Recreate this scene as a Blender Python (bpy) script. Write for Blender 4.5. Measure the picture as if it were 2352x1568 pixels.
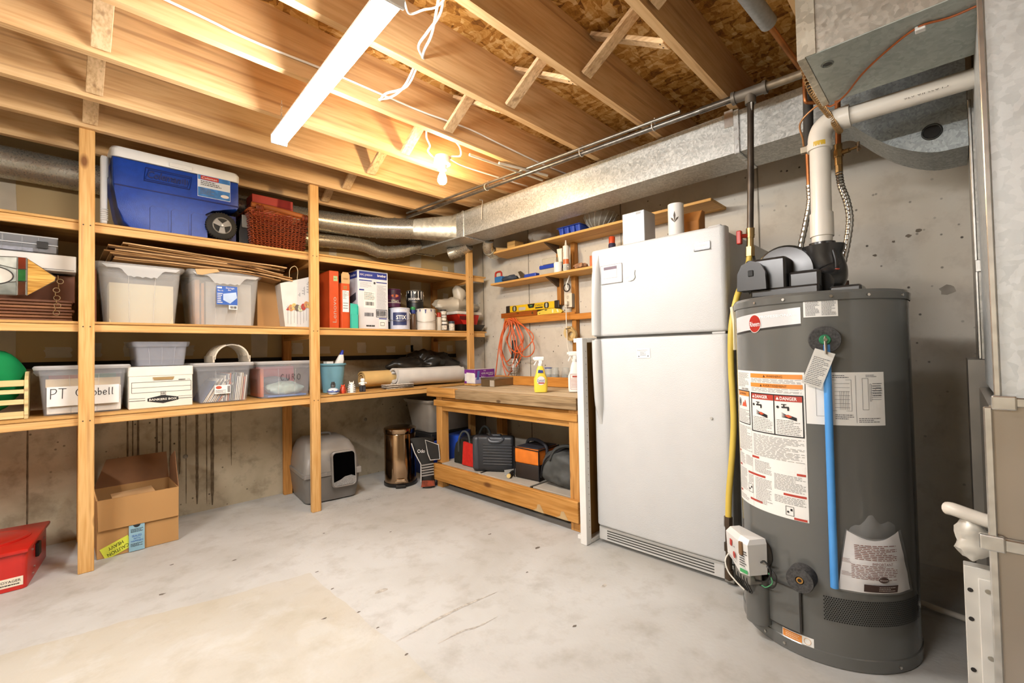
import bpy, bmesh, math, random
from mathutils import Vector, Matrix, noise as mnoise
rnd = random.Random(7)
SC = bpy.context.scene
COL = SC.collection
for o in list(bpy.data.objects): bpy.data.objects.remove(o)

# ---------------------------------------------------------------- camera
YAW, PIT, ROL, CAMH = math.radians(44.60), math.radians(1.349), math.radians(-1.122), 1.13
_fw = Vector((math.cos(YAW)*math.cos(PIT), math.sin(YAW)*math.cos(PIT), math.sin(PIT)))
_r0 = Vector((math.sin(YAW), -math.cos(YAW), 0)); _u0 = _r0.cross(_fw)
_r = math.cos(ROL)*_r0 + math.sin(ROL)*_u0; _u = -math.sin(ROL)*_r0 + math.cos(ROL)*_u0
cam = bpy.data.cameras.new('camera'); camo = bpy.data.objects.new('camera', cam); COL.objects.link(camo)
cam.sensor_fit = 'HORIZONTAL'; cam.sensor_width = 36; cam.lens = 1032.88/2352*36; cam.clip_start = .02
camo.matrix_world = Matrix(((_r.x,_u.x,-_fw.x,0),(_r.y,_u.y,-_fw.y,0),(_r.z,_u.z,-_fw.z,CAMH),(0,0,0,1)))
SC.camera = camo

# ---------------------------------------------------------------- world, light levels, exposure
TUBE_W = 92.0        # emission strength of a shop-light diffuser
REAR_W = 150.0       # the shop light hung over the open floor behind the viewer
BULB_W = 330.0       # emission strength of the bare bulb
w = bpy.data.worlds.new('world'); SC.world = w; w.use_nodes = True
w.node_tree.nodes['Background'].inputs[0].default_value = (1, .95, .88, 1)
w.node_tree.nodes['Background'].inputs[1].default_value = .25
vs = SC.view_settings; vs.view_transform = 'Standard'; vs.look = 'None'; vs.exposure = 1.0; vs.gamma = 1.0; vs.use_curve_mapping = False
SC.cycles.max_bounces = 5; SC.cycles.diffuse_bounces = 3; SC.cycles.glossy_bounces = 2; SC.cycles.transmission_bounces = 4; SC.cycles.transparent_max_bounces = 10; SC.cycles.adaptive_threshold = .06
SC.cycles.sample_clamp_indirect = 6; SC.cycles.caustics_reflective = False; SC.cycles.caustics_refractive = False

# ---------------------------------------------------------------- helpers: materials
def lin(c):
    if isinstance(c, str):
        c = c.lstrip('#'); c = [int(c[i:i+2], 16)/255 for i in (0, 2, 4)]
    return tuple(((x/12.92) if x <= .04045 else ((x+.055)/1.055)**2.4) for x in c[:3]) + (1,)
_mats = {}
class NT:
    def __init__(s, name):
        s.m = bpy.data.materials.new(name); s.m.use_nodes = True; s.t = s.m.node_tree; s.p = s.t.nodes['Principled BSDF']
    def n(s, ty, **kw):
        nd = s.t.nodes.new(ty)
        for k, v in kw.items(): setattr(nd, k, v)
        return nd
    def l(s, a, b): s.t.links.new(a, b)
    def co(s, scale=(1,1,1), rot=(0,0,0), rndoff=True, src='Object'):
        tc = s.n('ShaderNodeTexCoord'); mp = s.n('ShaderNodeMapping'); mp.inputs['Scale'].default_value = scale; mp.inputs['Rotation'].default_value = rot
        if rndoff:
            oi = s.n('ShaderNodeObjectInfo'); ml = s.n('ShaderNodeMath', operation='MULTIPLY'); ml.inputs[1].default_value = 37.7
            s.l(oi.outputs['Random'], ml.inputs[0]); ad = s.n('ShaderNodeVectorMath', operation='ADD')
            s.l(tc.outputs[src], ad.inputs[0]); s.l(ml.outputs[0], ad.inputs[1]); s.l(ad.outputs[0], mp.inputs[0])
        else: s.l(tc.outputs[src], mp.inputs[0])
        return mp.outputs[0]
    def noise(s, vec, scale, detail=4, rough=.55, dist=0):
        nd = s.n('ShaderNodeTexNoise'); nd.inputs['Scale'].default_value = scale; nd.inputs['Detail'].default_value = detail
        nd.inputs['Roughness'].default_value = rough; nd.inputs['Distortion'].default_value = dist
        if vec is not None: s.l(vec, nd.inputs['Vector'])
        return nd
    def ramp(s, fac, stops, interp='LINEAR'):
        r = s.n('ShaderNodeValToRGB'); r.color_ramp.interpolation = interp; e = r.color_ramp.elements
        while len(e) < len(stops): e.new(.5)
        for el, (p, c) in zip(e, stops): el.position = p; el.color = lin(c) if not isinstance(c, float) else (c, c, c, 1)
        s.l(fac, r.inputs[0]); return r.outputs[0]
    def mix(s, fac, a, b, mode='MIX'):
        m = s.n('ShaderNodeMix', data_type='RGBA', blend_type=mode)
        for sock, v in ((m.inputs[0], fac), (m.inputs[6], a), (m.inputs[7], b)):
            if hasattr(v, 'links') or hasattr(v, 'is_linked'): s.l(v, sock)
            elif isinstance(v, (int, float)): sock.default_value = v
            else: sock.default_value = lin(v)
        return m.outputs[2]
    def bump(s, h, strength, dist=.01):
        b = s.n('ShaderNodeBump'); b.inputs['Strength'].default_value = strength; b.inputs['Distance'].default_value = dist
        s.l(h, b.inputs['Height']); s.l(b.outputs[0], s.p.inputs['Normal'])
    def base(s, c):
        if isinstance(c, (str, tuple)): s.p.inputs['Base Color'].default_value = lin(c)
        else: s.l(c, s.p.inputs['Base Color'])
    def set(s, rough=None, metal=None, spec=None):
        if rough is not None: s.p.inputs['Roughness'].default_value = rough
        if metal is not None: s.p.inputs['Metallic'].default_value = metal
        if spec is not None: s.p.inputs['Specular IOR Level'].default_value = spec

def flat(c, rough=.5, metal=0, var=.12, spec=.5, vscale=12, bump=0, bscale=80):
    """painted / plastic / paper surface: one colour with a faint procedural mottling"""
    key = ('flat', c, rough, metal, var, spec, vscale, bump, bscale)
    if key in _mats: return _mats[key]
    N = NT('surface_' + str(c).strip('#')); N.set(rough, metal, spec)
    vec = N.co()
    nz = N.noise(vec, vscale, 1)
    L = lin(c); d = tuple(x*(1-var) for x in L[:3])+(1,); b = tuple(min(1, x*(1+var*.6)) for x in L[:3])+(1,)
    r = N.n('ShaderNodeValToRGB'); r.color_ramp.elements[0].position = .3; r.color_ramp.elements[1].position = .7
    r.color_ramp.elements[0].color = d; r.color_ramp.elements[1].color = b; N.l(nz.outputs[0], r.inputs[0]); N.base(r.outputs[0])
    if bump: N.bump(N.noise(vec, bscale, 2).outputs[0], bump, .004)
    _mats[key] = N.m; return N.m

def wood(c1, c2, axis='x', knots=True, rough=.62, scale=1.0, knotcol='#6b3d1c', dens=1.0):
    key = ('wood', c1, c2, axis, knots, rough, scale, knotcol, dens)
    if key in _mats: return _mats[key]
    N = NT('wood_' + axis); N.set(rough, 0, .3)
    k = 'xyz'.index(axis); sc = [1, 1, 1]; sc[k] = .07
    vec = N.co(tuple(sc))
    n1 = N.noise(vec, 16*scale, 3, .6, .6); n2 = N.noise(vec, 90*scale, 1, .6)
    sc2 = [1, 1, 1]; sc2[k] = .25
    n3 = N.noise(N.co(tuple(sc2)), 3.0, 1, .5)
    g = N.mix(.45, n1.outputs[0], n2.outputs[0]); c = N.ramp(g, [(.36, c2), (.58, c1)])
    sv = [1, 1, 1]; sv[k] = .03; n4 = N.noise(N.co(tuple(sv)), 42*scale, 1, .5, .3); c = N.mix(N.ramp(n4.outputs[0], [(.60, 0.0), (.74, .45)]), c, knotcol)
    L = lin(c2); blotch = tuple(x for x in L)
    c = N.mix(N.ramp(n3.outputs[0], [(.45, 0.0), (.75, .5)]), c, c2)
    if knots:
        s3 = [1, 1, 1]; s3[k] = .45
        v = N.n('ShaderNodeTexVoronoi'); v.inputs['Scale'].default_value = 3.6*dens; v.inputs['Randomness'].default_value = 1
        N.l(N.co(tuple(s3)), v.inputs['Vector'])
        c = N.mix(N.ramp(v.outputs['Distance'], [(.05, .85), (.115, 0.0)]), c, knotcol)
    N.base(c); N.bump(n2.outputs[0], .12, .003)
    _mats[key] = N.m; return N.m

def galv(tint='#c9cac6', dark='#a3a5a2', rough=.4, metal=.45, scale=110, key2=''):
    """galvanised sheet: spangled zinc"""
    key = ('galv', tint, dark, rough, metal, scale)
    if key in _mats: return _mats[key]
    N = NT('galvanised_sheet'); N.set(rough, metal, .5)
    vec = N.co()
    v = N.n('ShaderNodeTexVoronoi'); v.inputs['Scale'].default_value = scale; N.l(N.mix(.06, vec, N.noise(vec, 14, 3).outputs['Color']), v.inputs['Vector'])
    cl = N.n('ShaderNodeSeparateColor'); N.l(v.outputs['Color'], cl.inputs[0])
    n = N.noise(vec, 3.2, 4); m = N.mix(.5, cl.outputs[0], n.outputs[0])
    N.base(N.ramp(m, [(.25, dark), (.75, tint)]))
    N.l(N.ramp(cl.outputs[1], [(0, rough*.8), (1, rough*1.3)]), N.p.inputs['Roughness'])
    N.bump(N.noise(vec, 40, 4).outputs[0], .18, .004)
    _mats[key] = N.m; return N.m

def metal(c, rough=.3, m=1.0, var=.15):
    return flat(c, rough, m, var, .5, 30)

def emis(c, strength, name):
    key = ('em', name)
    if key in _mats: return _mats[key]
    N = NT(name); N.base(c); N.p.inputs['Emission Color'].default_value = lin(c); N.p.inputs['Emission Strength'].default_value = strength
    _mats[key] = N.m; return N.m

def clear(c='#e8eaee', opac=.35, rough=.25, key=''):
    """translucent plastic film or tote wall"""
    k = ('clear', c, opac, rough)
    if k in _mats: return _mats[k]
    N = NT('clear_plastic'); N.set(rough, 0, .5)
    nz = N.noise(N.co(), 6, 2); N.base(N.mix(nz.outputs[0], c, c))
    tr = N.n('ShaderNodeBsdfTransparent'); mx = N.n('ShaderNodeMixShader'); mx.inputs[0].default_value = opac
    out = N.t.nodes['Material Output']; N.l(tr.outputs[0], mx.inputs[1]); N.l(N.p.outputs[0], mx.inputs[2]); N.l(mx.outputs[0], out.inputs[0])
    _mats[k] = N.m; return N.m

# ---------------------------------------------------------------- helpers: mesh
def BM(): return bmesh.new()
def _face(bm, vs):
    try: return bm.faces.new(vs)
    except ValueError: return None
def box(bm, x0, x1, y0, y1, z0, z1, M=None):
    P = [Vector(p) for p in ((x0,y0,z0),(x1,y0,z0),(x1,y1,z0),(x0,y1,z0),(x0,y0,z1),(x1,y0,z1),(x1,y1,z1),(x0,y1,z1))]
    if M is not None: P = [M @ p for p in P]
    v = [bm.verts.new(p) for p in P]
    for f in ((3,2,1,0),(4,5,6,7),(0,1,5,4),(1,2,6,5),(2,3,7,6),(3,0,4,7)): _face(bm, [v[i] for i in f])
    return v
def merge(bm, src):
    me = bpy.data.meshes.new('tmp'); src.to_mesh(me); bm.from_mesh(me); bpy.data.meshes.remove(me); src.free()
def rbox(bm, x0, x1, y0, y1, z0, z1, r=.005, seg=2, M=None):
    t = BM(); box(t, x0, x1, y0, y1, z0, z1)
    r = min(r, .49*min(abs(x1-x0), abs(y1-y0), abs(z1-z0)))
    bmesh.ops.bevel(t, geom=list(t.edges)+list(t.verts), offset=r, segments=seg, profile=.5, affect='EDGES')
    if M is not None: t.transform(M)
    merge(bm, t)
def loft(bm, rings, cap0=True, cap1=True):
    R = [[bm.verts.new(p) for p in r] for r in rings]; n = len(R[0])
    for a, b in zip(R, R[1:]):
        for i in range(n): _face(bm, (a[i], a[(i+1) % n], b[(i+1) % n], b[i]))
    if cap0: _face(bm, R[0][::-1])
    if cap1: _face(bm, R[-1])
    return R
def rring(cx, cy, z, w, d, r, n=3):
    r = min(r, w/2-.0005, d/2-.0005); out = []
    for k, (sx, sy) in enumerate(((1,1),(-1,1),(-1,-1),(1,-1))):
        for i in range(n+1):
            a = math.pi/2*(k+i/n); out.append(Vector((cx+sx*(w/2-r)+r*math.cos(a), cy+sy*(d/2-r)+r*math.sin(a), z)))
    return out
def frame_of(d):
    d = d.normalized(); a = Vector((0,0,1)) if abs(d.z) < .95 else Vector((1,0,0))
    x = d.cross(a).normalized(); return x, d.cross(x).normalized()
def cyl(bm, p0, p1, r0, r1=None, seg=16, cap=True):
    p0, p1 = Vector(p0), Vector(p1); r1 = r0 if r1 is None else r1
    x, y = frame_of(p1-p0); c = [(math.cos(2*math.pi*i/seg), math.sin(2*math.pi*i/seg)) for i in range(seg)]
    loft(bm, [[p+x*(r*a)+y*(r*b) for a, b in c][::-1] for p, r in ((p0, r0), (p1, r1))], cap, cap)
def tube(bm, pts, r, seg=8, cap=True, closed=False):
    pts = [Vector(p) for p in pts]; n = len(pts); rings = []
    rr = r if isinstance(r, (list, tuple)) else [r]*n; x = None
    for i, p in enumerate(pts):
        d = (pts[min(i+1, n-1)]-pts[max(i-1, 0)]) if not closed else (pts[(i+1) % n]-pts[i-1])
        if d.length < 1e-9: d = Vector((0, 0, 1))
        d.normalize()
        if x is None: x, _ = frame_of(d)
        x = (x-d*x.dot(d)); x = x.normalized() if x.length > 1e-6 else frame_of(d)[0]; y = d.cross(x)
        rings.append([p+x*(rr[i]*math.cos(2*math.pi*k/seg))+y*(rr[i]*math.sin(2*math.pi*k/seg)) for k in range(seg)])
    if closed: rings.append(rings[0]); cap = False
    loft(bm, rings, cap, cap)
def smooth(pts, n=6):
    """Catmull-Rom through points"""
    P = [Vector(p) for p in pts]; P = [2*P[0]-P[1]]+P+[2*P[-1]-P[-2]]; out = []
    for i in range(1, len(P)-2):
        a, b, c, d = P[i-1:i+3]
        for k in range(n):
            t = k/n; out.append(.5*((2*b)+(c-a)*t+(2*a-5*b+4*c-d)*t*t+(3*b-a-3*c+d)*t**3))
    out.append(P[-2]); return out
def lathe(bm, prof, seg=24, c=(0,0,0), cap=True):
    c = Vector(c); rings = [[c+Vector((r*math.cos(2*math.pi*i/seg), r*math.sin(2*math.pi*i/seg), z)) for i in range(seg)] for r, z in prof]
    loft(bm, rings, cap, cap)
def prism(bm, poly, axis, a, b):
    """extrude a 2-D polygon along axis; poly in the other two coords (x: y,z / y: x,z / z: x,y)"""
    def P(u, v, w): return {'x': (w,u,v), 'y': (u,w,v), 'z': (u,v,w)}[axis]
    A = [bm.verts.new(P(u, v, a)) for u, v in poly]; B = [bm.verts.new(P(u, v, b)) for u, v in poly]; n = len(poly)
    _face(bm, A); _face(bm, B[::-1])
    for i in range(n): _face(bm, (A[i], B[i], B[(i+1) % n], A[(i+1) % n]))
def blob(bm, c, r, e=2.6, amp=.1, freq=6, seed=0, nu=28, nv=18, flat_z=None):
    """crumpled soft body (bag, cloth)"""
    c = Vector(c); off = Vector((seed*3.7, seed*1.3, seed*7.1)); rings = []
    def sp(t): return math.copysign(abs(t)**(2/e), t)
    for j in range(1, nv):
        ph = -math.pi/2+math.pi*j/nv; ring = []
        for i in range(nu):
            th = 2*math.pi*i/nu
            d = Vector((sp(math.cos(ph))*sp(math.cos(th))*r[0], sp(math.cos(ph))*sp(math.sin(th))*r[1], sp(math.sin(ph))*r[2]))
            k = 1+amp*(mnoise.noise(d*freq+off)+.5*mnoise.noise(d*freq*2.6+off)); p = c+d*k
            if flat_z is not None and p.z < flat_z: p.z = flat_z
            ring.append(p)
        rings.append(ring)
    loft(bm, rings)
def torus(bm, c, R, r, axis='z', seg=28, s2=8):
    c = Vector(c); pts = []
    for i in range(seg):
        a = 2*math.pi*i/seg; u, v = R*math.cos(a), R*math.sin(a)
        pts.append(c+Vector({'z': (u,v,0), 'x': (0,u,v), 'y': (u,0,v)}[axis]))
    tube(bm, pts, r, s2, closed=True)

# ---------------------------------------------------------------- helpers: objects
_inv = {}
def thing(name, label, cat, loc, rotz=0, group=None, local=False):
    o = bpy.data.objects.new(name, None); COL.objects.link(o); o.empty_display_size = .05
    o.location = loc; o.rotation_euler = (0, 0, rotz)
    o['label'] = label; o['category'] = cat
    if group: o['group'] = group
    _inv[o.name] = None if local else Matrix.Translation(-Vector(loc)); return o
def obj(name, bm, mat, parent=None, sm=False, label=None, recalc=True, sharp=40):
    if recalc: bmesh.ops.recalc_face_normals(bm, faces=bm.faces)
    iv = _inv.get(parent.name) if parent else None
    if iv is not None: bm.transform(iv)
    me = bpy.data.meshes.new(name)
    if sm:
        for f in bm.faces: f.smooth = True
        lim = math.radians(sharp)
        for e in bm.edges:
            if len(e.link_faces) == 2 and e.calc_face_angle(0) > lim: e.smooth = False
    bm.to_mesh(me); bm.free(); me.materials.append(mat)
    o = bpy.data.objects.new(name, me); COL.objects.link(o); o.parent = parent
    if parent: _inv[o.name] = iv
    if label: o['label'] = label
    return o
def single(name, bm, mat, label, cat, group=None, sm=False, sharp=40):
    """a thing that is one mesh: origin moved to its base"""
    xs = [v.co for v in bm.verts]; lo = Vector((min(p.x for p in xs), min(p.y for p in xs), min(p.z for p in xs))); hi = Vector((max(p.x for p in xs), max(p.y for p in xs), 0))
    c = Vector(((lo.x+hi.x)/2, (lo.y+hi.y)/2, lo.z)); bm.transform(Matrix.Translation(-c))
    o = obj(name, bm, mat, None, sm, sharp=sharp); o.location = c; o['label'] = label; o['category'] = cat
    if group: o['group'] = group
    _inv[o.name] = Matrix.Translation(-c); return o
def struct(name, bm, mat, parent=None, sm=False):
    o = obj(name, bm, mat, parent, sm)
    if parent is None: o['kind'] = 'structure'
    return o
def dup(root, loc, rotz, label, group=None):
    def cp(o, p):
        c = o.copy(); COL.objects.link(c); c.parent = p
        for ch in o.children: cp(ch, c)
        return c
    r = cp(root, None); r.location = loc; r.rotation_euler = (0, 0, rotz); r['label'] = label
    if group: r['group'] = group
    return r

# flat / cylindrical print frames -------------------------------------------------
class PF:
    def __init__(s, O, R=(1,0,0), U=(0,0,1)):
        s.O = Vector(O); s.R = Vector(R).normalized(); s.U = Vector(U); s.U = (s.U-s.R*s.U.dot(s.R)).normalized(); s.N = s.R.cross(s.U)
    def pt(s, u, v, w=0): return s.O+s.R*u+s.U*v+s.N*w
    def rot(s, a):
        c, d = math.cos(a), math.sin(a); return PF(s.O, s.R*c+s.U*d, s.U*c-s.R*d)
    def at(s, u, v): return PF(s.pt(u, v), s.R, s.U)
class CF:
    """wraps u around a vertical cylinder; u grows with the angle"""
    def __init__(s, c, r, a0, z0): s.c = Vector((c[0], c[1], 0)); s.r = r; s.a0 = math.radians(a0); s.z0 = z0
    def pt(s, u, v, w=0):
        a = s.a0+u/s.r; return s.c+Vector(((s.r+w)*math.cos(a), (s.r+w)*math.sin(a), s.z0+v))
    def at(s, u, v):
        n = CF(s.c, s.r, 0, s.z0+v); n.a0 = s.a0+u/s.r; return n
def rect(bm, F, u0, v0, u1, v1, w=.001, n=1, t=0):
    """print patch (n columns); t>0 makes it a thin card"""
    if t:
        rings = []
        for i in range(n+1):
            u = u0+(u1-u0)*i/n
            rings.append([F.pt(u, v0, w), F.pt(u, v1, w), F.pt(u, v1, w+t), F.pt(u, v0, w+t)])
        loft(bm, rings); return
    A = [(bm.verts.new(F.pt(u0+(u1-u0)*i/n, v0, w)), bm.verts.new(F.pt(u0+(u1-u0)*i/n, v1, w))) for i in range(n+1)]
    for a, b in zip(A, A[1:]): _face(bm, (a[0], b[0], b[1], a[1]))
def poly(bm, F, pts, w=.001): _face(bm, [bm.verts.new(F.pt(u, v, w)) for u, v in pts])
def disc(bm, F, u, v, r, w=.001, n=20, ry=None):
    poly(bm, F, [(u+r*math.cos(2*math.pi*i/n), v+(ry or r)*math.sin(2*math.pi*i/n)) for i in range(n)], w)
def lines(bm, F, u0, v0, u1, v1, rows, w=.0012, fill=.5, seed=0, gap=.12, n=3):
    """rows of small print"""
    q = random.Random(seed); h = (v1-v0)/rows
    for k in range(rows):
        v = v1-(k+.5)*h; u = u0; end = u0+(u1-u0)*q.choice((1, 1, .96, .9, .7))
        while u < end-1e-4:
            e = min(end, u+(u1-u0)*q.uniform(.05, .16)); rect(bm, F, u, v-h*fill/2, e, v+h*fill/2, w, max(1, int((e-u)/.02))); u = e+(u1-u0)*gap*.2
def barcode(bm, F, u0, v0, u1, v1, w=.0012, seed=1):
    q = random.Random(seed); u = u0
    while u < u1:
        d = (u1-u0)*q.choice((.012, .02, .035)); rect(bm, F, u, v0, min(u1, u+d), v1, w); u += d+(u1-u0)*q.choice((.012, .02, .03))
def outline(bm, F, u0, v0, u1, v1, t=.002, w=.0012, n=1):
    rect(bm, F, u0, v0, u1, v0+t, w, n); rect(bm, F, u0, v1-t, u1, v1, w, n); rect(bm, F, u0, v0, u0+t, v1, w); rect(bm, F, u1-t, v0, u1, v1, w)
def textbm(bm, F, s, u, v, h, w=.0014, width=None, align='C', shear=0, bold=0, ext=0):
    """lettering: cap height h, centred on (u,v) (or left-aligned); width squeezes to fit"""
    cu = bpy.data.curves.new('t', 'FONT'); cu.body = s; cu.size = 1; cu.align_x = 'LEFT'; cu.offset = bold; cu.shear = shear; cu.resolution_u = 2; cu.extrude = ext
    ob = bpy.data.objects.new('t', cu); me = bpy.data.meshes.new_from_object(ob)
    if me and len(me.vertices):
        t = BM(); t.from_mesh(me)
        xs = [q.co.x for q in t.verts]; x0, x1 = min(xs), max(xs); k = h/.70; kx = k
        if width: kx = width/max(1e-6, x1-x0)
        o = -x0*kx+(u-(x1-x0)*kx/2 if align == 'C' else u)
        for q in t.verts: q.co = F.pt(q.co.x*kx+o, q.co.y*k+v-h/2, w+q.co.z)
        merge(bm, t)
    if me: bpy.data.meshes.remove(me)
    bpy.data.objects.remove(ob); bpy.data.curves.remove(cu)
def strokes(bm, F, s, u, v, h, wd, w=.002, sp=1.0):
    """marker-pen handwriting from single strokes; letters sit on a unit box"""
    A = {'P': [[(.1,0),(.12,1)],[(.1,.95),(.5,.95),(.6,.75),(.45,.52),(.1,.45)]], 'T': [[(.0,1),(.7,.97)],[(.36,.97),(.33,0)]], 'C': [[(.65,.85),(.4,1),(.1,.7),(.08,.3),(.35,.0),(.7,.12)]], 'U': [[(.1,1),(.08,.35),(.3,.0),(.55,.2),(.6,1)],[(.6,1),(.64,.05)]], 'R': [[(.1,0),(.12,1)],[(.1,.95),(.5,.98),(.58,.75),(.12,.5)],[(.25,.5),(.62,.02)]], 'O': [[(.35,1),(.1,.75),(.08,.3),(.35,.0),(.65,.25),(.66,.75),(.35,1)]], 'a': [[(.55,.5),(.3,.6),(.1,.35),(.2,.02),(.45,.1),(.55,.5),(.6,.05)]], 'm': [[(.05,.0),(.08,.55)],[(.08,.4),(.22,.58),(.3,.4),(.3,.0)],[(.3,.4),(.46,.58),(.56,.4),(.58,.0)]], 'p': [[(.08,-.45),(.1,.55)],[(.1,.45),(.35,.58),(.52,.3),(.35,.02),(.1,.1)]], 'b': [[(.1,1.0),(.1,.02)],[(.1,.4),(.35,.55),(.5,.3),(.35,.02),(.1,.1)]], 'e': [[(.08,.3),(.5,.34),(.42,.56),(.2,.55),(.07,.25),(.25,.0),(.52,.1)]], 'l': [[(.2,1.0),(.18,.1),(.3,.0)]], ' ': []}
    x = u
    for ch in s:
        for st in A[ch]:
            P = smooth([(a*h*.8+x, b*h+v, 0) for a, b in st], 6) if len(st) > 2 else [Vector((a*h*.8+x, b*h+v, 0)) for a, b in st]
            tube(bm, [F.pt(p.x, p.y, w) for p in P], wd, 5)
        x += h*(.62 if ch.isupper() else .34 if ch == 'l' else .52)*sp
INK = flat('#1c1c1e', .6, 0, .05); GREYINK = flat('#6d6d70', .6, 0, .05); PAPER = flat('#efeeea', .6, 0, .04)
def text(name, F, s, u, v, h, mat, parent, **k):
    b = BM(); textbm(b, F, s, u, v, h, **k); return obj(name, b, mat, parent, recalc=False)
# ================================================================ SETTING
WX, WY, JB, JT = 3.14, 4.0, 2.39, 2.645          # right wall plane, left wall plane, joist bottom / top
def concrete_mat(name, c1, c2, c3, dirt, pits, stainscale=1.3):
    N = NT(name); N.set(.8, 0, .25); v = N.co(rndoff=False)
    n1 = N.noise(v, stainscale, 4, .6, .4); n2 = N.noise(v, 7, 4, .65); n3 = N.noise(v, 60, 1)
    c = N.ramp(n1.outputs[0], [(.32, c2), (.62, c1)])
    c = N.mix(N.ramp(n2.outputs[0], [(.5, 0.0), (.78, dirt)]), c, c3)
    vo = N.n('ShaderNodeTexVoronoi'); vo.inputs['Scale'].default_value = 17; N.l(v, vo.inputs['Vector'])
    n5 = N.noise(v, 2.2, 2)
    pit = N.mix(1.0, N.ramp(vo.outputs['Distance'], [(.07, pits), (.13, 0.0)]), N.ramp(n5.outputs[0], [(.42, 0.0), (.6, 1.0)]), 'MULTIPLY')
    c = N.mix(pit, c, '#3a322a')
    N.base(c); N.bump(N.mix(.4, n2.outputs[0], n3.outputs[0]), .25, .006)
    return N
# --- floor
N = concrete_mat('floor_concrete', '#c1c0bc', '#b0ada6', '#968f83', .6, .0)
tc = N.n('ShaderNodeTexCoord'); sx = N.n('ShaderNodeSeparateXYZ'); N.l(tc.outputs['Object'], sx.inputs[0])
wob = N.noise(tc.outputs['Object'], 3.5, 4)
def mth(op, a, b):
    m = N.n('ShaderNodeMath', operation=op)
    for i, q in enumerate((a, b)):
        if isinstance(q, (int, float)): m.inputs[i].default_value = q
        else: N.l(q, m.inputs[i])
    return m.outputs[0]
wx = mth('MULTIPLY', mth('SUBTRACT', wob.outputs[0], .5), .05)
e1 = mth('LESS_THAN', mth('ADD', sx.outputs[0], wx), .93)                                   # the older, yellower pour
e2 = mth('LESS_THAN', mth('ADD', mth('ADD', sx.outputs[1], mth('MULTIPLY', sx.outputs[0], .235)), mth('MULTIPLY', wx, 2.5)), 2.64)
pm = mth('MULTIPLY', e1, e2)
nb = N.noise(tc.outputs['Object'], 4.2, 6, .65, .5); wm = N.ramp(nb.outputs[0], [(.5, 0.0), (.62, .75)])
nb2 = N.noise(tc.outputs['Object'], 1.1, 4, .6, .3)
old = N.mix(wm, '#b5a98f', '#c6c1b5')
prev = N.p.inputs['Base Color'].links[0].from_socket
N.base(N.mix(mth('MULTIPLY', pm, N.ramp(nb2.outputs[0], [(.3, .2), (.7, .7)])), prev, old)); N.set(.62, 0, .35)
FX0, FX1, FY0, FY1 = -3.0, 3.3, -2.8, 4.2
bm = BM(); box(bm, FX0, FX1, FY0, FY1, -.1, 0); floor = struct('floor', bm, N.m)
q = random.Random(3)
def crack(pts, wd, mat):
    bm = BM(); P = smooth([(x, y, .0008) for x, y in pts], 8); a = []
    for i, p in enumerate(P):
        t = i/(len(P)-1); wdt = wd*math.sin(math.pi*min(1, max(.06, t)))*q.uniform(.4, 1.2)+.001
        a.append((bm.verts.new(p+Vector((q.uniform(-.004, .004), wdt, 0))), bm.verts.new(p+Vector((q.uniform(-.004, .004), -wdt, 0)))))
    for s, e in zip(a, a[1:]): _face(bm, (s[0], s[1], e[1], e[0]))
    obj('crack', bm, mat, floor, recalc=False)
CRK = flat('#b3aca1', .9, 0, .3, vscale=60)
crack([(.944,1.603),(1.11,1.606),(1.28,1.60),(1.47,1.575)], .008, CRK); crack([(1.05,1.471),(1.16,1.464),(1.225,1.44),(1.33,1.43)], .005, CRK)
CHIP = flat('#6a6157', .9, 0, .3)
for x, y, s in ((1.095,1.993,.03),(1.852,1.236,.02),(.962,2.416,.009),(.943,2.187,.008),(.94,1.905,.008),(.814,1.97,.011),(.94,1.74,.008),(.931,1.508,.008),(.70,2.9,.012),(.45,3.1,.01),(1.5,2.6,.009),(1.9,2.1,.012),(1.2,2.9,.008),(1.7,1.6,.007),(.36,2.75,.014),(1.5,1.15,.01),(1.95,1.75,.016)):
    bm = BM(); F = PF((x, y, .0007), (1,0,0), (0,1,0)); poly(bm, F, [(s*(1+.4*q.uniform(-1,1))*math.cos(a), s*.6*(1+.4*q.uniform(-1,1))*math.sin(a)) for a in [2*math.pi*k/9 for k in range(9)]], 0)
    obj('chip', bm, CRK if s > .018 else CHIP, floor, recalc=False)
bm = BM(); F = PF((0,0,.0008), (1,0,0), (0,1,0))                                   # spilled litter dust before the litter box
for k in range(420):
    a, r = q.uniform(0, 6.28), abs(q.gauss(0, .16)); x, y = 1.72+r*math.cos(a)*1.5, 3.30+r*math.sin(a)*.55; s = q.uniform(.0015, .0035)
    rect(bm, F, x, y, x+s, y+s, q.uniform(0, .002))
o = obj('litter_dust', bm, flat('#77736e', .9), floor, recalc=False); o['kind'] = 'stuff'

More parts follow.
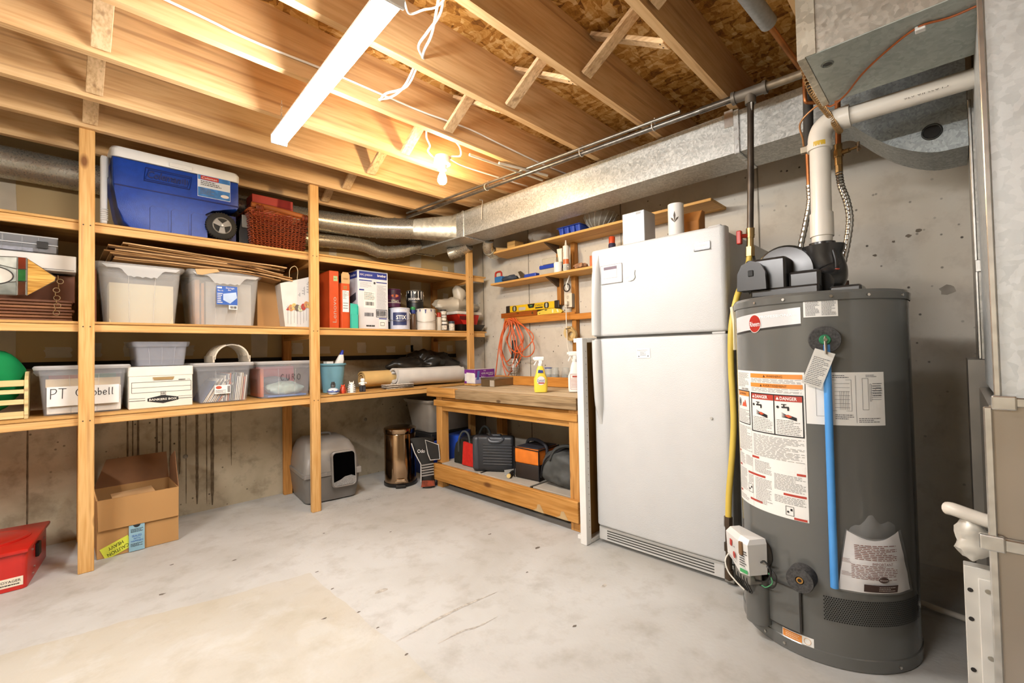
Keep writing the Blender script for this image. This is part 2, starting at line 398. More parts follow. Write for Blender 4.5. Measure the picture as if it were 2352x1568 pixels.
# --- walls
NL = concrete_mat('old_concrete', '#c4b69c', '#a3957b', '#685a45', .7, .95, 1.7)
bm = BM(); box(bm, FX0, WX, WY+.0, WY+.2, 0, 1.125); wall_left = struct('wall_left', bm, NL.m)
DRY = flat('#cbb283', .75, 0, .12, .2, 1.5); MUD = flat('#d6cbb4', .8, 0, .12, .2, 8)
bm = BM(); box(bm, FX0, WX, WY-.012, WY+.1, 1.125, JT+.02); obj('drywall_panel', bm, DRY, wall_left)
bm = BM(); box(bm, FX0, WX, WY-.02, WY+.0, 1.085, 1.125); obj('shadow_gap_strip', bm, flat('#1b1815', .8), wall_left)  # black strip; the shadow gap below the drywall is put into its colour
def mud(x0, x1, z0, z1):
    bm = BM(); n = 7; P = []
    for i in range(n): P.append((x0+q.uniform(-.006, .006), z0+(z1-z0)*i/(n-1)))
    for i in range(n): P.append((x1+q.uniform(-.006, .006), z1-(z1-z0)*i/(n-1)))
    F = PF((0, WY-.012, 0)); poly(bm, F, P, .0015); obj('joint_compound', bm, MUD, wall_left, recalc=False)
mud(2.56, 2.70, 1.13, 2.38); mud(-.33, -.17, 1.13, 2.38); mud(1.09, 1.21, 1.13, 2.38)
for x in (-.05, .13, .32, .62, 1.40, 1.62, 1.98, 2.28, 2.50, 2.86, 3.02): mud(x, x+q.uniform(.06, .12), 1.15, 1.15+q.uniform(.06, .10))
for x, z in ((1.6, 2.08), (1.72, 2.02), (2.98, 2.0), (2.98, 1.7)): mud(x, x+.07, z, z+.09)
STAIN = flat('#6f604c', .85, 0, .3, .2, 30)
for x, wd, z0, z1 in ((.34,.010,.05,.79),(.367,.007,.1,.79),(.395,.012,.05,.79),(.496,.012,.08,.79),(.528,.008,.2,.79),(.572,.011,.25,.79),(.625,.014,.30,.79),(.664,.006,.08,.79),(.730,.018,.06,.79),(.79,.007,.05,.79),(.825,.022,.03,.79),(-.12,.008,.06,.79),(.95,.006,.3,.79)):
    bm = BM(); F = PF((0, WY, 0)); n = 26; L = []; Rr = []
    for i in range(n):
        z = z0+(z1-z0)*i/(n-1); ww = wd*(.62+.22*mnoise.noise(Vector((x*40, i*.8, 2))))*(.35+.65*min(1, i/4))*.8; L.append((x-ww, z)); Rr.append((x+ww, z))
    for i in range(n-1): poly(bm, F, [L[i], Rr[i], Rr[i+1], L[i+1]], .0015)
    obj('drip_stain', bm, STAIN, wall_left, recalc=False)
for x, z in ((.66, .42), (2.06, .52), (1.36, .36)):
    bm = BM(); lathe(bm, [(.016, 0), (.013, .004), (.006, .007)], 12); bm.transform(Matrix.Translation((x, WY, z)) @ Matrix.Rotation(math.pi/2, 4, 'X')); obj('form_tie', bm, flat('#8f8779', .7, 0, .3), wall_left)
NR = concrete_mat('wall_concrete', '#d6d0c4', '#c8c0b2', '#a3988a', .45, .9, .9)
bm = BM(); box(bm, WX, WX+.2, FY0, WY+.2, 0, JT+.02); wall_right = struct('wall_right', bm, NR.m)
for y in (2.855, .868, 1.86, 3.5, -.1):
    bm = BM(); box(bm, WX-.003, WX, y-.004, y+.004, 0, 2.6); obj('form_seam', bm, flat('#8d8679', .8, 0, .3), wall_right)
for y, z, r in ((.02, 1.40, .03), (.30, 1.62, .008), (.16, 1.70, .012), (.12, 1.72, .012), (.22, 1.68, .007)):
    bm = BM(); F = PF((WX, 0, 0), (0,-1,0), (0,0,1)); poly(bm, F, [(-y+r*(1+.3*q.uniform(-1,1))*math.cos(a), z+r*.75*(1+.3*q.uniform(-1,1))*math.sin(a)) for a in [2*math.pi*k/11 for k in range(11)]], .0015); obj('patch', bm, flat('#aaa194' if r > .02 else '#776c5e', .85, 0, .3), wall_right, recalc=False)
bm = BM(); box(bm, FX0, WX, FY0-.2, FY0, 0, JT+.02); struct('wall_front', bm, flat('#cfc4ae', .8, 0, .1))
bm = BM(); box(bm, FX0-.2, FX0, FY0-.2, WY+.2, 0, JT+.02); struct('wall_side', bm, flat('#cfc4ae', .8, 0, .1))

# --- ceiling: OSB deck, joists, cross bridging
N = NT('osb_deck'); N.set(.7, 0, .25); v = N.co((1,1,1), rndoff=False)
wv = N.mix(.12, v, N.noise(v, 5, 3).outputs['Color'])
vo = N.n('ShaderNodeTexVoronoi'); vo.inputs['Scale'].default_value = 46
mp = N.n('ShaderNodeMapping'); mp.inputs['Scale'].default_value = (1, .30, 1); mp.inputs['Rotation'].default_value = (0, 0, .35); N.l(wv, mp.inputs[0]); N.l(mp.outputs[0], vo.inputs['Vector'])
vo2 = N.n('ShaderNodeTexVoronoi'); vo2.inputs['Scale'].default_value = 40
mp2 = N.n('ShaderNodeMapping'); mp2.inputs['Scale'].default_value = (.28, 1, 1); mp2.inputs['Rotation'].default_value = (0, 0, .5); N.l(wv, mp2.inputs[0]); N.l(mp2.outputs[0], vo2.inputs['Vector'])
g = N.mix(.5, vo.outputs['Color'], vo2.outputs['Color']); mp3 = N.n('ShaderNodeMapping'); mp3.inputs['Scale'].default_value = (.25, 1, 1); N.l(wv, mp3.inputs[0]); g = N.mix(.35, g, N.noise(mp3.outputs[0], 130, 4, .7).outputs[0]); bw = N.n('ShaderNodeRGBToBW'); N.l(g, bw.inputs[0])
N.base(N.ramp(bw.outputs[0], [(.28, '#6e4318'), (.43, '#a9732f'), (.56, '#c9964f'), (.74, '#e2bd84')])); N.bump(bw.outputs[0], .4, .006)
bm = BM(); box(bm, FX0, WX, FY0, WY+.1, JT, JT+.02); ceiling = struct('ceiling', bm, N.m)
JOI = wood('#dcb684', '#c79b68', 'x', True, .6, .8, '#7a4a28', .55)
JY = [-2.35, -1.93, -1.50, -1.08, -.64, -.06, .36, .775, 1.20, 1.63, 2.06, 2.48, 2.92, 3.31, 3.70]
bmj = BM(); box(bmj, FX0, WX+.0, 0, .038, JB, JT); jm = None
for y in JY:
    if jm is None: jo = obj('joist', bmj, JOI, ceiling); jm = jo.data
    else: jo = bpy.data.objects.new('joist', jm); COL.objects.link(jo); jo.parent = ceiling
    jo.location = (q.uniform(-.0, .0), y, 0)
BRI = wood('#d9b98f', '#b8956a', 'y', True, .65, 1.2, '#6b4120', 1.4)
def strut(x, y0, z0, y1, z1, w=.062, t=.019):
    bm = BM(); a, b = Vector((x, y0, z0)), Vector((x, y1, z1)); d = (b-a); L = d.length; d.normalize(); n = Vector((1,0,0)).cross(d)
    M = Matrix(((1, d.x, n.x, a.x), (0, d.y, n.y, a.y), (0, d.z, n.z, a.z), (0,0,0,1)))
    rbox(bm, -w/2, w/2, 0, L, -t/2, t/2, .002, 1, M); s = obj('bridging_strut', bm, BRI, ceiling)
    bm = BM()
    for sx_ in (-.016, .014): lathe(bm, [(.004, 0), (.004, .002)], 8); bm.verts.ensure_lookup_table(); [setattr(vv, 'co', M @ Vector((vv.co.x+sx_, .022+vv.co.y, -t/2-vv.co.z))) for vv in bm.verts[-16:]]
    nl = obj('nail', bm, flat('#3b3028', .5, .6), s); nl['kind'] = 'stuff'
for i in range(5, len(JY)-1):
    ya, yb = JY[i]+.038, JY[i+1]
    xr = 1.56+max(0, 2.2-yb)*.17 if yb > 1 else 1.56
    for x in ((xr, .125) if yb > 1.0 else (xr,)):
        strut(x, yb-.012, JB+.022, ya+.012, JT-.012); strut(x+.072, ya+.012, JB+.022, yb-.012, JT-.012)

# ================================================================ LIGHTS OF THE ROOM
WHITEP = flat('#f2f1ee', .35, 0, .03)
def chain(bm, p0, p1, r=.0035, L=.016):
    p0, p1 = Vector(p0), Vector(p1); n = max(2, int((p1-p0).length/L)); d = (p1-p0)/n; x, y = frame_of(d)
    for i in range(n):
        c = p0+d*(i+.5); a = x if i % 2 else y; dn = d.normalized()
        tube(bm, [c+dn*(L*.62*math.cos(t))+a*(r*1.25*math.sin(t)) for t in [2*math.pi*k/8 for k in range(8)]], .0011, 4, closed=True)
def shop_light(label, loc, rotz, W=None):
    t = thing('shop_light', label, 'lamp', loc, rotz, 'shop lights under the joists', local=True)
    L = 1.24
    bm = BM(); prism(bm, [(-.02,.058),(.02,.058),(.037,.045),(.037,.036),(-.037,.036),(-.037,.045)], 'y', -L/2, L/2); obj('housing', bm, WHITEP, t)
    bm = BM(); prism(bm, [(.036,.0355),(.035,.026),(.030,.006),(.022,0),(-.022,0),(-.030,.006),(-.035,.026),(-.036,.0355)], 'y', -L/2+.012, L/2-.012); obj('diffuser', bm, emis('#fbf9f7', W or TUBE_W, 'lit_diffuser' if W is None else 'lit_old_diffuser'), t)
    for s in (-1, 1):
        bm = BM(); y0 = s*(L/2-.012); rbox(bm, -.038, .038, min(y0, s*L/2), max(y0, s*L/2), -.002, .046, .003); e = obj('end_cap', bm, WHITEP, t)
        bm = BM(); chain(bm, (0, s*.58, .056), (.01, s*.60, JB+.05-loc[2])); obj('chain', bm, metal('#b9b4aa', .35), t)
    return t
lamp = shop_light('long white fluorescent shop light glowing under the joists', (.764, 1.82, 2.215), math.radians(-3.2))
lamp2 = shop_light('shop light hung across the open floor behind the viewer', (-1.5, 1.15, 2.215), 0, REAR_W)
# bare bulb on its lampholder
t = thing('bulb_holder', 'bare glowing bulb in a white round lampholder under the joists', 'lamp', (1.75, 2.33, 2.23))
bm = BM(); lathe(bm, [(.046, 2.405), (.05, 2.40), (.052, 2.365), (.055, 2.36), (.055, 2.352), (.03, 2.345), (.028, 2.315), (.022, 2.31)], 28, (1.75, 2.33, 0)); obj('lampholder', bm, WHITEP, t, True)
bm = BM(); lathe(bm, [(.013, 2.315), (.014, 2.30), (.024, 2.275), (.030, 2.255), (.029, 2.24), (.02, 2.226), (.006, 2.221)], 24, (1.75, 2.33, 0)); obj('bulb', bm, emis('#ffdfae', BULB_W, 'lit_bulb'), t, True)

# --- cables
CABLE = flat('#efece4', .5, 0, .06)
def cable(name, pts, r, label, mat=CABLE, n=6, cat='cable', group=None, seg=8):
    bm = BM(); tube(bm, smooth(pts, n), r, seg); return single(name, bm, mat, label, cat, group, sm=True)
cable('electric_cable', [(-.9,2.045,2.50),(.281,2.045,2.46),(.551,2.052,2.45),(.887,2.05,2.46),(1.0,2.05,2.46),(1.378,2.05,2.46),(1.56,2.05,2.47),(1.757,2.05,2.48),(2.03,2.05,2.47),(2.44,2.05,2.46),(2.9,2.05,2.47)], .005, 'white cable stapled along the joist face behind the shop light')
cable('lamp_cord', [(.735,1.20,2.255),(.80,1.26,2.30),(.90,1.38,2.37),(.95,1.36,2.40),(1.0,1.33,2.43),(1.02,1.24,2.50),(.99,1.15,2.60)], .004, 'thin white cord curving from the near end of the shop light')
for k in (0, 1):
    cable('electric_cable', [(1.128+.006*k,1.632,2.43),(1.09-.03*k,1.56,2.415),(1.055-.02*k,1.46,2.41),(1.01+.02*k,1.36,2.44),(.975+.012*k,1.27,2.52),(.96+.012*k,1.21,2.60)], .0055, ('white cable looping down between joists beside the lamp cord', 'second white cable of the pair looping beside the lamp cord')[k])
    cable('electric_cable', [(1.153+.006*k,2.055,2.43),(1.155-.035*k,1.93,2.395-.0*k),(1.145+.01*k,1.80,2.39),(1.125+.012*k,1.665,2.44)], .0055, ('white cable drooping between two joists below the shop light', 'wider drooping white cable of the pair between two joists')[k])
cable('electric_cable', [(1.50,2.13,2.46),(1.52,2.17,2.40),(1.60,2.25,2.40),(1.62,2.30,2.39),(1.69,2.345,2.39),(1.72,2.34,2.385)], .0055, 'white cable dropping into the bulb lampholder')
cable('electric_cable', [(1.52,2.11,2.425),(1.64,2.10,2.41),(1.74,2.14,2.405),(1.83,2.24,2.405),(1.80,2.30,2.41),(1.86,2.36,2.42),(2.02,2.40,2.43),(2.33,2.38,2.43),(2.6,2.36,2.43)], .0055, 'white cable curling past the bulb towards the duct')
for k, (a, b) in enumerate((((1.835,2.155,2.385),(2.5,2.12,2.385)), ((2.05,2.11,2.38),(2.45,2.03,2.38)))):
    bm = BM(); cyl(bm, a, b, .009, seg=10); single('conduit_rod', bm, flat('#cfc6b4', .5, .2), ('pale thin rod tucked under the joists beside the bulb', 'short pale rod tucked under the joists near the duct')[k], 'rod', sm=True)

# ================================================================ DUCTS AND PIPES
GALV = galv(); GALVW = galv('#d3cebe', '#aca696', .36, .5, 50)
t = thing('main_duct', 'long rectangular galvanised duct running along the concrete wall', 'duct', (2.65, 1.9, 2.156))
DX0, DX1, DZ0, DZ1 = 2.51, 2.785, 2.156, 2.375
def seg_duct(y0, y1, e=0):
    bm = BM(); box(bm, DX0-e, DX1+e, y0, y1, DZ0-e, DZ1+e); return obj('duct_section', bm, GALV, t)
seg_duct(3.05, 3.88); seg_duct(.78, 3.05); seg_duct(.40, .78)
for y in (3.88, 3.05, .785):
    bm = BM(); rbox(bm, DX0-.009, DX1+.009, y-.014, y+.014, DZ0-.009, DZ1+.005, .003, 1); obj('seam_band', bm, galv('#cfd1d0', '#b0b3b2', .3, .5, 60), t)
# boot: bottom sweeps down towards the furnace
top = DZ1; pts = [(.40, DZ0), (.33, 2.145), (.238, 2.045), (.153, 1.968), (.046, 1.912), (-.06, 1.905)]
P = smooth([(0, y, z) for y, z in pts], 5); poly2 = [(p.y, p.z) for p in P]+[(-.06, top), (.40, top)]
bm = BM(); prism(bm, poly2, 'x', DX0+.001, DX1-.001); bt = obj('boot', bm, galv('#a9afaf', '#8a9090', .42, .5, 130), t)
bm = BM(); F = PF((DX0, 0, 0), (0,-1,0), (0,0,1)); disc(bm, F, -.043, 1.995, .028, .002, 28, .024); h = obj('port_hole', bm, flat('#15130f', .8), bt, recalc=False)
bm = BM(); torus(bm, (DX0-.002, .043, 1.995), .029, .004, 'x'); obj('port_rim', bm, flat('#3a3c3b', .4, .6), bt, True)
# round ducts by the back wall and their take-offs
RND = galv('#c6c0b0', '#b9b3a3', .3, .7, 150)
def round_duct(label, pts, r, bands):
    t = thing('round_duct', label, 'duct', tuple(pts[0]))
    bm = BM(); P = smooth(pts, 8); tube(bm, P, r, 22); obj('pipe', bm, RND, t, True)
    for f in bands:
        i = min(len(P)-2, int(f*(len(P)-1))); d = (P[i+1]-P[i]).normalized(); bm = BM(); cyl(bm, P[i]-d*.006, P[i]+d*.006, r+.005, seg=22); obj('crimp_band', bm, RND, t, True)
    return t, P
rd, P = round_duct('round silver duct running level above the storage shelves', [(-1.2,3.893,2.288),(-.1,3.893,2.288),(.8,3.89,2.285),(1.5,3.87,2.288),(1.95,3.76,2.285),(2.15,3.63,2.28),(2.30,3.48,2.272)], .092, (.62,.665,.69,.73,.86))
bm = BM(); ring1 = [P[-1]+v for v in [Vector((.0,0,0))]]; d = (P[-1]-P[-2]).normalized(); x, y = frame_of(d)
n = 24; A = [P[-1]+x*(.093*math.cos(2*math.pi*i/n))+y*(.093*math.sin(2*math.pi*i/n)) for i in range(n)]
def sq(p):                                         # collar from round to the rectangular take-off
    a = math.atan2(p.z-P[-1].z, (p-P[-1]).dot(Vector((-d.y, d.x, 0)))); k = 1/max(abs(math.cos(a)), abs(math.sin(a)))
    return Vector((2.512, 3.26+.115*k*math.cos(a), 2.266+.1*k*math.sin(a)))
loft(bm, [A, [sq(p) for p in A]], False, False); obj('takeoff_collar', bm, GALVW, rd, True, sharp=60)
rd2, P2 = round_duct('lower round duct elbowing into the rectangular duct behind', [(1.0,3.91,2.10),(1.2,3.90,2.11),(1.5,3.88,2.12),(1.95,3.86,2.14),(2.15,3.84,2.10),(2.35,3.80,2.13),(2.52,3.74,2.20)], .058, (.6,.66,.72,.78,.84))
t2, _ = round_duct('short round duct stub under the rectangular duct by the corner post', [(2.70,3.50,2.10),(2.75,3.42,2.125),(2.78,3.30,2.17)], .06, (.5,))
t2, _ = round_duct('bright elbow of round duct tucked under the long duct', [(3.05,3.20,2.10),(2.95,3.14,2.08),(2.83,3.08,2.10),(2.79,3.03,2.16)], .05, (.4, .6))
# gas pipe under the joists with its tee and drop
BLK = flat('#5e5850', .38, .75, .25, .5, 40)
t = thing('gas_pipe', 'dark iron gas pipe slung below the joists with a tee', 'pipe', (2.25, 2.0, 2.33))
def gp(y): return Vector((2.197+(3.475-y)*.0495, y, 2.352))
bm = BM(); tube(bm, [gp(3.45), gp(.90)], .0135, 14); obj('pipe', bm, flat('#77736c', .33, .85, .3, .5, 30), t, True)
bm = BM(); tube(bm, [gp(3.45)+Vector((-.004,0,.035)), gp(1.0)+Vector((-.004,0,.034))], .009, 12); obj('thin_pipe', bm, flat('#8f8a80', .35, .8, .25), t, True)
bm = BM(); tube(bm, [gp(.60), gp(.30)], .019, 16); obj('wide_pipe', bm, flat('#8b7c66', .5, .5, .35, .5, 20), t, True)
bm = BM(); cyl(bm, gp(.90), gp(.60), .0165, seg=16); obj('reducer', bm, BLK, t, True)
a, b = gp(.73), gp(.61); c0 = gp(.665)
bm = BM(); cyl(bm, a, b, .026, seg=18); cyl(bm, a, a+Vector((0,.016,0)), .031, seg=18); cyl(bm, b, b-Vector((0,.016,0)), .031, seg=18); cyl(bm, c0, c0-Vector((0,0,.055)), .024, seg=18); obj('tee', bm, flat('#6f675c', .55, .5, .3), t, True)
bm = BM(); tube(bm, [c0-Vector((0,0,.05)), c0+Vector((.0,.01,-.40)), c0+Vector((.0,.02,-.67))], .0145, 14); drop = obj('drop_pipe', bm, flat('#4b433b', .4, .7, .3), t, True)
bm = BM()
for k in range(5): cyl(bm, c0+Vector((-.015+.004*k, -.008, -.05)), c0+Vector((-.015+.005*k, -.006, -.085-.02*((k*7) % 3))), .004, .001, 6)
obj('sealant_drip', bm, flat('#d9d8d2', .5), t, True)
for y in (2.45, 1.62, 1.15):
    bm = BM(); p = gp(y); torus(bm, p+Vector((0,0,.008)), .024, .0028, 'y', 20, 6); cyl(bm, p+Vector((.02,0,.02)), p+Vector((.012,0,.06)), .0025, seg=6); obj('pipe_hook', bm, flat('#d8d2c6', .4, .4), t, True)
bm = BM(); p = Vector((2.50, 2.78, 2.40)); tube(bm, smooth([p+Vector((-.03,0,0)), p, p+Vector((-.008,0,-.06)), p+Vector((-.012,0,-.11)), p+Vector((-.012,0,-.16))], 5), .004, 6)
single('wire_hook', bm, flat('#e3ded2', .4, .3), 'bent white wire hook hanging over the duct edge', 'hook', sm=True)
bm = BM(); rbox(bm, DX0-.006, DX0-.003, .80, .845, 2.30, JB, .001, 1); single('hanger_strap', bm, metal('#d8d6cf', .3), 'bright metal strap holding the long duct below the joist', 'strap')
# grey foam insulated copper line, and bare copper lines
t = thing('insulated_pipe', 'grey foam sleeve on a copper pipe under the deck', 'pipe', (1.95, .52, 2.45))
bm = BM(); tube(bm, [(1.69,.524,2.452),(2.02,.50,2.44)], .032, 20); obj('foam_sleeve', bm, flat('#8e8d8a', .9, 0, .1, .2, 60, .3, 200), t, True)
bm = BM(); tube(bm, [(2.0,.502,2.44),(2.5,.47,2.42)], .012, 12); obj('copper_pipe', bm, flat('#b5763f', .4, .6, .25), t, True)
# ================================================================ STORAGE SHELVES
S1, S2, S3 = 1.893, 1.342, .836                    # shelf tops
POSTW = wood('#e0b273', '#c99552', 'z', True, .6, .9, '#6e3f1e', 1.5); RAILW = wood('#e2b577', '#cd9a58', 'x', True, .6, 1, '#7a4a26', .9)
REARW = wood('#c98f4c', '#a96f33', 'z', True, .65, .9, '#5f3416', 1.5); BOARDW = wood('#cfa263', '#b98a4c', 'x', False, .65, .6); CLEATW = wood('#c99654', '#a9763a', 'y', True, .65, 1)
sh = thing('storage_shelf', 'large built-in wooden storage shelf of lumber posts and plywood boards', 'shelf', (1.3, 3.65, 0))
PX = [(-1.14, -1.076), (.083, .147), (1.30, 1.364), (2.79, 2.855)]
for i, (a, b) in enumerate(PX):
    bm = BM(); rbox(bm, a, b, 3.33, 3.368, 0, 2.15 if i == 3 else JB-.001, .003, 1); p = obj('post', bm, POSTW, sh)
    bm = BM()
    for z in (S1-.03, S2-.03, S3-.03):
        for x in (a+.018, b-.018): cyl(bm, (x, 3.3285, z), (x, 3.331, z), .0035, seg=8)
    nl = obj('nail', bm, flat('#3a2a1c', .6), p); nl['kind'] = 'stuff'
    ra = a+.01 if i else a
    bm = BM(); rbox(bm, ra, ra+.064, 3.93, 3.968, 0, 1.33 if i in (1, 2) else 1.88, .003, 1); obj('rear_post', bm, REARW, sh)
    for z in (S1, S2, S3):
        bm = BM(); rbox(bm, a+.013, a+.051, 3.39, 3.93, z-.085, z-.016, .002, 1); obj('cleat', bm, CLEATW, sh)
bays = [(-1.08, .083), (.147, 1.30), (1.364, 2.79)]
for z in (S1, S2, S3):
    for k, (a, b) in enumerate(bays):
        e = b
        if k == 2: e = 3.05 if z != S3 else 3.12
        bm = BM(); rbox(bm, a-.028, (e+.03) if k < 2 else e, 3.362, 3.965, z-.014, z, .002, 1); obj('shelf_board', bm, BOARDW, sh)
        if k == 2 and z == S3: e = 2.79
        bm = BM(); rbox(bm, a-.03, (e+.03) if k < 2 else e-.02, 3.369, 3.389, z-.056, z-.0145, .0025, 1); obj('shelf_rail', bm, RAILW, sh)

# ================================================================ GENERIC CONTAINERS
def tote(name, label, cat, x0, x1, y0, y1, z0, h, mat, lidmat=None, flare=.03, lidh=.022, group=None, ribs=2, lip=.018, r=.02):
    """plastic storage tote: tapered shell, rim, optional lid; x0..x1 / y0..y1 is the top outline"""
    cx, cy, w, d = (x0+x1)/2, (y0+y1)/2, x1-x0, y1-y0
    t = thing(name, label, cat, (cx, cy, z0), group=group)
    bm = BM(); th = .003; rings = []
    H = h-(lidh if lidmat else 0)
    def W(k): return w-2*lip-2*flare*(1-k), d-2*lip-2*flare*(1-k)
    for k in (0, .5, 1): ww, dd = W(k); rings.append(rring(cx, cy, z0+.002+k*(H-.002), ww, dd, r))
    ww, dd = W(1); rings.append(rring(cx, cy, z0+H, ww-2*th, dd-2*th, r)); ww, dd = W(0); rings.append(rring(cx, cy, z0+.006, ww-2*th, dd-2*th, r))
    loft(bm, rings); body = obj('body', bm, mat, t, True)
    bm = BM(); rr = []
    for (ww, dd, z) in ((w-2*lip-.002, d-2*lip-.002, z0+H-.03), (w-2*lip+.012, d-2*lip+.012, z0+H-.03), (w, d, z0+H-.012), (w, d, z0+H), (w-2*lip-.006, d-2*lip-.006, z0+H)): rr.append(rring(cx, cy, z, ww, dd, r+.005))
    loft(bm, rr, False, False); obj('rim', bm, mat, t, True)
    if ribs:
        bm = BM()
        for i in range(ribs):
            u = (i+1)/(ribs+1); xx0 = cx+(W(0)[0])*(u-.5); xx1 = cx+(W(1)[0])*(u-.5)
            tube(bm, [(xx0, cy-W(0)[1]/2, z0+.01), (xx1, cy-W(1)[1]/2, z0+H-.03)], .0025, 6)
        obj('rib', bm, mat, body, True)
    if lidmat:
        bm = BM(); loft(bm, [rring(cx, cy, z0+H+.001, w, d, r+.008), rring(cx, cy, z0+H+lidh*.6, w+.008, d+.008, r+.01), rring(cx, cy, z0+H+lidh, w-.006, d-.006, r), rring(cx, cy, z0+H+lidh-.004, w-.03, d-.03, r)]); obj('lid', bm, lidmat, t, True)
    return t
def carton(name, label, cat, x0, x1, y0, y1, z0, z1, mat, group=None, rotz=0, rim=.003):
    t = thing(name, label, cat, ((x0+x1)/2, (y0+y1)/2, z0), rotz, group, local=True)
    bm = BM(); w, d = (x1-x0)/2, (y1-y0)/2; rbox(bm, -w, w, -d, d, 0, z1-z0, rim, 1); obj('body', bm, mat, t)
    return t
CARD = flat('#b98d5c', .8, 0, .12, .2, 5); CARDD = flat('#8f6a42', .85, 0, .15, .2, 6); CARDL = flat('#cfa778', .8, 0, .1, .2, 5); CARDK = flat('#5f432a', .85, 0, .15, .2, 6)
MILK = clear('#e2e0dc', .26, .4); CLR = clear('#e6e8ee', .13, .12); CLRB = clear('#c6c8d2', .30, .2); LIDC = clear('#eceae8', .5, .25)
WHITE = flat('#eceae6', .45, 0, .04)

# ================================================================ SHELF 1: COOLER, BASKET
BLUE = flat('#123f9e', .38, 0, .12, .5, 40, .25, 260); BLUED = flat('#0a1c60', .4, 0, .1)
t = thing('cooler', 'blue wheeled cooler with white lid on the top shelf', 'cooler', (.545, 3.63, S1))
y0, y1 = 3.455, 3.80; zb = S1+.008
prof = [(.224,2.318),(.226,2.16),(.234,2.13),(.25,2.02),(.272,1.945),(.31,zb+.004),(.35,zb),(.655,zb)]
ax, az, ar = .766, 2.0, .118
prof += [(ax+ar*math.cos(a), max(zb, az+ar*math.sin(a))) for a in [math.radians(x) for x in (215, 190, 165, 140, 115, 95)]]
prof += [(.79, az+ar+.002), (.862, az+ar+.012), (.874, 2.15), (.872, 2.318)]
tb = BM(); prism(tb, prof, 'y', y0, y1); bmesh.ops.bevel(tb, geom=[e for e in tb.edges if abs(e.verts[0].co.y-e.verts[1].co.y) < .001], offset=.010, segments=2, affect='EDGES', profile=.5)
body = obj('body', tb, BLUE, t, True, sharp=30)
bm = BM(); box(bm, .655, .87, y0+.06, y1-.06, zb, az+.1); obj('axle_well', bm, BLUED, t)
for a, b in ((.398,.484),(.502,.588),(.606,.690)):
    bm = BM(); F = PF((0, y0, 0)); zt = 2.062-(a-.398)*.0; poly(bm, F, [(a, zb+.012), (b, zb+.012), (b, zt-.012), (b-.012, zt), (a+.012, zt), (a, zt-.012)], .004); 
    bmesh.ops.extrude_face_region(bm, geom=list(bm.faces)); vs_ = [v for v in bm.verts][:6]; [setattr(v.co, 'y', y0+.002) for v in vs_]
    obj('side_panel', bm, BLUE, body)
    bm = BM(); tube(bm, [F.pt(u, v, .001) for u, v in ((a, zb+.012), (a, zt-.012), (a+.012, zt), (b-.012, zt), (b, zt-.012), (b, zb+.012))], .0022, 5); obj('panel_shade_line', bm, BLUED, body, True)  # darker blue tubes paint the shade in the gaps round each raised panel
bm = BM(); rbox(bm, .235, .87, y0-.002, y0+.004, 2.150, 2.158, .002, 1); obj('mould_line', bm, BLUED, body)
F = PF((0, y0, 0))
bm = BM()
for k, e in ((0, .006), (1, .004)):
    g = k*.010; Q = [(.368+g*.6, 2.208+g), (.596-g*1.2, 2.208+g), (.606-g*.6, 2.288-g), (.376+g*1.4, 2.288-g)]
    tube(bm, [F.pt(u, v, .001) for u, v in Q], .0035-.001*k, 6, closed=True)
lg = obj('logo_plate', bm, BLUED, body, True)
text('logo_lettering', F, 'Coleman', .468, 2.252, .042, BLUED, body, width=.165, shear=.25, bold=.02, w=.0005, ext=.004)
bm = BM(); 
for u in (-.012, 0, .012): textbm(bm, F, 'I', .572+u, 2.25, .034-.6*abs(u), bold=.03, w=.002)
disc(bm, F, .572, 2.25, .003, .004); obj('lantern_mark', bm, BLUED, body, recalc=False)
bm = BM(); rect(bm, F, .638, 2.178, .822, 2.322, .001, 1, .001); lb = obj('paper_label', bm, flat('#dfe4ea', .45, 0, .05), t)
bm = BM(); rect(bm, F, .640, 2.290, .820, 2.320, .0026); rect(bm, F, .640, 2.181, .820, 2.240, .0026); obj('label_blue_print', bm, flat('#3f7fc4', .5, 0, .3, .5, 30), lb, recalc=False)
bm = BM(); rect(bm, F, .655, 2.292, .755, 2.317, .0034); obj('label_red_badge', bm, flat('#c23a2a', .5), lb, recalc=False)
text('label_lettering', F, 'Coleman', .703, 2.3045, .014, WHITE, lb, width=.085, w=.0042, shear=.2)
bm = BM(); lines(bm, F, .655, 2.252, .77, 2.286, 3, .0034, .55, 5); lines(bm, F, .652, 2.195, .735, 2.235, 4, .0038, .4, 6); obj('label_print', bm, GREYINK, lb, recalc=False)
bm = BM(); disc(bm, F, .79, 2.205, .024, .0036, 20, .011); obj('label_oval', bm, flat('#f2e9e2', .5), lb, recalc=False)
bm = BM(); P_ = []
for (x0_, x1_, ya, yb, z) in ((.216,.878,y0-.006,y1+.004,2.320),(.214,.880,y0-.009,y1+.006,2.33),(.214,.880,y0-.009,y1+.006,2.366),(.222,.872,y0-.001,y1,2.381),(.25,.84,y0+.03,y1-.03,2.384)): P_.append(rring((x0_+x1_)/2, (ya+yb)/2, z, x1_-x0_, yb-ya, .035, 5))
loft(bm, P_); lid = obj('lid', bm, WHITE, t, True, sharp=30)
bm = BM(); rbox(bm, .49, .61, y0-.016, y0, 2.326, 2.352, .004); obj('latch', bm, WHITE, lid)
bm = BM(); rbox(bm, .178, .208, 3.50, 3.56, S1+.03, 2.325, .010, 3); rbox(bm, .196, .214, 3.51, 3.55, 2.20, 2.32, .005); hd = obj('tow_handle', bm, WHITE, t, True)
bm = BM()
for k in range(6): rbox(bm, .176, .211, 3.497, 3.502, S1+.05+k*.012, S1+.057+k*.012, .002, 1)
obj('grip_rib', bm, flat('#d5d3cf', .5), hd)
TYRE = flat('#26241f', .7, 0, .2, .4, 30)
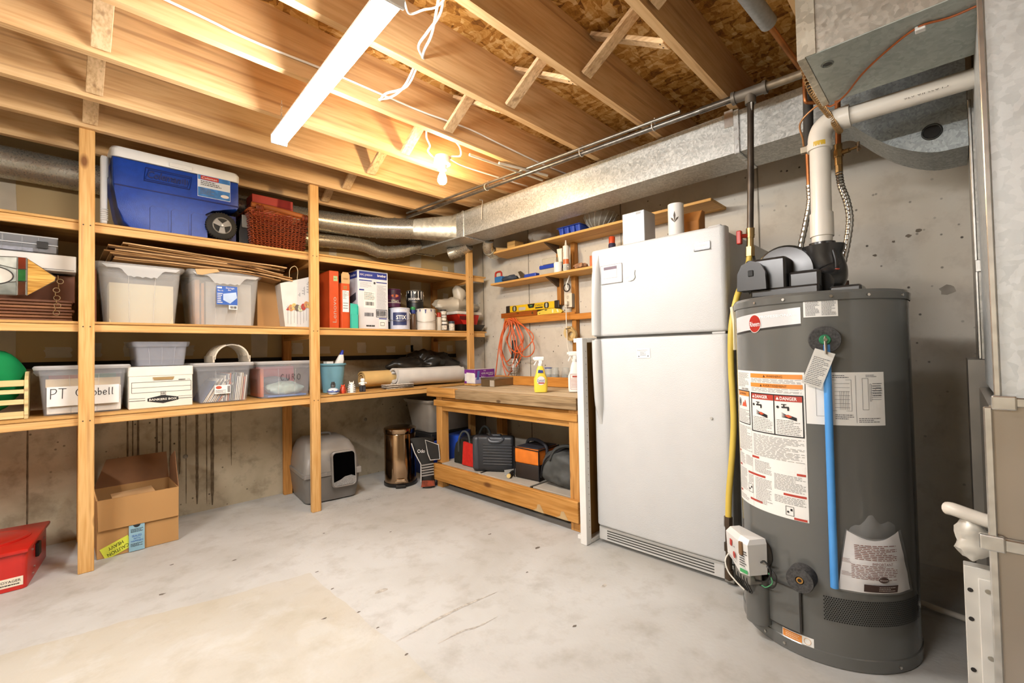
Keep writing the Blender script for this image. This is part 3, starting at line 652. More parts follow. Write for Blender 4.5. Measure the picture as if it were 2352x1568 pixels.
bm = BM(); tmp = BM(); lathe(tmp, [(.052,0),(.062,.004),(.078,.004),(.086,.010),(.088,.02),(.088,.036),(.084,.046),(.05,.05)], 36); tmp.transform(Matrix.Translation((ax, y0-.035, 2.0)) @ Matrix.Rotation(-math.pi/2, 4, 'X')); merge(bm, tmp)
for k in range(36):
    a = 2*math.pi*k/36; c = Vector((ax+.088*math.cos(a), y0-.007, 2.0+.088*math.sin(a))); rbox(bm, -.004, .004, -.018, .018, -.002, .002, .001, 1, Matrix.Translation(c) @ Matrix.Rotation(-a+math.pi/2, 4, 'Y'))
wh = obj('wheel', bm, TYRE, t, True)
bm = BM(); F2 = PF((ax, y0-.0345, 2.0)); disc(bm, F2, 0, 0, .053, .0, 32); obj('hub_disc', bm, flat('#171612', .5), wh, recalc=False)
bm = BM(); torus(bm, (ax, y0-.036, 2.0), .051, .0045, 'y', 32)
for k in range(3):
    a = 2*math.pi*k/3+.5; A = Vector((math.cos(a), 0, math.sin(a))); B_ = Vector((-math.sin(a), 0, math.cos(a))); c = Vector((ax, y0-.037, 2.0))
    v4 = [c+A*.006+B_*.012, c+A*.05+B_*.02, c+A*.05-B_*.02, c+A*.006-B_*.012]; loft(bm, [[v for v in v4], [v+Vector((0,-.005,0)) for v in v4]])
cyl(bm, (ax, y0-.033, 2.0), (ax, y0-.046, 2.0), .012, seg=16); obj('hub_spoke', bm, flat('#7d7a72', .4, .3), wh)
bm = BM(); cyl(bm, (ax, y0-.046, 2.0), (ax, y0-.049, 2.0), .006, seg=12); obj('axle_cap', bm, metal('#b8b4aa', .3), wh)

# wicker basket
t = thing('wicker_basket', 'reddish brown wicker basket with a wooden handle on the top shelf', 'basket', (1.135, 3.60, S1))
WK = flat('#7d3413', .5, 0, .35, .4, 45); WK2 = flat('#9a4a20', .5, 0, .3, .4, 45); HB = wood('#a8602c', '#8a4719', 'x', False, .5)
bx0, bx1, by0, by1, bz0, bz1 = .955, 1.290, 3.44, 3.78, S1+.003, 2.135
def bring(k, off=0): e = .022*k; return bx0-e-off, bx1+e+off, by0-e-off, by1+e+off
def perim(k, s, off=0):
    a, b, c, d = bring(k, off); L = 2*((b-a)+(d-c)); x = s*L
    if x < b-a: return (a+x, c)
    x -= b-a
    if x < d-c: return (b, c+x)
    x -= d-c
    if x < b-a: return (b-x, d)
    return (a, d-(x-(b-a)))
NS = 56
bm = BM(); rows = 15
for j in range(rows):
    k = (j+.5)/rows; pts = []
    for i in range(NS*2):
        s = (i/(NS*2)) % 1; o = .0055*math.cos(math.pi*(i+(j % 2)*1.0)); x, y = perim(k, s, o+.002)
        jj = .003*mnoise.noise(Vector((x*30, y*30, j*3.3))); pts.append((x, y, bz0+(bz1-bz0)*k+jj))
    tube(bm, pts, .0062, 5, closed=True)
obj('weave', bm, WK, t, True)
bm = BM()
for i in range(NS):
    s = (i+.25)/NS; a, b = perim(0, s), perim(1, s); tube(bm, [(a[0], a[1], bz0), (b[0], b[1], bz1+.012)], .0045, 5)
obj('stake', bm, WK2, t, True)
bm = BM()
for k in range(3):
    pts = []
    for i in range(120):
        x, y = perim(1.1, i/120, .007*math.cos(i*.8+k*2.1)); pts.append((x, y, bz1+.015+.007*math.sin(i*.8+k*2.1)))
    tube(bm, pts, .006, 5, closed=True)
obj('braided_rim', bm, WK2, t, True)
bm = BM(); tube(bm, smooth([(.935,3.405,2.178),(1.05,3.402,2.176),(1.2,3.402,2.166),(1.345,3.405,2.155)], 4), .017, 14); obj('handle_bar', bm, HB, t, True)
for x, z in ((.985, 2.172), (1.29, 2.158)):
    bm = BM()
    for k in range(6): torus(bm, (x+(k-2.5)*.008, 3.405, z-.008), .021+.002*math.sin(k*2), .0045, 'x', 16, 5)
    tube(bm, [(x, 3.40, z-.02), (x, 3.425, z-.06)], .008, 6); obj('handle_wrap', bm, WK, t, True)
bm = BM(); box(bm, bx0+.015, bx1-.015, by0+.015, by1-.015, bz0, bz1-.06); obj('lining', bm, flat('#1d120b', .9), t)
t = carton('red_box', 'red box standing inside the wicker basket', 'box', 1.0, 1.285, 3.62, 3.755, 2.077, 2.325, flat('#b8392c', .5, 0, .1))
bm = BM(); box(bm, -.1435, .1435, -.069, .069, .185, .189); obj('lid_seam', bm, flat('#8d261c', .6), t)
t = thing('black_caddy', 'dark plastic object wedged between cooler and basket', 'box', (.915, 3.56, S1))
bm = BM(); prism(bm, [(.885, S1+.002), (.945, S1+.002), (.945, 2.08), (.93, 2.11), (.90, 2.10), (.885, 2.0)], 'y', 3.50, 3.62); obj('body', bm, flat('#1f1c18', .5, 0, .2), t)
bm = BM(); rbox(bm, .90, .945, 3.49, 3.50, 2.03, 2.12, .004); obj('clip', bm, flat('#8d8a80', .4, .4), t)

# ================================================================ SHELF 2, FIRST BAY
b1 = tote('storage_bin', 'frosted clear storage bin full of cream paper, beside the first shelf post', 'bin', .150, .572, 3.44, 3.86, S2, .352, MILK, None, .028, group='frosted storage bins', r=.03)
bm = BM(); box(bm, .215, .515, 3.49, 3.80, S2+.008, S2+.24); obj('contents', bm, flat('#e4d6ae', .7, 0, .06, .2, 3), b1)
b2 = tote('storage_bin', 'frosted clear storage bin with a blue and white paper label', 'bin', .580, 1.020, 3.44, 3.86, S2, .358, MILK, None, .028, group='frosted storage bins', r=.03)
for b, (xa, xb) in ((b1, (.150, .572)), (b2, (.580, 1.020))):
    bm = BM(); F = PF((xa, 3.441, 0)); W_ = xb-xa; n = 24; zt = S2+.352
    up = [(u, zt-.012) for u in (.03, W_-.03)]; lo = []
    for i in range(n+1):
        u = W_-.05-(W_-.10)*i/n; c = abs(u-W_/2)/(W_/2-.05); lo.append((u, zt-.03-(.045 if c < .42 else .045*max(0, (.62-c)/.2) if c < .62 else 0)-.004*math.sin(i*2.2)*(c < .45)))
    poly(bm, F, up+lo, .004); obj('front_apron', bm, clear('#e6e4e0', .5, .35), b, recalc=False)
bm = BM(); box(bm, .63, .655, 3.50, 3.80, S2+.008, S2+.30); box(bm, .665, .68, 3.50, 3.80, S2+.008, S2+.28); obj('contents', bm, flat('#b98555', .7, 0, .2), b2)
bm = BM(); box(bm, .70, .97, 3.55, 3.80, S2+.008, S2+.30); obj('contents', bm, flat('#c9c6bf', .7, 0, .05), b2)
F = PF((0, 3.452, 0)); bm = BM(); rect(bm, F, .738, 1.482, .858, 1.605, .010, 1, .001); lb = obj('paper_label', bm, flat('#2d5fb8', .5, 0, .1), b2)
bm = BM(); poly(bm, F, [(.775,1.553),(.85,1.568),(.856,1.53),(.815,1.49),(.775,1.512)], .0125); obj('label_picture', bm, flat('#bcd0ec', .5, 0, .15), lb, recalc=False)
bm = BM(); rect(bm, F, .742, 1.588, .768, 1.598, .0125); textbm(bm, F, 'Storage', .815, 1.594, .012, w=.0125, width=.05); textbm(bm, F, 'Bin', .812, 1.580, .010, w=.0125); textbm(bm, F, 'Bac de', .76, 1.575, .010, w=.0125, width=.03); lines(bm, F, .742, 1.49, .772, 1.56, 6, .0125, .5, 2); obj('label_lettering', bm, WHITE, lb, recalc=False)
bm = BM(); rect(bm, F, .808, 1.452, .857, 1.480, .010, 1, .001); bl = obj('barcode_label', bm, PAPER, b2); bm = BM(); barcode(bm, F, .814, 1.457, .852, 1.474, .0125); obj('barcode', bm, INK, bl, recalc=False)
# flattened cardboard on top of the bins
q = random.Random(11); z = S2+.356
for k in range(10):
    x0_ = .23+.012*k*q.uniform(-1, 1)+(.02 if k > 5 else 0); x1_ = 1.22-q.uniform(0, .16); th = .008
    bm = BM(); til = -.01-.002*k; n = 10; sag = .02*q.uniform(.2, 1)
    rings = []
    for i in range(n+1):
        u = i/n; x = x0_+(x1_-x0_)*u; dz = til*u-(.03*max(0, u-.75)/.25 if k < 6 else .012*u)+.004*mnoise.noise(Vector((x*5, k, 0)))
        rings.append([(x, 3.43+.01*q.random(), z+dz+.012), (x, 3.86, z+dz+.012), (x, 3.86, z+dz+.012+th*.9), (x, 3.43, z+dz+.012+th*.9)])
    loft(bm, rings); single('flattened_carton', bm, (CARDD, CARDL, CARDK, CARD)[k % 4], ('bottom', 'second lowest', 'third lowest', 'fourth lowest', 'fifth lowest', 'fifth highest', 'fourth highest', 'third highest', 'second highest', 'topmost')[k]+' sheet of flattened cardboard stacked over the two frosted bins', 'cardboard', 'flattened cardboard over the bins')
    z += .0108
bm = BM(); prism(bm, [(.62,1.70),(.74,1.712),(.755,1.695),(.70,1.68),(.655,1.665),(.63,1.668)], 'y', 3.432, 3.438); single('torn_paper', bm, CARDL, 'scrap of torn brown paper over the rim of the labelled bin', 'paper')
t = carton('brown_carton', 'plain brown cardboard carton standing behind the patterned gift bag', 'box', 1.03, 1.28, 3.62, 3.90, S2, 1.70, CARD)
bm = BM(); box(bm, -.126, .126, -.03, .03, 1.70-S2-.06, 1.70-S2+.0008); obj('packing_tape', bm, flat('#c9a878', .35), t)
t = carton('picture_frame_stack', 'dark wooden board leaning beside the first frosted bin', 'board', .150, .165, 3.56, 3.84, S2, 1.66, flat('#7a4322', .6))
# gift bag
t = thing('gift_bag', 'white paper gift bag printed with grey cutlery and autumn trees', 'bag', (1.26, 3.56, S2))
bm = BM(); loft(bm, [[Vector(p) for p in r] for r in ([(1.17,3.47,S2+.002),(1.36,3.44,S2+.002),(1.38,3.62,S2+.002),(1.19,3.65,S2+.002)], [(1.135,3.46,1.66),(1.37,3.43,1.735),(1.39,3.58,1.735),(1.15,3.62,1.66)])]); bag = obj('body', bm, flat('#d9d6d0', .5, 0, .06), t)
Fg = PF((1.17, 3.4695, S2), (.19, -.03, 0), (-.03, .0, .33)); q = random.Random(4)
for k in range(9):
    u, v = .03+.021*k, .11+.035*q.random(); bm = BM(); disc(bm, Fg, u-.012, v+.03, .017, .003+.0004*k, 18, .025); lf = obj('printed_leaf', bm, flat(('#b5382a','#c98b52','#d6b96a','#6b5a4a','#cfd0a8')[k % 5], .6), bag, recalc=False)
    bm = BM(); rect(bm, Fg, u-.0128, v-.09, u-.0112, v+.05, .0035+.0004*k)
    for s in (-1, 1): poly(bm, Fg, [(u-.012, v+.02), (u-.012+s*.010, v+.035), (u-.012+s*.009, v+.038), (u-.012, v+.024)], .0035+.0004*k)
    obj('printed_twig', bm, GREYINK, bag, recalc=False)
bm = BM()
for k in range(6):
    u = .0+.032*k; v = .245+.012*k; rect(bm, Fg, u, v-.05, u+.005, v+.03, .0028); disc(bm, Fg, u+.0025, v+.045, .011, .0028, 14, .02)
    for s in range(4): rect(bm, Fg, u+.018, v-.03+s*.02, u+.03, v-.024+s*.02, .0028)
obj('printed_cutlery', bm, flat('#9c9a97', .6), bag, recalc=False)
bm = BM(); tube(bm, smooth([(1.20,3.46,1.68),(1.195,3.44,1.76),(1.225,3.43,1.79),(1.25,3.44,1.765),(1.25,3.45,1.70)], 5), .0025, 6); obj('rope_handle', bm, flat('#c9b48c', .7), t, True)

# ================================================================ SHELF 3, FIRST BAY
pt = tote('file_tote', 'clear lidded tote of papers with a handwritten sheet behind the first post', 'bin', -.085, .305, 3.42, 3.80, S3, .268, CLR, LIDC, .02)
bm = BM(); rbox(bm, -.035, .265, 3.46, 3.70, S3+.008, S3+.15, .004); obj('paper_stack', bm, flat('#e8e3d8', .7, 0, .05), pt)
bm = BM(); box(bm, -.03, .26, 3.72, 3.735, S3+.01, S3+.21); obj('orange_folder', bm, flat('#cf7a5e', .6), pt)
bm = BM(); box(bm, -.04, .265, 3.49, 3.497, S3+.15, S3+.195); obj('kraft_folder', bm, flat('#d8bd92', .7), pt)
bm = BM(); box(bm, .15, .26, 3.70, 3.706, S3+.16, S3+.215); obj('green_folder', bm, flat('#84a58c', .6), pt)
F = PF((0, 3.443, 0)); bm = BM(); rect(bm, F, -.035, S3+.05, .255, S3+.155, .0005, 1, .001); pl = obj('paper_sheet', bm, PAPER, pt)
bm = BM(); strokes(bm, F, 'PT', -.025, S3+.090, .055, .0016, .003); obj('handwriting', bm, INK, pl, True); bm = BM(); strokes(bm, F, 'Campbell', .075, S3+.100, .040, .0016, .003, 1.02); obj('handwriting', bm, INK, pl, True)
bk = thing('bankers_box', 'white cardboard file box with a handle slot and dark emblem', 'box', (.452, 3.62, S3))
BW = flat('#e9e4d8', .65, 0, .04)
bm = BM(); rbox(bm, .298, .606, 3.44, 3.80, S3+.001, S3+.20, .003, 1); obj('body', bm, BW, bk)
bm = BM(); loft(bm, [rring(.452, 3.62, S3+.195, .314, .366, .006), rring(.452, 3.62, S3+.245, .314, .366, .006), rring(.452, 3.62, S3+.249, .306, .358, .004)]); obj('lid', bm, BW, bk)
F = PF((.298, 3.44, S3)); bm = BM(); poly(bm, F, [(.108,.185),(.215,.185),(.208,.168),(.116,.168)], .0055); obj('handle_slot', bm, flat('#a08456', .8), bk, recalc=False)
bm = BM(); outline(bm, F, .012, .095, .30, .158, .0018, .0015); rect(bm, F, .012, .125, .30, .1265, .0015); rect(bm, F, .0, .062, .075, .0635, .0015); rect(bm, F, .0, .048, .075, .0505, .0015); rect(bm, F, .235, .062, .306, .0635, .0015); rect(bm, F, .235, .048, .306, .0505, .0015); textbm(bm, F, '772', .287, .166, .006, w=.004); rect(bm, F, .235, .164, .27, .168, .004)
poly(bm, F, [(.085,.06),(.16,.076),(.235,.06),(.235,.042),(.16,.026),(.085,.042)], .0015); outline(bm, F, .147, .074, .173, .098, .0015, .0015); textbm(bm, F, 'BB', .16, .086, .012, w=.0016); em = obj('printed_emblem', bm, INK, bk, recalc=False)
text('emblem_lettering', F, 'BANKERS BOX', .16, .051, .012, BW, em, width=.135, w=.0024, bold=.02)
cb = tote('clear_bin', 'empty bluish clear bin sitting on the white file box', 'bin', .315, .600, 3.46, 3.86, S3+.250, .150, CLRB, None, .015, ribs=3, lip=.012)
fb = tote('file_tote', 'clear lidded tote packed with upright coloured folders and a red sticker', 'bin', .610, .955, 3.42, 3.80, S3, .262, CLR, LIDC, .018)
q = random.Random(9)
for k in range(24):
    x = .655+k*.0105; lean = .075 if k < 11 else .018; h_ = q.uniform(.17, .205); bm = BM()
    prism(bm, [(x, S3+.008), (x+.005, S3+.008), (x+.005+lean, S3+h_-lean*.6), (x+lean, S3+h_-lean*.6)], 'y', 3.46, 3.74); obj('folder', bm, flat(q.choice(('#e9e5da','#e9e5da','#d8d0bd','#c9744a','#6b7d68','#3d5579','#8b8f96','#e3c9a4','#b7b9bd')), .6, 0, .05), fb)
F = PF((0, 3.442, 0)); bm = BM(); rect(bm, F, .725, S3+.058, .815, S3+.115, .0, 1, .001); st = obj('sticker', bm, PAPER, fb)
bm = BM(); disc(bm, F, .748, S3+.10, .017, .0025, 20, .010); obj('sticker_badge', bm, flat('#c4553f', .5), st, recalc=False); bm = BM(); lines(bm, F, .73, S3+.064, .79, S3+.084, 3, .0025, .4, 3); barcode(bm, F, .797, S3+.066, .812, S3+.108, .0025); obj('sticker_print', bm, GREYINK, st, recalc=False)
# slotted arch
t = thing('plastic_arch', 'beige plastic arch with slotted vents standing on the folder tote', 'arch', (.83, 3.58, S3+.262))
AR = flat('#d9cdb9', .4, 0, .05); z0 = S3+.263
def archpt(a, r, y): return Vector((.83+r*math.cos(a), y, z0+.02+(r+.0)*math.sin(a)))
Rr, nA = .105, 20
def arc_strip(bm, ya, yb, a0=0, a1=math.pi, th=.004, n=nA):
    rings = []
    for i in range(n+1):
        a = a0+(a1-a0)*i/n; rings.append([archpt(a, Rr, ya), archpt(a, Rr, yb), archpt(a, Rr-th, yb), archpt(a, Rr-th, ya)])
    loft(bm, rings)
bm = BM(); arc_strip(bm, 3.46, 3.475, th=.010); arc_strip(bm, 3.70, 3.71, th=.008)
for s in (-1, 1): rbox(bm, .83+s*Rr-.006, .83+s*Rr+.006, 3.46, 3.71, z0, z0+.045, .002, 1)
arc_strip(bm, 3.46, 3.71, math.radians(70), math.radians(110))
obj('frame', bm, AR, t, True)
for k in range(8):
    bm = BM(); arc_strip(bm, 3.49+k*.028, 3.502+k*.028, th=.004); obj('slat', bm, AR, t, True)
cu = tote('marked_tote', 'clear lidded tote with red folders and bagged items, marked in black handwriting', 'bin', .975, 1.368, 3.42, 3.80, S3, .262, CLR, LIDC, .018)
bm = BM(); rbox(bm, 1.03, 1.295, 3.66, 3.70, S3+.01, S3+.22, .004); obj('red_folder', bm, flat('#d8707a', .6, 0, .06), cu)
bm = BM(); rbox(bm, 1.012, 1.035, 3.50, 3.74, S3+.01, S3+.21, .004); obj('orange_folder', bm, flat('#c96a3c', .6, 0, .1), cu)
bm = BM(); blob(bm, (1.19, 3.54, S3+.06), (.115, .08, .052), 2.2, .25, 14, 3, flat_z=S3+.012); obj('plastic_bag', bm, flat('#a9bdb6', .35, 0, .2, .5, 20), cu, True)
bm = BM(); blob(bm, (1.14, 3.62, S3+.11), (.10, .06, .04), 2.2, .2, 12, 5); obj('grey_cloth', bm, flat('#6e7480', .6, 0, .2), cu, True)
bm = BM(); box(bm, 1.05, 1.31, 3.46, 3.74, S3+.008, S3+.018); obj('blue_folder', bm, flat('#4e7cc0', .5), cu)
F = PF((0, 3.440, 0)); bm = BM(); strokes(bm, F, 'CURO', 1.125, S3+.125, .042, .0016, .003, 1.45); obj('handwriting', bm, INK, cu, True)

# ================================================================ LEFT BAY (beyond the first post)
q = random.Random(5); z = S2+.001
for k in range(7):
    bm = BM(); rbox(bm, -.85, .07-q.uniform(0, .012), 3.42+q.uniform(-.004, .006), 3.85, z, z+.013, .003, 1)
    single('brown_sheet', bm, flat(('#6a3f25','#8a5a38','#74482c')[k % 3], .55, 0, .2), ('bottom', 'second', 'third', 'middle', 'fifth', 'sixth', 'topmost')[k]+' brown sheet of the flat stack under the stained glass', 'panel', 'stacked brown sheets')
    z += .0165
bm = BM(); rbox(bm, -.8, .075, 3.60, 3.84, z+.002, z+.155, .003, 1); single('dark_carton', bm, flat('#6e3f22', .6, 0, .15), 'brown wooden case lying beneath the long white carton', 'box')
bm = BM(); rbox(bm, -.80, .078, 3.52, 3.86, 1.626, 1.716, .003, 1); t = single('white_carton', bm, flat('#e8e3da', .5, 0, .05), 'long white carton lying under the parts organiser', 'box')
bm = BM(); F = PF((0, 3.52, 0)); rect(bm, F, -.06, 1.634, .07, 1.6365, .002); obj('edge_line', bm, GREYINK, t, recalc=False)
og = thing('parts_organizer', 'clear plastic parts organiser with a black latch on the second shelf', 'organizer', (-.2, 3.66, 1.718))
CO = clear('#d5d6da', .3, .2)
bm = BM(); rbox(bm, -.42, .0, 3.50, 3.80, 1.718, 1.757, .004); obj('base', bm, CO, og); bm = BM(); rbox(bm, -.424, .004, 3.496, 3.804, 1.762, 1.80, .004); obj('lid', bm, CO, og)
bm = BM(); rbox(bm, -.425, .006, 3.492, 3.806, 1.7565, 1.762, .001, 1); rbox(bm, -.425, .006, 3.492, 3.806, 1.797, 1.804, .001, 1); obj('flange', bm, clear('#dedfe2', .75, .2), og)
bm = BM()
for x in (-.36, -.28, -.20, -.13, -.07): box(bm, x, x+.003, 3.50, 3.80, 1.722, 1.797)
obj('divider', bm, CO, og); bm = BM(); rbox(bm, -.075, -.032, 3.487, 3.498, 1.738, 1.775, .003); obj('latch', bm, flat('#262320', .5), og); bm = BM(); box(bm, -.40, -.09, 3.52, 3.78, 1.721, 1.74); obj('contents', bm, flat('#9ea2b4', .5, 0, .4, .5, 50), og)
# stained glass hanging
sg = thing('stained_glass_panel', 'hexagonal stained glass hanging with amber points and clear oval centre', 'stained glass', (-.25, 3.40, 1.465))
GL = [('amber_pane', None, [(-.106,1.665),(-.002,1.577),(-.006,1.556),(-.106,1.470)]), ('red_pane', '#6b2412', [(-.140,1.668),(-.110,1.668),(-.110,1.608),(-.140,1.606)]), ('green_pane', '#0f5a2a', [(-.140,1.604),(-.110,1.605),(-.110,1.545),(-.140,1.543)]), ('brown_pane', '#4a2415', [(-.140,1.541),(-.110,1.542),(-.110,1.472),(-.140,1.470)]),
      ('clear_pane', '#b7bab2', [(-.30,1.655),(-.143,1.668),(-.143,1.606),(-.205,1.62)]), ('clear_pane', '#a9aea6', [(-.205,1.62),(-.143,1.604),(-.143,1.54),(-.205,1.525)]), ('clear_pane', '#7e837d', [(-.205,1.525),(-.143,1.538),(-.143,1.470),(-.30,1.468)])]
F = PF((0, 3.405, 0), (1,0,0), (0,.12,1)); F.O = Vector((0, 3.405-.18, 0)) if False else Vector((0, 3.405, 0))
Fs = PF((0, 3.40, 1.465), (1,0,0), (0,.10,1))
for n_, c_, P_ in GL:
    bm = BM(); Q = [(u, v-1.465) for u, v in P_]; loft(bm, [[Fs.pt(u, v, 0) for u, v in Q], [Fs.pt(u, v, .004) for u, v in Q]]); g = obj(n_, bm, flat(c_, .18, 0, .3, .6, 25) if c_ else wood('#dcae5e', '#a06c28', 'x', False, .2, 1.6), sg)
    bm = BM(); tube(bm, [Fs.pt(u, v, .003) for u, v in Q], .0028, 5, closed=True); obj('lead_came', bm, metal('#9b9a94', .4), g, True)
bm = BM(); disc(bm, Fs, -.225, .10, .07, .006, 28, .045); g = obj('oval_bevel', bm, flat('#d3cfc4', .15, 0, .25, .7), sg, recalc=False)
bm = BM(); tube(bm, [Fs.pt(-.225+.07*math.cos(a), .10+.045*math.sin(a), .006) for a in [2*math.pi*k/28 for k in range(28)]], .003, 5, closed=True); obj('lead_came', bm, flat('#2b2823', .5), g, True)
bm = BM()
p = Vector((.0, 3.40, 1.575))
for i, d in enumerate([(.006,-.002),(.014,-.02),(.008,-.045),(.0,-.068),(-.004,-.09),(.002,-.11),(.0,-.13),(.004,-.15),(-.004,-.17),(.0,-.19)]):
    c = p+Vector((d[0], -.006*(i > 3), d[1])); torus(bm, c, .0125, .0018, 'y' if i % 2 else 'x', 12, 5)
obj('chain', bm, metal('#b8a27c', .35), sg, True)
# slat crate with green bag
cr = thing('slat_crate', 'small pale wooden slat crate on the third shelf', 'crate', (-.3, 3.55, S3)); PALE = wood('#e6cf9a', '#d3b67c', 'x', False, .6)
for k, z in enumerate((S3+.003, S3+.075, S3+.13, S3+.168)):
    bm = BM(); rbox(bm, -.50, -.115, 3.420, 3.428, z, z+(.045, .032, .027, .04)[k]*.8, .002, 1); obj('slat', bm, PALE, cr)
for x in (-.50, -.115):
    bm = BM(); prism(bm, [(3.418,S3+.001),(3.70,S3+.001),(3.70,S3+.24),(3.52,S3+.24),(3.418,S3+.20)], 'x', x, x+.014); obj('end_board', bm, PALE, cr)
bm = BM(); box(bm, -.49, -.115, 3.43, 3.70, S3+.001, S3+.010); obj('bottom', bm, PALE, cr)
bm = BM(); blob(bm, (-.29, 3.56, S3+.18), (.17, .11, .175), 2.3, .16, 5, 8, flat_z=S3+.012); single('green_bag', bm, flat('#0f7f45', .75, 0, .15, .2, 8), 'bright green cloth bag bulging out of the slat crate', 'bag', sm=True)

# ================================================================ SHELF 2, SECOND BAY
ORG = flat('#cf4f1e', .5, 0, .08)
lv = carton('orange_box', 'orange box with grey maker lettering up its narrow spine', 'box', 1.485, 1.56, 3.44, 3.74, S2, 1.792, ORG, rotz=math.radians(0))
F = PF((0, -.15, 0)); text('spine_lettering', F.rot(math.radians(90)), 'Lenovo', .145, .0, .030, flat('#b9a79a', .5), lv, width=.20, w=.0015)
bm = BM(); rect(bm, F, -.005, .37, .027, .41, .001, 1, .0008); s_ = obj('sticker', bm, flat('#a9c08a', .6), lv); text('sticker_mark', F, 'W11', .011, .39, .010, INK, s_, w=.003)
o2 = carton('orange_box', 'slimmer orange box with an open flap and long white label', 'box', 1.572, 1.64, 3.42, 3.70, S2, 1.70, ORG)
F = PF((0, -.14, 0)); bm = BM(); poly(bm, F, [(-.034,.355),(.034,.355),(.034,.425),(.022,.445),(-.022,.445),(-.034,.425)], .0005); poly(bm, F, [(-.034,.355),(-.034,.425),(-.022,.445),(.022,.445),(.034,.425),(.034,.355)], -.002); obj('open_flap', bm, CARDL, o2, recalc=False)
bm = BM(); rect(bm, F, -.026, .13, .026, .30, .001, 1, .0006); s_ = obj('paper_label', bm, PAPER, o2); bm = BM(); lines(bm, F, -.022, .23, .005, .295, 6, .003, .4, 4); outline(bm, F, .008, .262, .022, .285, .002, .003); lines(bm, F, -.022, .15, .02, .21, 3, .003, .3, 8); nl = obj('label_print', bm, GREYINK, s_, recalc=False); nl['kind'] = 'stuff'
bm = BM()
for u, v in ((-.012,.33),(.004,.33),(-.012,.316),(.004,.316)): disc(bm, F, u, v, .007, .0015, 10)
lines(bm, F, -.02, .385, .022, .40, 2, .003, .6, 2); obj('printed_mark', bm, flat('#a8834c', .6), o2, recalc=False)
br = carton('printer_box', 'tall white printer box with blue headers and barcodes', 'box', 1.712, 1.985, 3.43, 3.78, S2, 1.825, flat('#dcdde2', .5, 0, .03), rotz=0)
F = PF((-.1365, -.175, 0)); HD = flat('#2b3a8c', .45, 0, .1)
bm = BM(); rect(bm, F, .012, .418, .262, .472, .001); hd = obj('blue_header', bm, HD, br, recalc=False); bm = BM(); rect(bm, F, .012, .395, .125, .403, .001); rect(bm, F, .165, .388, .262, .396, .001); rect(bm, F, .012, .315, .055, .326, .001); rect(bm, F, .185, .086, .258, .094, .001); nl = obj('blue_bar', bm, HD, br, recalc=False); nl['kind'] = 'stuff'
bm = BM(); textbm(bm, F, 'MFC-J4400W', .075, .445, .015, width=.11, w=.002); textbm(bm, F, 'brother', .215, .45, .020, width=.08, w=.002, bold=.02); obj('header_lettering', bm, WHITE, hd, recalc=False)
bm = BM(); lines(bm, F, .17, .11, .255, .37, 26, .0012, .35, 3); lines(bm, F, .02, .34, .12, .385, 5, .0012, .3, 4); lines(bm, F, .05, .20, .15, .30, 10, .0012, .3, 5); obj('box_print', bm, flat('#9a9ca4', .6), br, recalc=False)
bm = BM(); rect(bm, F, .05, .175, .155, .31, .0016); rect(bm, F, .185, .012, .245, .08, .0016); s_ = obj('white_label', bm, PAPER, br, recalc=False)
bm = BM(); lines(bm, F, .055, .24, .15, .305, 8, .0024, .35, 6); barcode(bm, F, .065, .195, .14, .225, .0024, 3); barcode(bm, F, .055, .105, .135, .135, .0024, 4); barcode(bm, F, .165, .11, .252, .155, .0024, 5); outline(bm, F, .158, .10, .26, .165, .004, .0024); lines(bm, F, .07, .02, .15, .035, 1, .0024, .8, 7); outline(bm, F, .14, .375, .155, .392, .006, .0024); outline(bm, F, .197, .03, .235, .06, .003, .0024); obj('barcode_print', bm, INK, s_, recalc=False)
F = PF((-.1365, .175, 0), (0,-1,0), (0,0,1)); bm = BM(); rect(bm, F, .012, .418, .34, .472, .001); sd = obj('blue_header', bm, HD, br, recalc=False); text('header_lettering', F, 'brother', .28, .445, .02, WHITE, sd, width=.09, w=.002)
F_ = F; bm = BM(); poly(bm, F, [(.20,.20),(.32,.24),(.32,.30),(.20,.27)], .001); obj('printed_picture', bm, flat('#4b4d55', .5, 0, .4, .5, 20), br, recalc=False)
t = thing('teal_file', 'teal open file holder standing before the printer box', 'file holder', (1.655, 3.40, S2)); TEAL = flat('#3fb8a4', .45, 0, .08)
bm = BM(); prism(bm, [(1.628,S2+.001),(1.69,S2+.001),(1.695,1.535),(1.632,1.54)], 'y', 3.392, 3.397); obj('back', bm, TEAL, t); bm = BM(); prism(bm, [(1.630,S2+.001),(1.69,S2+.001),(1.69,1.45),(1.64,1.46),(1.63,1.455)], 'y', 3.376, 3.380); obj('front', bm, TEAL, t); bm = BM(); box(bm, 1.686, 1.690, 3.376, 3.397, S2+.001, 1.52); obj('side', bm, TEAL, t)
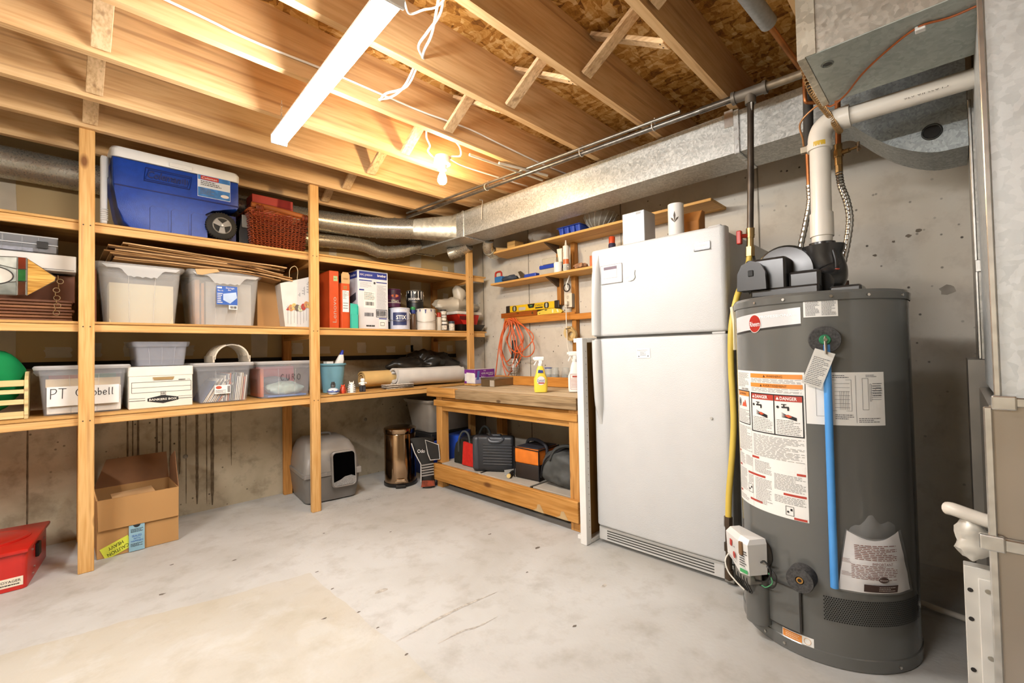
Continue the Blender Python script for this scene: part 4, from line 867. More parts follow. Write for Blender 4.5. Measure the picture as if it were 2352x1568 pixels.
def paint_can(label, x, y, r, h, z0, col, lidcol='#8f8a84', band=None, bail=True, words=(), drips=None, wcol=WHITE, group='paint cans', zoff=0):
    t = thing('paint_can', label, 'paint can', (x, y, z0), group=group)
    bm = BM(); lathe(bm, [(r-.003, z0+.001), (r, z0+.003), (r, z0+.006), (r-.002, z0+.008), (r-.002, z0+h-.012), (r, z0+h-.01), (r+.001, z0+h-.002), (r-.004, z0+h)], 32, (x, y, 0)); obj('body', bm, flat(col, .4, 0, .06), t, True)
    bm = BM(); lathe(bm, [(r-.004, z0+h-.003), (r-.006, z0+h+.003), (r-.012, z0+h+.003), (r-.016, z0+h-.002)], 32, (x, y, 0)); obj('lid', bm, metal(lidcol, .4, .8), t, True)
    a0 = math.degrees(math.atan2(-y, -x)); C_ = CF((x, y), r-.0015, a0, z0)
    if band:
        bm = BM(); rect(bm, C_, -band[1], band[2]*h, band[1], band[3]*h, .0012, 14); bd = obj('label', bm, flat(band[0], .45, 0, .1), t, recalc=False)
    for (s, u, v, hh, ww) in words: text('lettering', C_, s, u, v*h, hh, wcol, t, width=ww, w=.0022, bold=.02)
    if bail:
        bm = BM(); pts = [C_.pt(math.pi*r*.5*math.cos(math.pi*k/16)*1.0, h*.80-h*.42*math.sin(math.pi*k/16), .004+.012*math.sin(math.pi*k/16)) for k in range(17)]; tube(bm, pts, .0018, 6)
        for s in (-1, 1): p_ = C_.pt(s*math.pi*r*.5, h*.80, .002); cyl(bm, p_, C_.pt(s*math.pi*r*.5, h*.80, -.004), .008, seg=10)
        obj('bail', bm, metal('#aaa59c', .35), t, True)
    if drips:
        bm = BM(); qd = random.Random(int(x*100))
        for k in range(drips[1]):
            u = -1.4*r+2.8*r*(k+.5)/drips[1]; ww = r*qd.uniform(.06, .2); L_ = h*qd.uniform(.1, drips[2]); poly(bm, C_, [(u-ww, h-.004), (u-ww*.5, h-.004-L_), (u+ww*.4, h-.004-L_*qd.uniform(.8, 1)), (u+ww, h-.004)], .0018)
        obj('paint_drip', bm, flat(drips[0], .4), t, recalc=False)
    return t
pc = paint_can('purple paint can with an orange emblem, stacked at the back', 2.168, 3.66, .070, .168, 1.555, '#57244f', words=(('smart', .02, .36, .022, .07),), band=('#3b1838', .1, .68, .97))
C_ = CF((2.168, 3.66), .0685, math.degrees(math.atan2(-3.66, -2.168)), 1.555); bm = BM(); disc(bm, C_, .018, .105, .034, .0022, 18, .014); obj('emblem', bm, flat('#d9744a', .5), pc, recalc=False); bm = BM(); rect(bm, C_, -.08, .04, .10, .046, .0022, 10); obj('stripe', bm, flat('#d9d3cc', .5), pc, recalc=False)
paint_can('dark floor-enamel paint can half hidden by the printer box', 2.015, 3.56, .068, .185, S2, '#1f2630', words=(('floor', .0, .70, .026, .075), ('ENAMEL', .01, .46, .020, .09)), bail=False)
bm = BM(); lathe(bm, [(.066, S2+.001), (.066, S2+.195), (.055, S2+.208), (.02, S2+.211)], 24, (2.168, 3.66, 0)); single('dark_can', bm, flat('#3a2a26', .5, 0, .2), 'dark can under the purple paint can', 'paint can', sm=True)
bm = BM(); lathe(bm, [(.075, S2+.001), (.075, S2+.195), (.06, S2+.2), (.02, S2+.201)], 24, (2.39, 3.64, 0)); single('black_can', bm, flat('#191a1c', .5, 0, .2), 'plain black can under the white-dripped black paint can', 'paint can', sm=True)
paint_can('black paint can with white drips down its side, stacked at the back', 2.39, 3.64, .080, .178, 1.545, '#15171a', words=(('DESIGNER', -.01, .55, .020, .115),), drips=('#e8e6e2', 7, .55), lidcol='#d8d5d0')
paint_can('light paint can with a navy label at the shelf edge', 2.115, 3.46, .087, .19, S2, '#c6cbdc', words=(('STIX', .012, .56, .034, .085), ('INSL-X', .04, .88, .014, .07)), band=('#2d3763', .062, .20, .78))
paint_can('white paint can splashed with blue paint at the shelf edge', 2.385, 3.46, .092, .195, S2, '#d9d5cd', drips=('#2b2f6e', 5, .3), lidcol='#c9c6c2')
t = thing('spray_bottle', 'brown spray bottle with green collar between two paint cans', 'bottle', (2.256, 3.47, S2))
bm = BM(); lathe(bm, [(.026, S2+.001), (.028, S2+.02), (.028, S2+.13), (.02, S2+.155), (.013, S2+.165)], 20, (2.256, 3.47, 0)); obj('body', bm, flat('#5b4636', .3, 0, .2), t, True)
bm = BM(); lathe(bm, [(.022, S2+.15), (.024, S2+.16), (.02, S2+.185)], 20, (2.256, 3.47, 0)); obj('blue_neck', bm, flat('#273a86', .4), t, True); bm = BM(); lathe(bm, [(.02, S2+.185), (.022, S2+.19), (.02, S2+.21), (.01, S2+.215)], 20, (2.256, 3.47, 0)); obj('collar', bm, flat('#2f8a4e', .4), t, True)
t = thing('spray_can', 'pale spray can with a red cap on the second shelf', 'spray can', (2.523, 3.45, S2))
bm = BM(); lathe(bm, [(.026, S2+.001), (.026, S2+.125), (.018, S2+.14)], 20, (2.523, 3.45, 0)); obj('body', bm, flat('#d6d0c4', .4), t, True); bm = BM(); lathe(bm, [(.024, S2+.128), (.024, S2+.168), (.02, S2+.172)], 20, (2.523, 3.45, 0)); obj('cap', bm, flat('#b23a22', .4), t, True)
for k, (x, y, r, z, lb_) in enumerate(((2.585, 3.45, .034, S2, 'lower'), (2.582, 3.45, .030, S2+.092, 'middle'), (2.580, 3.45, .030, S2+.150, 'upper'), (2.66, 3.43, .030, S2, 'front'))):
    h_ = (.088, .055, .052, .095)[k]; t = thing('small_jar', ('squat craft jar at the bottom of the little jar tower', 'middle craft jar of the little jar tower', 'top craft jar of the little jar tower', 'craft jar with pale label standing before the red tool caddy')[k], 'jar', (x, y, z), group='small craft jars')
    bm = BM(); lathe(bm, [(r*.96, z+.001), (r, z+.004), (r, z+h_*.72), (r*.8, z+h_*.78)], 20, (x, y, 0)); obj('body', bm, flat(('#4a423a', '#8c877c', '#b9b4a8', '#cfcabf')[k], .3, 0, .3, .5, 40), t, True); bm = BM(); lathe(bm, [(r*.92, z+h_*.74), (r*.95, z+h_*.78), (r*.95, z+h_*.97), (r*.8, z+h_)], 20, (x, y, 0)); obj('lid', bm, flat(('#e5e2dc', '#e5e2dc', '#33302c', '#3b4450')[k], .4), t, True)
    bm = BM(); C_ = CF((x, y), r, math.degrees(math.atan2(-y, -x)), z); rect(bm, C_, -r*.8, h_*.12, r*.8, h_*.6, .0006, 8); obj('label', bm, flat('#dcd6c8', .6, 0, .35, .5, 60), t, recalc=False)
t = thing('tool_caddy', 'red plastic caddy with a white lid behind the corner post', 'caddy', (2.87, 3.52, S2)); RED = flat('#c3281c', .4, 0, .1)
bm = BM(); prism(bm, [(2.80,S2+.07),(2.97,S2+.07),(3.0,S2+.165),(2.72,S2+.165)], 'y', 3.42, 3.62); obj('body', bm, RED, t); bm = BM(); prism(bm, [(2.75,S2+.115),(2.84,S2+.115),(2.84,S2+.15),(2.75,S2+.15)], 'y', 3.415, 3.42); obj('slot', bm, flat('#5e120d', .6), t)
bm = BM(); rbox(bm, 2.71, 3.03, 3.41, 3.63, S2+.167, S2+.195, .006); obj('lid', bm, flat('#dcd9d3', .4), t)
t = thing('black_tray', 'black plastic tray holding the red caddy on the second shelf', 'tray', (2.9, 3.52, S2))
bm = BM(); loft(bm, [rring(2.90, 3.52, S2+.001, .26, .20, .02), rring(2.91, 3.52, S2+.068, .33, .24, .02), rring(2.91, 3.52, S2+.068, .32, .23, .02), rring(2.90, 3.52, S2+.02, .25, .19, .02)]); obj('body', bm, flat('#1a1512', .4), t, True)
bm = BM(); blob(bm, (2.86, 3.62, S2+.27), (.26, .12, .085), 2.0, .35, 9, 12); bm2 = BM(); blob(bm2, (2.86, 3.56, S2+.36), (.075, .06, .12), 2.0, .3, 10, 4); merge(bm, bm2)
single('plastic_bag', bm, clear('#d8cfbd', .72, .3), 'crumpled translucent plastic bag piled over the red caddy', 'bag', sm=True)

# ================================================================ SHELF 3, SECOND BAY
t = thing('bucket', 'light blue plastic bucket with a rim on the third shelf', 'bucket', (1.55, 3.55, S3)); BKT = flat('#74a6b8', .4, 0, .06)
bm = BM(); lathe(bm, [(.068, S3+.001), (.072, S3+.004), (.094, S3+.215), (.102, S3+.215), (.103, S3+.232), (.096, S3+.232), (.07, S3+.01)], 32, (1.55, 3.55, 0)); obj('body', bm, BKT, t, True)
bm = BM(); torus(bm, (1.55, 3.55, S3+.222), .103, .004, 'z', 32, 6); obj('rim', bm, BKT, t, True)
bm = BM(); box(bm, 1.50, 1.552, 3.535, 3.60, S3+.06, S3+.248); single('white_carton', bm, WHITE, 'white pack standing inside the blue bucket', 'pack')
t = thing('cleaner_bottle', 'white cleaner bottle with blue cap poking out of the bucket', 'bottle', (1.585, 3.53, S3+.02))
bm = BM(); loft(bm, [rring(1.575, 3.54, S3+.09, .05, .04, .015), rring(1.59, 3.53, S3+.22, .07, .05, .02), rring(1.605, 3.53, S3+.26, .06, .045, .018), rring(1.615, 3.53, S3+.30, .034, .03, .012)]); obj('body', bm, WHITE, t, True)
bm = BM(); cyl(bm, (1.615, 3.53, S3+.298), (1.628, 3.53, S3+.335), .015, .009, 14); obj('cap', bm, flat('#2a3fb0', .4), t, True)
# figurines
def lathe_at(x, y, prof, seg=18):
    b = BM(); lathe(b, prof, seg, (x, y, 0)); return b
DELFT = flat('#dfe4ea', .2, 0, .05); DB = flat('#2a4a96', .25)
t = thing('delft_figurine', 'small blue and white china figurine beside the bucket', 'figurine', (1.482, 3.385, S3))
obj('body', lathe_at(1.482, 3.385, [(.03, S3+.001), (.04, S3+.012), (.042, S3+.03), (.03, S3+.042), (.012, S3+.048)]), DELFT, t, True)
bm = BM(); torus(bm, (1.482, 3.385, S3+.022), .0405, .005, 'z', 24, 6); obj('blue_band', bm, DB, t, True)
bm = BM()
for k in range(6): a = k*1.05; lathe(bm, [(.008, 0), (.008, .003)], 10, (1.482+.038*math.cos(a), 3.385+.038*math.sin(a), S3+.03))
obj('blue_dot', bm, DB, t, True)
obj('head', lathe_at(1.482, 3.385, [(.008, S3+.045), (.016, S3+.055), (.018, S3+.066), (.012, S3+.078)]), flat('#5b5a58', .3), t, True); obj('hat', lathe_at(1.482, 3.385, [(.02, S3+.076), (.02, S3+.079), (.013, S3+.081), (.012, S3+.094)]), flat('#3d3a36', .4), t, True)
def cat_fig(label, x, y, h, col, stripe, name):
    t = thing(name, label, 'figurine', (x, y, S3)); r = h*.34
    bm = BM(); lathe(bm, [(r, S3+.001), (r*1.05, S3+h*.2), (r*.9, S3+h*.55), (r*.62, S3+h*.8), (r*.2, S3+h*.9)], 18, (x, y, 0))
    for s in (-1, 1): cyl(bm, (x+s*r*.4, y, S3+h*.78), (x+s*r*.55, y, S3+h), r*.22, .001, 8)
    obj('body', bm, flat(col, .3, 0, .05), t, True)
    bm = BM(); C_ = CF((x, y), r, math.degrees(math.atan2(-y, -x)), S3)
    for k in range(5):
        v = h*(.12+.15*k); fr = v/h+.03; rz = r*(1+.05*fr/.2 if fr < .2 else 1.05-.15*(fr-.2)/.35 if fr < .55 else .9-.28*(fr-.55)/.25); dr = rz-r-.002
        for s in (-1, 1): poly(bm, C_, [(s*r*.25, v), (s*r*1.15, v+h*.07), (s*r*1.15, v+h*.02), (s*r*.45, v-h*.03)], .0052+dr)
    obj('stripe', bm, flat(stripe, .4), t, recalc=False); return t
cat_fig('small orange and white striped cat figurine beside the delft one', 1.562, 3.39, .072, '#cf4a2c', '#1d1713', 'cat_figurine'); cat_fig('small black and white striped zebra figurine on the third shelf', 1.632, 3.39, .092, '#e9e6df', '#1a1816', 'zebra_figurine')
t = thing('chef_figurine', 'tiny white and black chef figurine with outstretched arms', 'figurine', (1.722, 3.385, S3))
obj('body', lathe_at(1.722, 3.385, [(.01, S3+.05), (.018, S3+.055), (.02, S3+.075), (.012, S3+.082)]), WHITE, t, True); obj('head', lathe_at(1.722, 3.385, [(.008, S3+.08), (.017, S3+.088), (.018, S3+.098), (.012, S3+.108)]), WHITE, t, True)
bm = BM(); 
for s in (-1, 1): rbox(bm, 1.722+s*.012-.010, 1.722+s*.012+.010, 3.375, 3.40, S3+.001, S3+.052, .003, 1)
obj('legs', bm, flat('#34343a', .5), t); bm = BM(); tube(bm, [(1.69, 3.385, S3+.068), (1.722, 3.385, S3+.074), (1.754, 3.385, S3+.068)], .007, 8); obj('arms', bm, WHITE, t, True)
# foam rolls, magazine, black bag
def roll(name, label, x0, x1, y, z, r0, r1, mat, turns=2.2, th=.012, rot=0, sq=1.0, wob=0):
    n = 56; inn, out = [], []
    for i in range(n+1):
        u = i/n; a = -2*math.pi*turns*u+1.2; r = r0+(r1-r0)*u; inn.append((r*math.cos(a), r*sq*math.sin(a))); out.append(((r+th)*math.cos(a), (r+th)*sq*math.sin(a)))
    bm = BM(); rings = []
    for k in range(7):
        x = x0+(x1-x0)*k/6; dy = rot*(x-x0); s = 1+wob*mnoise.noise(Vector((x*6, 1, 2)))
        rings.append([Vector((x, y+dy+u*s, z+v*s)) for u, v in out]+[Vector((x, y+dy+u*s, z+v*s)) for u, v in inn[::-1]])
    loft(bm, rings); return single(name, bm, mat, label, 'roll', sm=True, sharp=50)
roll('foam_roll', 'yellow foam mat rolled up on the third shelf', 1.83, 2.30, 3.62, S3+.083, .022, .068, flat('#dcb878', .8, 0, .08), 2.1, .013, .10, .92)
roll('foam_roll', 'thick white foam sheet rolled up by the workbench', 2.10, 2.80, 3.555, S3+.098, .030, .082, flat('#d6d4d0', .85, 0, .05), 1.8, .018, -.06, .95, .10)
q = random.Random(2); z = S3+.001
for k in range(5):
    bm = BM(); d = q.uniform(-.008, .008); rbox(bm, 1.945+d, 2.215+d, 3.41, 3.50, z, z+.0065, .002, 1, Matrix.Translation((2.08, 3.45, 0)) @ Matrix.Rotation(.10*q.uniform(-1, 1), 4, 'Z') @ Matrix.Translation((-2.08, -3.45, 0))); single('booklet', bm, flat(('#cfc6b6','#4c4038','#e3ded2','#6c5b49','#d6d0c6')[k], .6, 0, .35, .5, 60), ('lowest', 'second', 'middle', 'fourth', 'uppermost')[k]+' leaflet of the small pile before the foam rolls', 'leaflet', 'leaflets before the foam rolls'); z += .0075
bm = BM(); blob(bm, (2.58, 3.78, S3+.175), (.34, .15, .14), 2.0, .55, 7, 21, 60, 36, S3+.06); single('black_bag', bm, flat('#2d2a26', .3, 0, .3, .5, 10), 'wrinkled black plastic bag heaped behind the white foam roll', 'bag', sm=True, sharp=70)
# ================================================================ FLOOR ITEMS UNDER THE SHELVES
# open cardboard carton with folded-out flaps
t = thing('cardboard_box', 'open brown cardboard box with a yellow caution label beside the first post', 'box', (.36, 3.66, 0)); KR = flat('#b58a58', .8, 0, .08, .2, 3); KRI = flat('#7d5636', .85, 0, .12)
X0, X1, Y0, Y1, BH = .165, .540, 3.49, 3.83, .33; th = .005
bm = BM(); box(bm, X0, X1, Y0, Y0+th, .002, BH); obj('front_wall', bm, KR, t); bm = BM(); box(bm, X0, X1, Y1-th, Y1, .002, BH); obj('back_wall', bm, KR, t)
bm = BM(); box(bm, X0, X0+th, Y0+th, Y1-th, .002, BH); box(bm, X1-th, X1, Y0+th, Y1-th, .002, BH); obj('side_wall', bm, KR, t); bm = BM(); box(bm, X0+th, X1-th, Y0+th, Y1-th, .002, .02); obj('bottom', bm, KRI, t)
def flap(pts, nrm, mat=KR):
    bm = BM(); n = Vector(nrm).normalized()*.004; loft(bm, [[Vector(p) for p in pts], [Vector(p)+n for p in pts]]); obj('flap', bm, mat, t)
flap([(X0, Y0-.003, BH), (X1, Y0-.003, BH), (X1-.002, Y0-.010, .155), (X0+.004, Y0-.010, .16)], (0, -1, 0))
flap([(X0, Y1, BH), (X1, Y1, BH), (X1-.01, Y1+.02, BH+.17), (X0+.06, Y1+.02, BH+.17)], (0, 1, 0), KRI)
flap([(X0, Y0+.01, BH), (X0, Y1-.01, BH), (X0-.03, Y1-.05, BH+.17), (X0-.03, Y0+.10, BH+.19)], (-1, 0, 0))
flap([(X1, Y0+.01, BH), (X1, Y1-.01, BH), (X1+.004, Y1-.02, BH+.14), (X1+.004, Y0+.16, BH+.20)], (1, 0, 0), KRI)
bm = BM(); prism(bm, [(.24,.29),(.44,.30),(.44,.304),(.24,.294)], 'y', 3.56, 3.78); obj('inner_card', bm, CARDL, t)
F = PF((0, Y0, 0)); bm = BM(); rect(bm, F, .302, .004, .374, .155, .0115, 1, .0005); tp = obj('blue_tape', bm, flat('#8fb6c6', .4, 0, .1), t)
bm = BM(); textbm(bm, F, 'SEALED', .338, .092, .012, w=.0135, width=.045); textbm(bm, F, 'WITH', .338, .076, .010, w=.0135, width=.03); textbm(bm, F, 'HAPPINESS', .34, .062, .010, w=.0135, width=.055); obj('tape_lettering', bm, flat('#2f63b4', .5), tp, recalc=False)
bm = BM(); lines(bm, F, .31, .112, .366, .135, 3, .0135, .4, 2); lines(bm, F, .31, .03, .366, .05, 3, .0135, .4, 3); poly(bm, F, [(.32,.155),(.355,.155),(.35,.145),(.34,.14),(.328,.143)], .0135); obj('tape_print', bm, INK, tp, recalc=False)
Fc = PF((.250, Y0, .046)).rot(math.radians(22)); bm = BM(); rect(bm, Fc, -.066, -.036, .066, .036, .002, 1, .0006); cl_ = obj('caution_label', bm, flat('#dbe24a', .5, 0, .05), t)
Fi = Fc.rot(math.pi); bm = BM(); textbm(bm, Fi, 'CAUTION', 0, .016, .019, w=.004, width=.10); textbm(bm, Fi, 'HEAVY', 0, -.014, .019, w=.004, width=.07); obj('caution_lettering', bm, flat('#3f4a12', .6), cl_, recalc=False)
# red metal toolbox at the left edge
t = thing('red_toolbox', 'red enamelled case with a rounded lid and black latch on the floor', 'toolbox', (-.25, 3.55, 0)); RE = flat('#c2231a', .28, 0, .08, .6)
bm = BM(); tb = BM(); prism(tb, [(-.62,3.36),(-.10,3.345),(-.035,3.80),(-.55,3.86)], 'z', .002, .175); bmesh.ops.bevel(tb, geom=[e for e in tb.edges if abs(e.verts[0].co.z-e.verts[1].co.z) > .1], offset=.02, segments=3, affect='EDGES', profile=.5); merge(bm, tb); obj('body', bm, RE, t, True, sharp=30)
bm = BM(); tb = BM(); prism(tb, [(-.64,3.345),(-.095,3.33),(-.02,3.81),(-.56,3.88)], 'z', .178, .198); bmesh.ops.bevel(tb, geom=list(tb.edges), offset=.006, segments=2, affect='EDGES', profile=.5); merge(bm, tb); ld = obj('lid', bm, RE, t, True, sharp=30)
bm = BM(); tmp = BM(); lathe(tmp, [(.15,.198),(.15,.203),(.142,.207),(.12,.205),(.11,.208),(.02,.209)], 36); tmp.transform(Matrix.Translation((-.27, 3.60, 0)) @ Matrix.Diagonal((1.2, 1.0, 1, 1))); merge(bm, tmp); obj('pressed_ring', bm, RE, ld, True, sharp=25)
Fr = PF((-.0975, 3.36, 0), (.065, .455, 0), (0,0,1)); bm = BM(); rbox(bm, -.03, .03, -.008, .008, -.035, .035, .004); bm.transform(Matrix.Translation(Fr.pt(.19, .125, .006)) @ Matrix.Rotation(math.radians(81.9), 4, 'Z')); la = obj('latch', bm, flat('#17130f', .4, .3), t)
bm = BM()
for u, v in ((.09,.155),(.10,.03),(.13,.055),(.36,.13)): p_ = Fr.pt(u, v, 0); cyl(bm, p_, p_+Fr.N*.006, .006, seg=10)
obj('rivet', bm, metal('#c7b0a8', .35), t, True)
Ff = PF((-.62, 3.36, 0), (.52, -.015, 0), (0,0,1)); bm = BM(); rect(bm, Ff, .415, .022, .508, .066, .001, 1, .0008); lb = obj('paper_label', bm, flat('#e3d8c2', .6), t)
bm = BM(); textbm(bm, Ff, 'VOYAGER', .461, .050, .012, w=.003, width=.078); lines(bm, Ff, .425, .030, .495, .038, 1, .003, .6, 2); obj('label_lettering', bm, INK, lb, recalc=False)
# hooded litter box
t = thing('litter_box', 'grey hooded cat litter box with a dark doorway behind the second post', 'litter box', (1.56, 3.72, 0)); GP = flat('#8a857f', .35, 0, .05, .5); GPD = flat('#75716c', .4, 0, .06)
lc = (1.545, 3.715)
def lring(z, w, d, r=.05, dx=0, dy=0): return rring(dx, dy, z, w, d, r, 4)
LM = Matrix.Translation((lc[0], lc[1], 0)) @ Matrix.Rotation(math.radians(-7), 4, 'Z')
bm = BM(); loft(bm, [lring(.004,.36,.42), lring(.012,.385,.45), lring(.10,.41,.48), lring(.20,.43,.51), lring(.20,.42,.50), lring(.03,.37,.43)]); bm.transform(LM); obj('pan', bm, GPD, t, True)
bm = BM(); loft(bm, [lring(.205,.435,.515), lring(.235,.44,.52), lring(.235,.42,.50)], False, False); bm.transform(LM); obj('rim', bm, GP, t, True)
def dring(z, w, d, dy=0): return rring(0, dy, z, w, d, .05, 4)
rings = [dring(.235,.42,.50), dring(.30,.41,.485), dring(.38,.385,.44,.01), dring(.44,.34,.36,.03), dring(.465,.28,.27,.05), dring(.47,.20,.18,.06)]
bm = BM(); loft(bm, rings, False, True); bm.transform(LM); obj('hood', bm, GP, t, True, sharp=60)
Fd = PF(LM @ Vector((0, -.285, 0)), LM.to_3x3() @ Vector((1, 0, 0)), LM.to_3x3() @ Vector((0, .09, 1)))
def rrect2(u0, v0, u1, v1, r, n=5):
    out = []
    for k, (cu_, cv) in enumerate(((u1-r, v1-r), (u0+r, v1-r), (u0+r, v0+r), (u1-r, v0+r))):
        for i in range(n+1): a = math.pi/2*(k+i/n); out.append((cu_+r*math.cos(a), cv+r*math.sin(a)))
    return out
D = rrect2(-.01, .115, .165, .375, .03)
bm = BM(); poly(bm, Fd, D, .006); dw = obj('doorway', bm, flat('#040404', .95, 0, .1, .0), t, recalc=False)  # closed black sheet; the dark inside of the hood is painted on
bm = BM(); D2 = rrect2(-.018, .107, .173, .383, .034); loft(bm, [[Fd.pt(u, v, -.07) for u, v in D2], [Fd.pt(u, v, .0) for u, v in D2], [Fd.pt(u, v, .006) for u, v in D]], False, False); tube(bm, [Fd.pt(u, v, .006) for u, v in D], .005, 6, closed=True); obj('door_frame', bm, GP, t, True)
bm = BM(); poly(bm, Fd, [(-.005,.122),(.16,.122),(.162,.175),(.13,.19),(.08,.185),(.045,.165),(-.007,.15)], .0075); obj('litter', bm, flat('#8f8d8a', .95, 0, .5, .1, 300), t, recalc=False)
bm = BM(); rbox(bm, .17, .215, -.266, -.245, .19, .24, .006); rbox(bm, -.215, -.05, -.266, -.25, .205, .235, .005); bm.transform(LM); obj('latch', bm, GP, t)
bm = BM(); tube(bm, smooth([LM @ Vector((-.07,.05,.468)), LM @ Vector((-.05,.05,.488)), LM @ Vector((.05,.05,.488)), LM @ Vector((.07,.05,.468))], 5), .010, 8); obj('carry_handle', bm, GPD, t, True)
# pedal bin
t = thing('pedal_bin', 'bronze coloured shiny steel pedal bin standing by the workbench', 'bin', (2.13, 3.50, 0)); BRZ = flat('#a58a6e', .12, 1, .08, .5, 8)
c = (2.125, 3.50); r = .135
bm = BM(); lathe(bm, [(r+.003,.002),(r+.006,.006),(r+.006,.03),(r,.034)], 40, (*c, 0)); obj('base', bm, flat('#15110e', .4), t, True)
bm = BM(); lathe(bm, [(r,.034),(r,.44),(r-.002,.445)], 40, (*c, 0)); obj('body', bm, BRZ, t, True); bm = BM(); lathe(bm, [(r+.003,.45),(r+.004,.452),(r+.004,.488),(r-.004,.494),(r-.02,.497),(.02,.499)], 40, (*c, 0)); obj('lid', bm, BRZ, t, True)
d = Vector((-c[0], -c[1], 0)).normalized(); s_ = Vector((-d.y, d.x, 0)); p0 = Vector((*c, 0))+d*(r+.004)
Mp = Matrix(((s_.x, d.x, 0, p0.x), (s_.y, d.y, 0, p0.y), (0,0,1,0), (0,0,0,1)))
bm = BM(); rbox(bm, -.045, .045, -.004, .022, .052, .062, .003, 1, Mp); rbox(bm, -.035, .035, -.004, .018, .055, .075, .003, 1, Mp); obj('pedal_guard', bm, metal('#d8c8b0', .2), t); bm = BM(); rbox(bm, -.042, .042, -.01, .035, .006, .028, .004, 1, Mp); obj('pedal', bm, flat('#14110f', .5), t)
# folded bag of litter leaning on the bench
t = thing('litter_bag', 'crumpled black printed litter bag folded over against the bench leg', 'bag', (2.20, 3.20, 0)); BKF = flat('#191715', .3, 0, .2)
bm = BM(); Q = []
prof = [(.0,.03,.10),(.05,.028,.115),(.12,.022,.10),(.22,.018,.12),(.32,.014,.17),(.42,.010,.20)]
Fb = PF((2.215, 3.21, 0), (.80, -.60, 0), (-.05, .05, 1))
rings = []
for z, dp, wd in prof:
    sh_ = -.05*(z/.42)**2; rings.append([Fb.pt(sh_+wd/2*math.cos(a)*1, z+.004*math.sin(3*a+z*20), dp*math.sin(a)) for a in [2*math.pi*k/20 for k in range(20)]])
loft(bm, rings); bb = obj('body', bm, BKF, t, True)
bm = BM(); poly(bm, Fb, [(-.02,.405),(.09,.36),(.10,.24),(.02,.235),(.0,.29)], .030); poly(bm, Fb, [(-.02,.405),(.0,.29),(.02,.235),(.10,.24),(.09,.36)], .028); fo = obj('folded_top', bm, BKF, t, recalc=False)
bm = BM(); tube(bm, [Fb.pt(u, v, .031) for u, v in ((-.02,.405),(.09,.36),(.10,.24),(.02,.235),(.0,.29))], .004, 5, closed=True); tube(bm, [Fb.pt(u, v, .012) for u, v in ((-.135,.38),(-.11,.30),(-.06,.20),(-.06,.05))], .005, 5); obj('pale_edge', bm, flat('#cfccc6', .4), t, True)
text('lettering', Fb, 'Odo', -.055, .315, .030, WHITE, bb, width=.06, w=.032); bm = BM()
for k in range(5): poly(bm, Fb, [(-.055,.20-.022*k),(.045,.21-.022*k),(.05,.20-.022*k),(-.05,.188-.022*k)], .030)
obj('printed_wave', bm, flat('#8f8a84', .4, 0, .3), bb, recalc=False); bm = BM(); poly(bm, Fb, [(-.06,.015),(.055,.02),(.05,.065),(-.05,.07)], .033); obj('printed_corner', bm, flat('#8a3d25', .4, 0, .4, .5, 40), bb, recalc=False)
# storage stacked in the corner
tote('blue_bin', 'dark blue plastic bin on the floor in the corner', 'bin', 2.36, 2.86, 3.36, 3.80, .003, .34, flat('#1f3f9c', .4, 0, .1), None, .04, ribs=0)
bm = BM(); prism(bm, [(2.50,3.12),(2.80,3.34),(2.80,3.38),(2.46,3.30)], 'z', .02, .40); single('recycling_box', bm, flat('#2a56c8', .4, 0, .1), 'bright blue recycling box seen between the bench legs', 'box')
tote('grey_tote', 'upturned grey plastic tote stacked on the blue bin in the corner', 'bin', 2.345, 2.95, 3.37, 3.82, .405, .30, flat('#8d8479', .35, 0, .08), None, .045, ribs=0, r=.04)
bm = BM(); rbox(bm, 2.38, 2.92, 3.39, 3.80, .35, .402, .01); single('dark_board', bm, flat('#151515', .6), 'dark flat lid lying between the grey tote and the blue bin', 'lid')

# ================================================================ WORKBENCH
BX0, BX1, BYa, BYb, BT = 2.28, 3.10, 1.684, 3.262, .832
BENW = wood('#c99350', '#a8722f', 'y', True, .6, .9, '#5a3312', 1.3); BENZ = wood('#cf9a58', '#b07a3c', 'z', True, .6, .9, '#5a3312', 1.6); GREYW = wood('#a08765', '#7c6445', 'y', True, .7, 1.1, '#46301a', 2.2); TOPW = wood('#cdbb9d', '#b39e7c', 'y', True, .7, .9, '#8a6a42', .8)
t = thing('workbench', 'heavy wooden workbench with a lower shelf against the concrete wall', 'workbench', (2.69, 2.47, 0))
n = 6; w_ = (BX1-BX0)/n
for k in range(n):
    bm = BM(); dz = rnd.uniform(-.003, .002); rbox(bm, BX0+k*w_+.002, BX0+(k+1)*w_-.002, BYa+rnd.uniform(0,.01), BYb-rnd.uniform(0, .01), BT-.040, BT+dz, .004, 1); obj('top_plank', bm, TOPW, t)
bm = BM(); rbox(bm, BX0-.018, BX0+.020, BYa, 2.89, BT-.072, BT+.004, .004, 1); obj('edge_board', bm, GREYW, t); bm = BM(); rbox(bm, BX0-.022, BX0+.018, 2.893, BYb+.02, BT-.068, BT+.008, .004, 1); obj('edge_board', bm, BENW, t)
bm = BM(); rbox(bm, BX0+.022, BX0+.06, BYa+.01, 3.20, .645, .755, .003, 1); obj('apron', bm, BENW, t); bm = BM(); rbox(bm, BX0+.0, BX0+.022, BYa+.01, 3.21, .685, .735, .003, 1); obj('front_rail', bm, BENW, t)
bm = BM(); rbox(bm, BX1-.05, BX1-.012, BYa+.01, 3.20, .66, .78, .003, 1); obj('apron', bm, BENW, t)
for x in (BX0+.012, BX1-.10):
    for y in (BYa+.01, 3.115):
        bm = BM(); rbox(bm, x, x+.075, y, y+.075, .0, BT-.042, .003, 1); obj('leg', bm, BENZ, t)
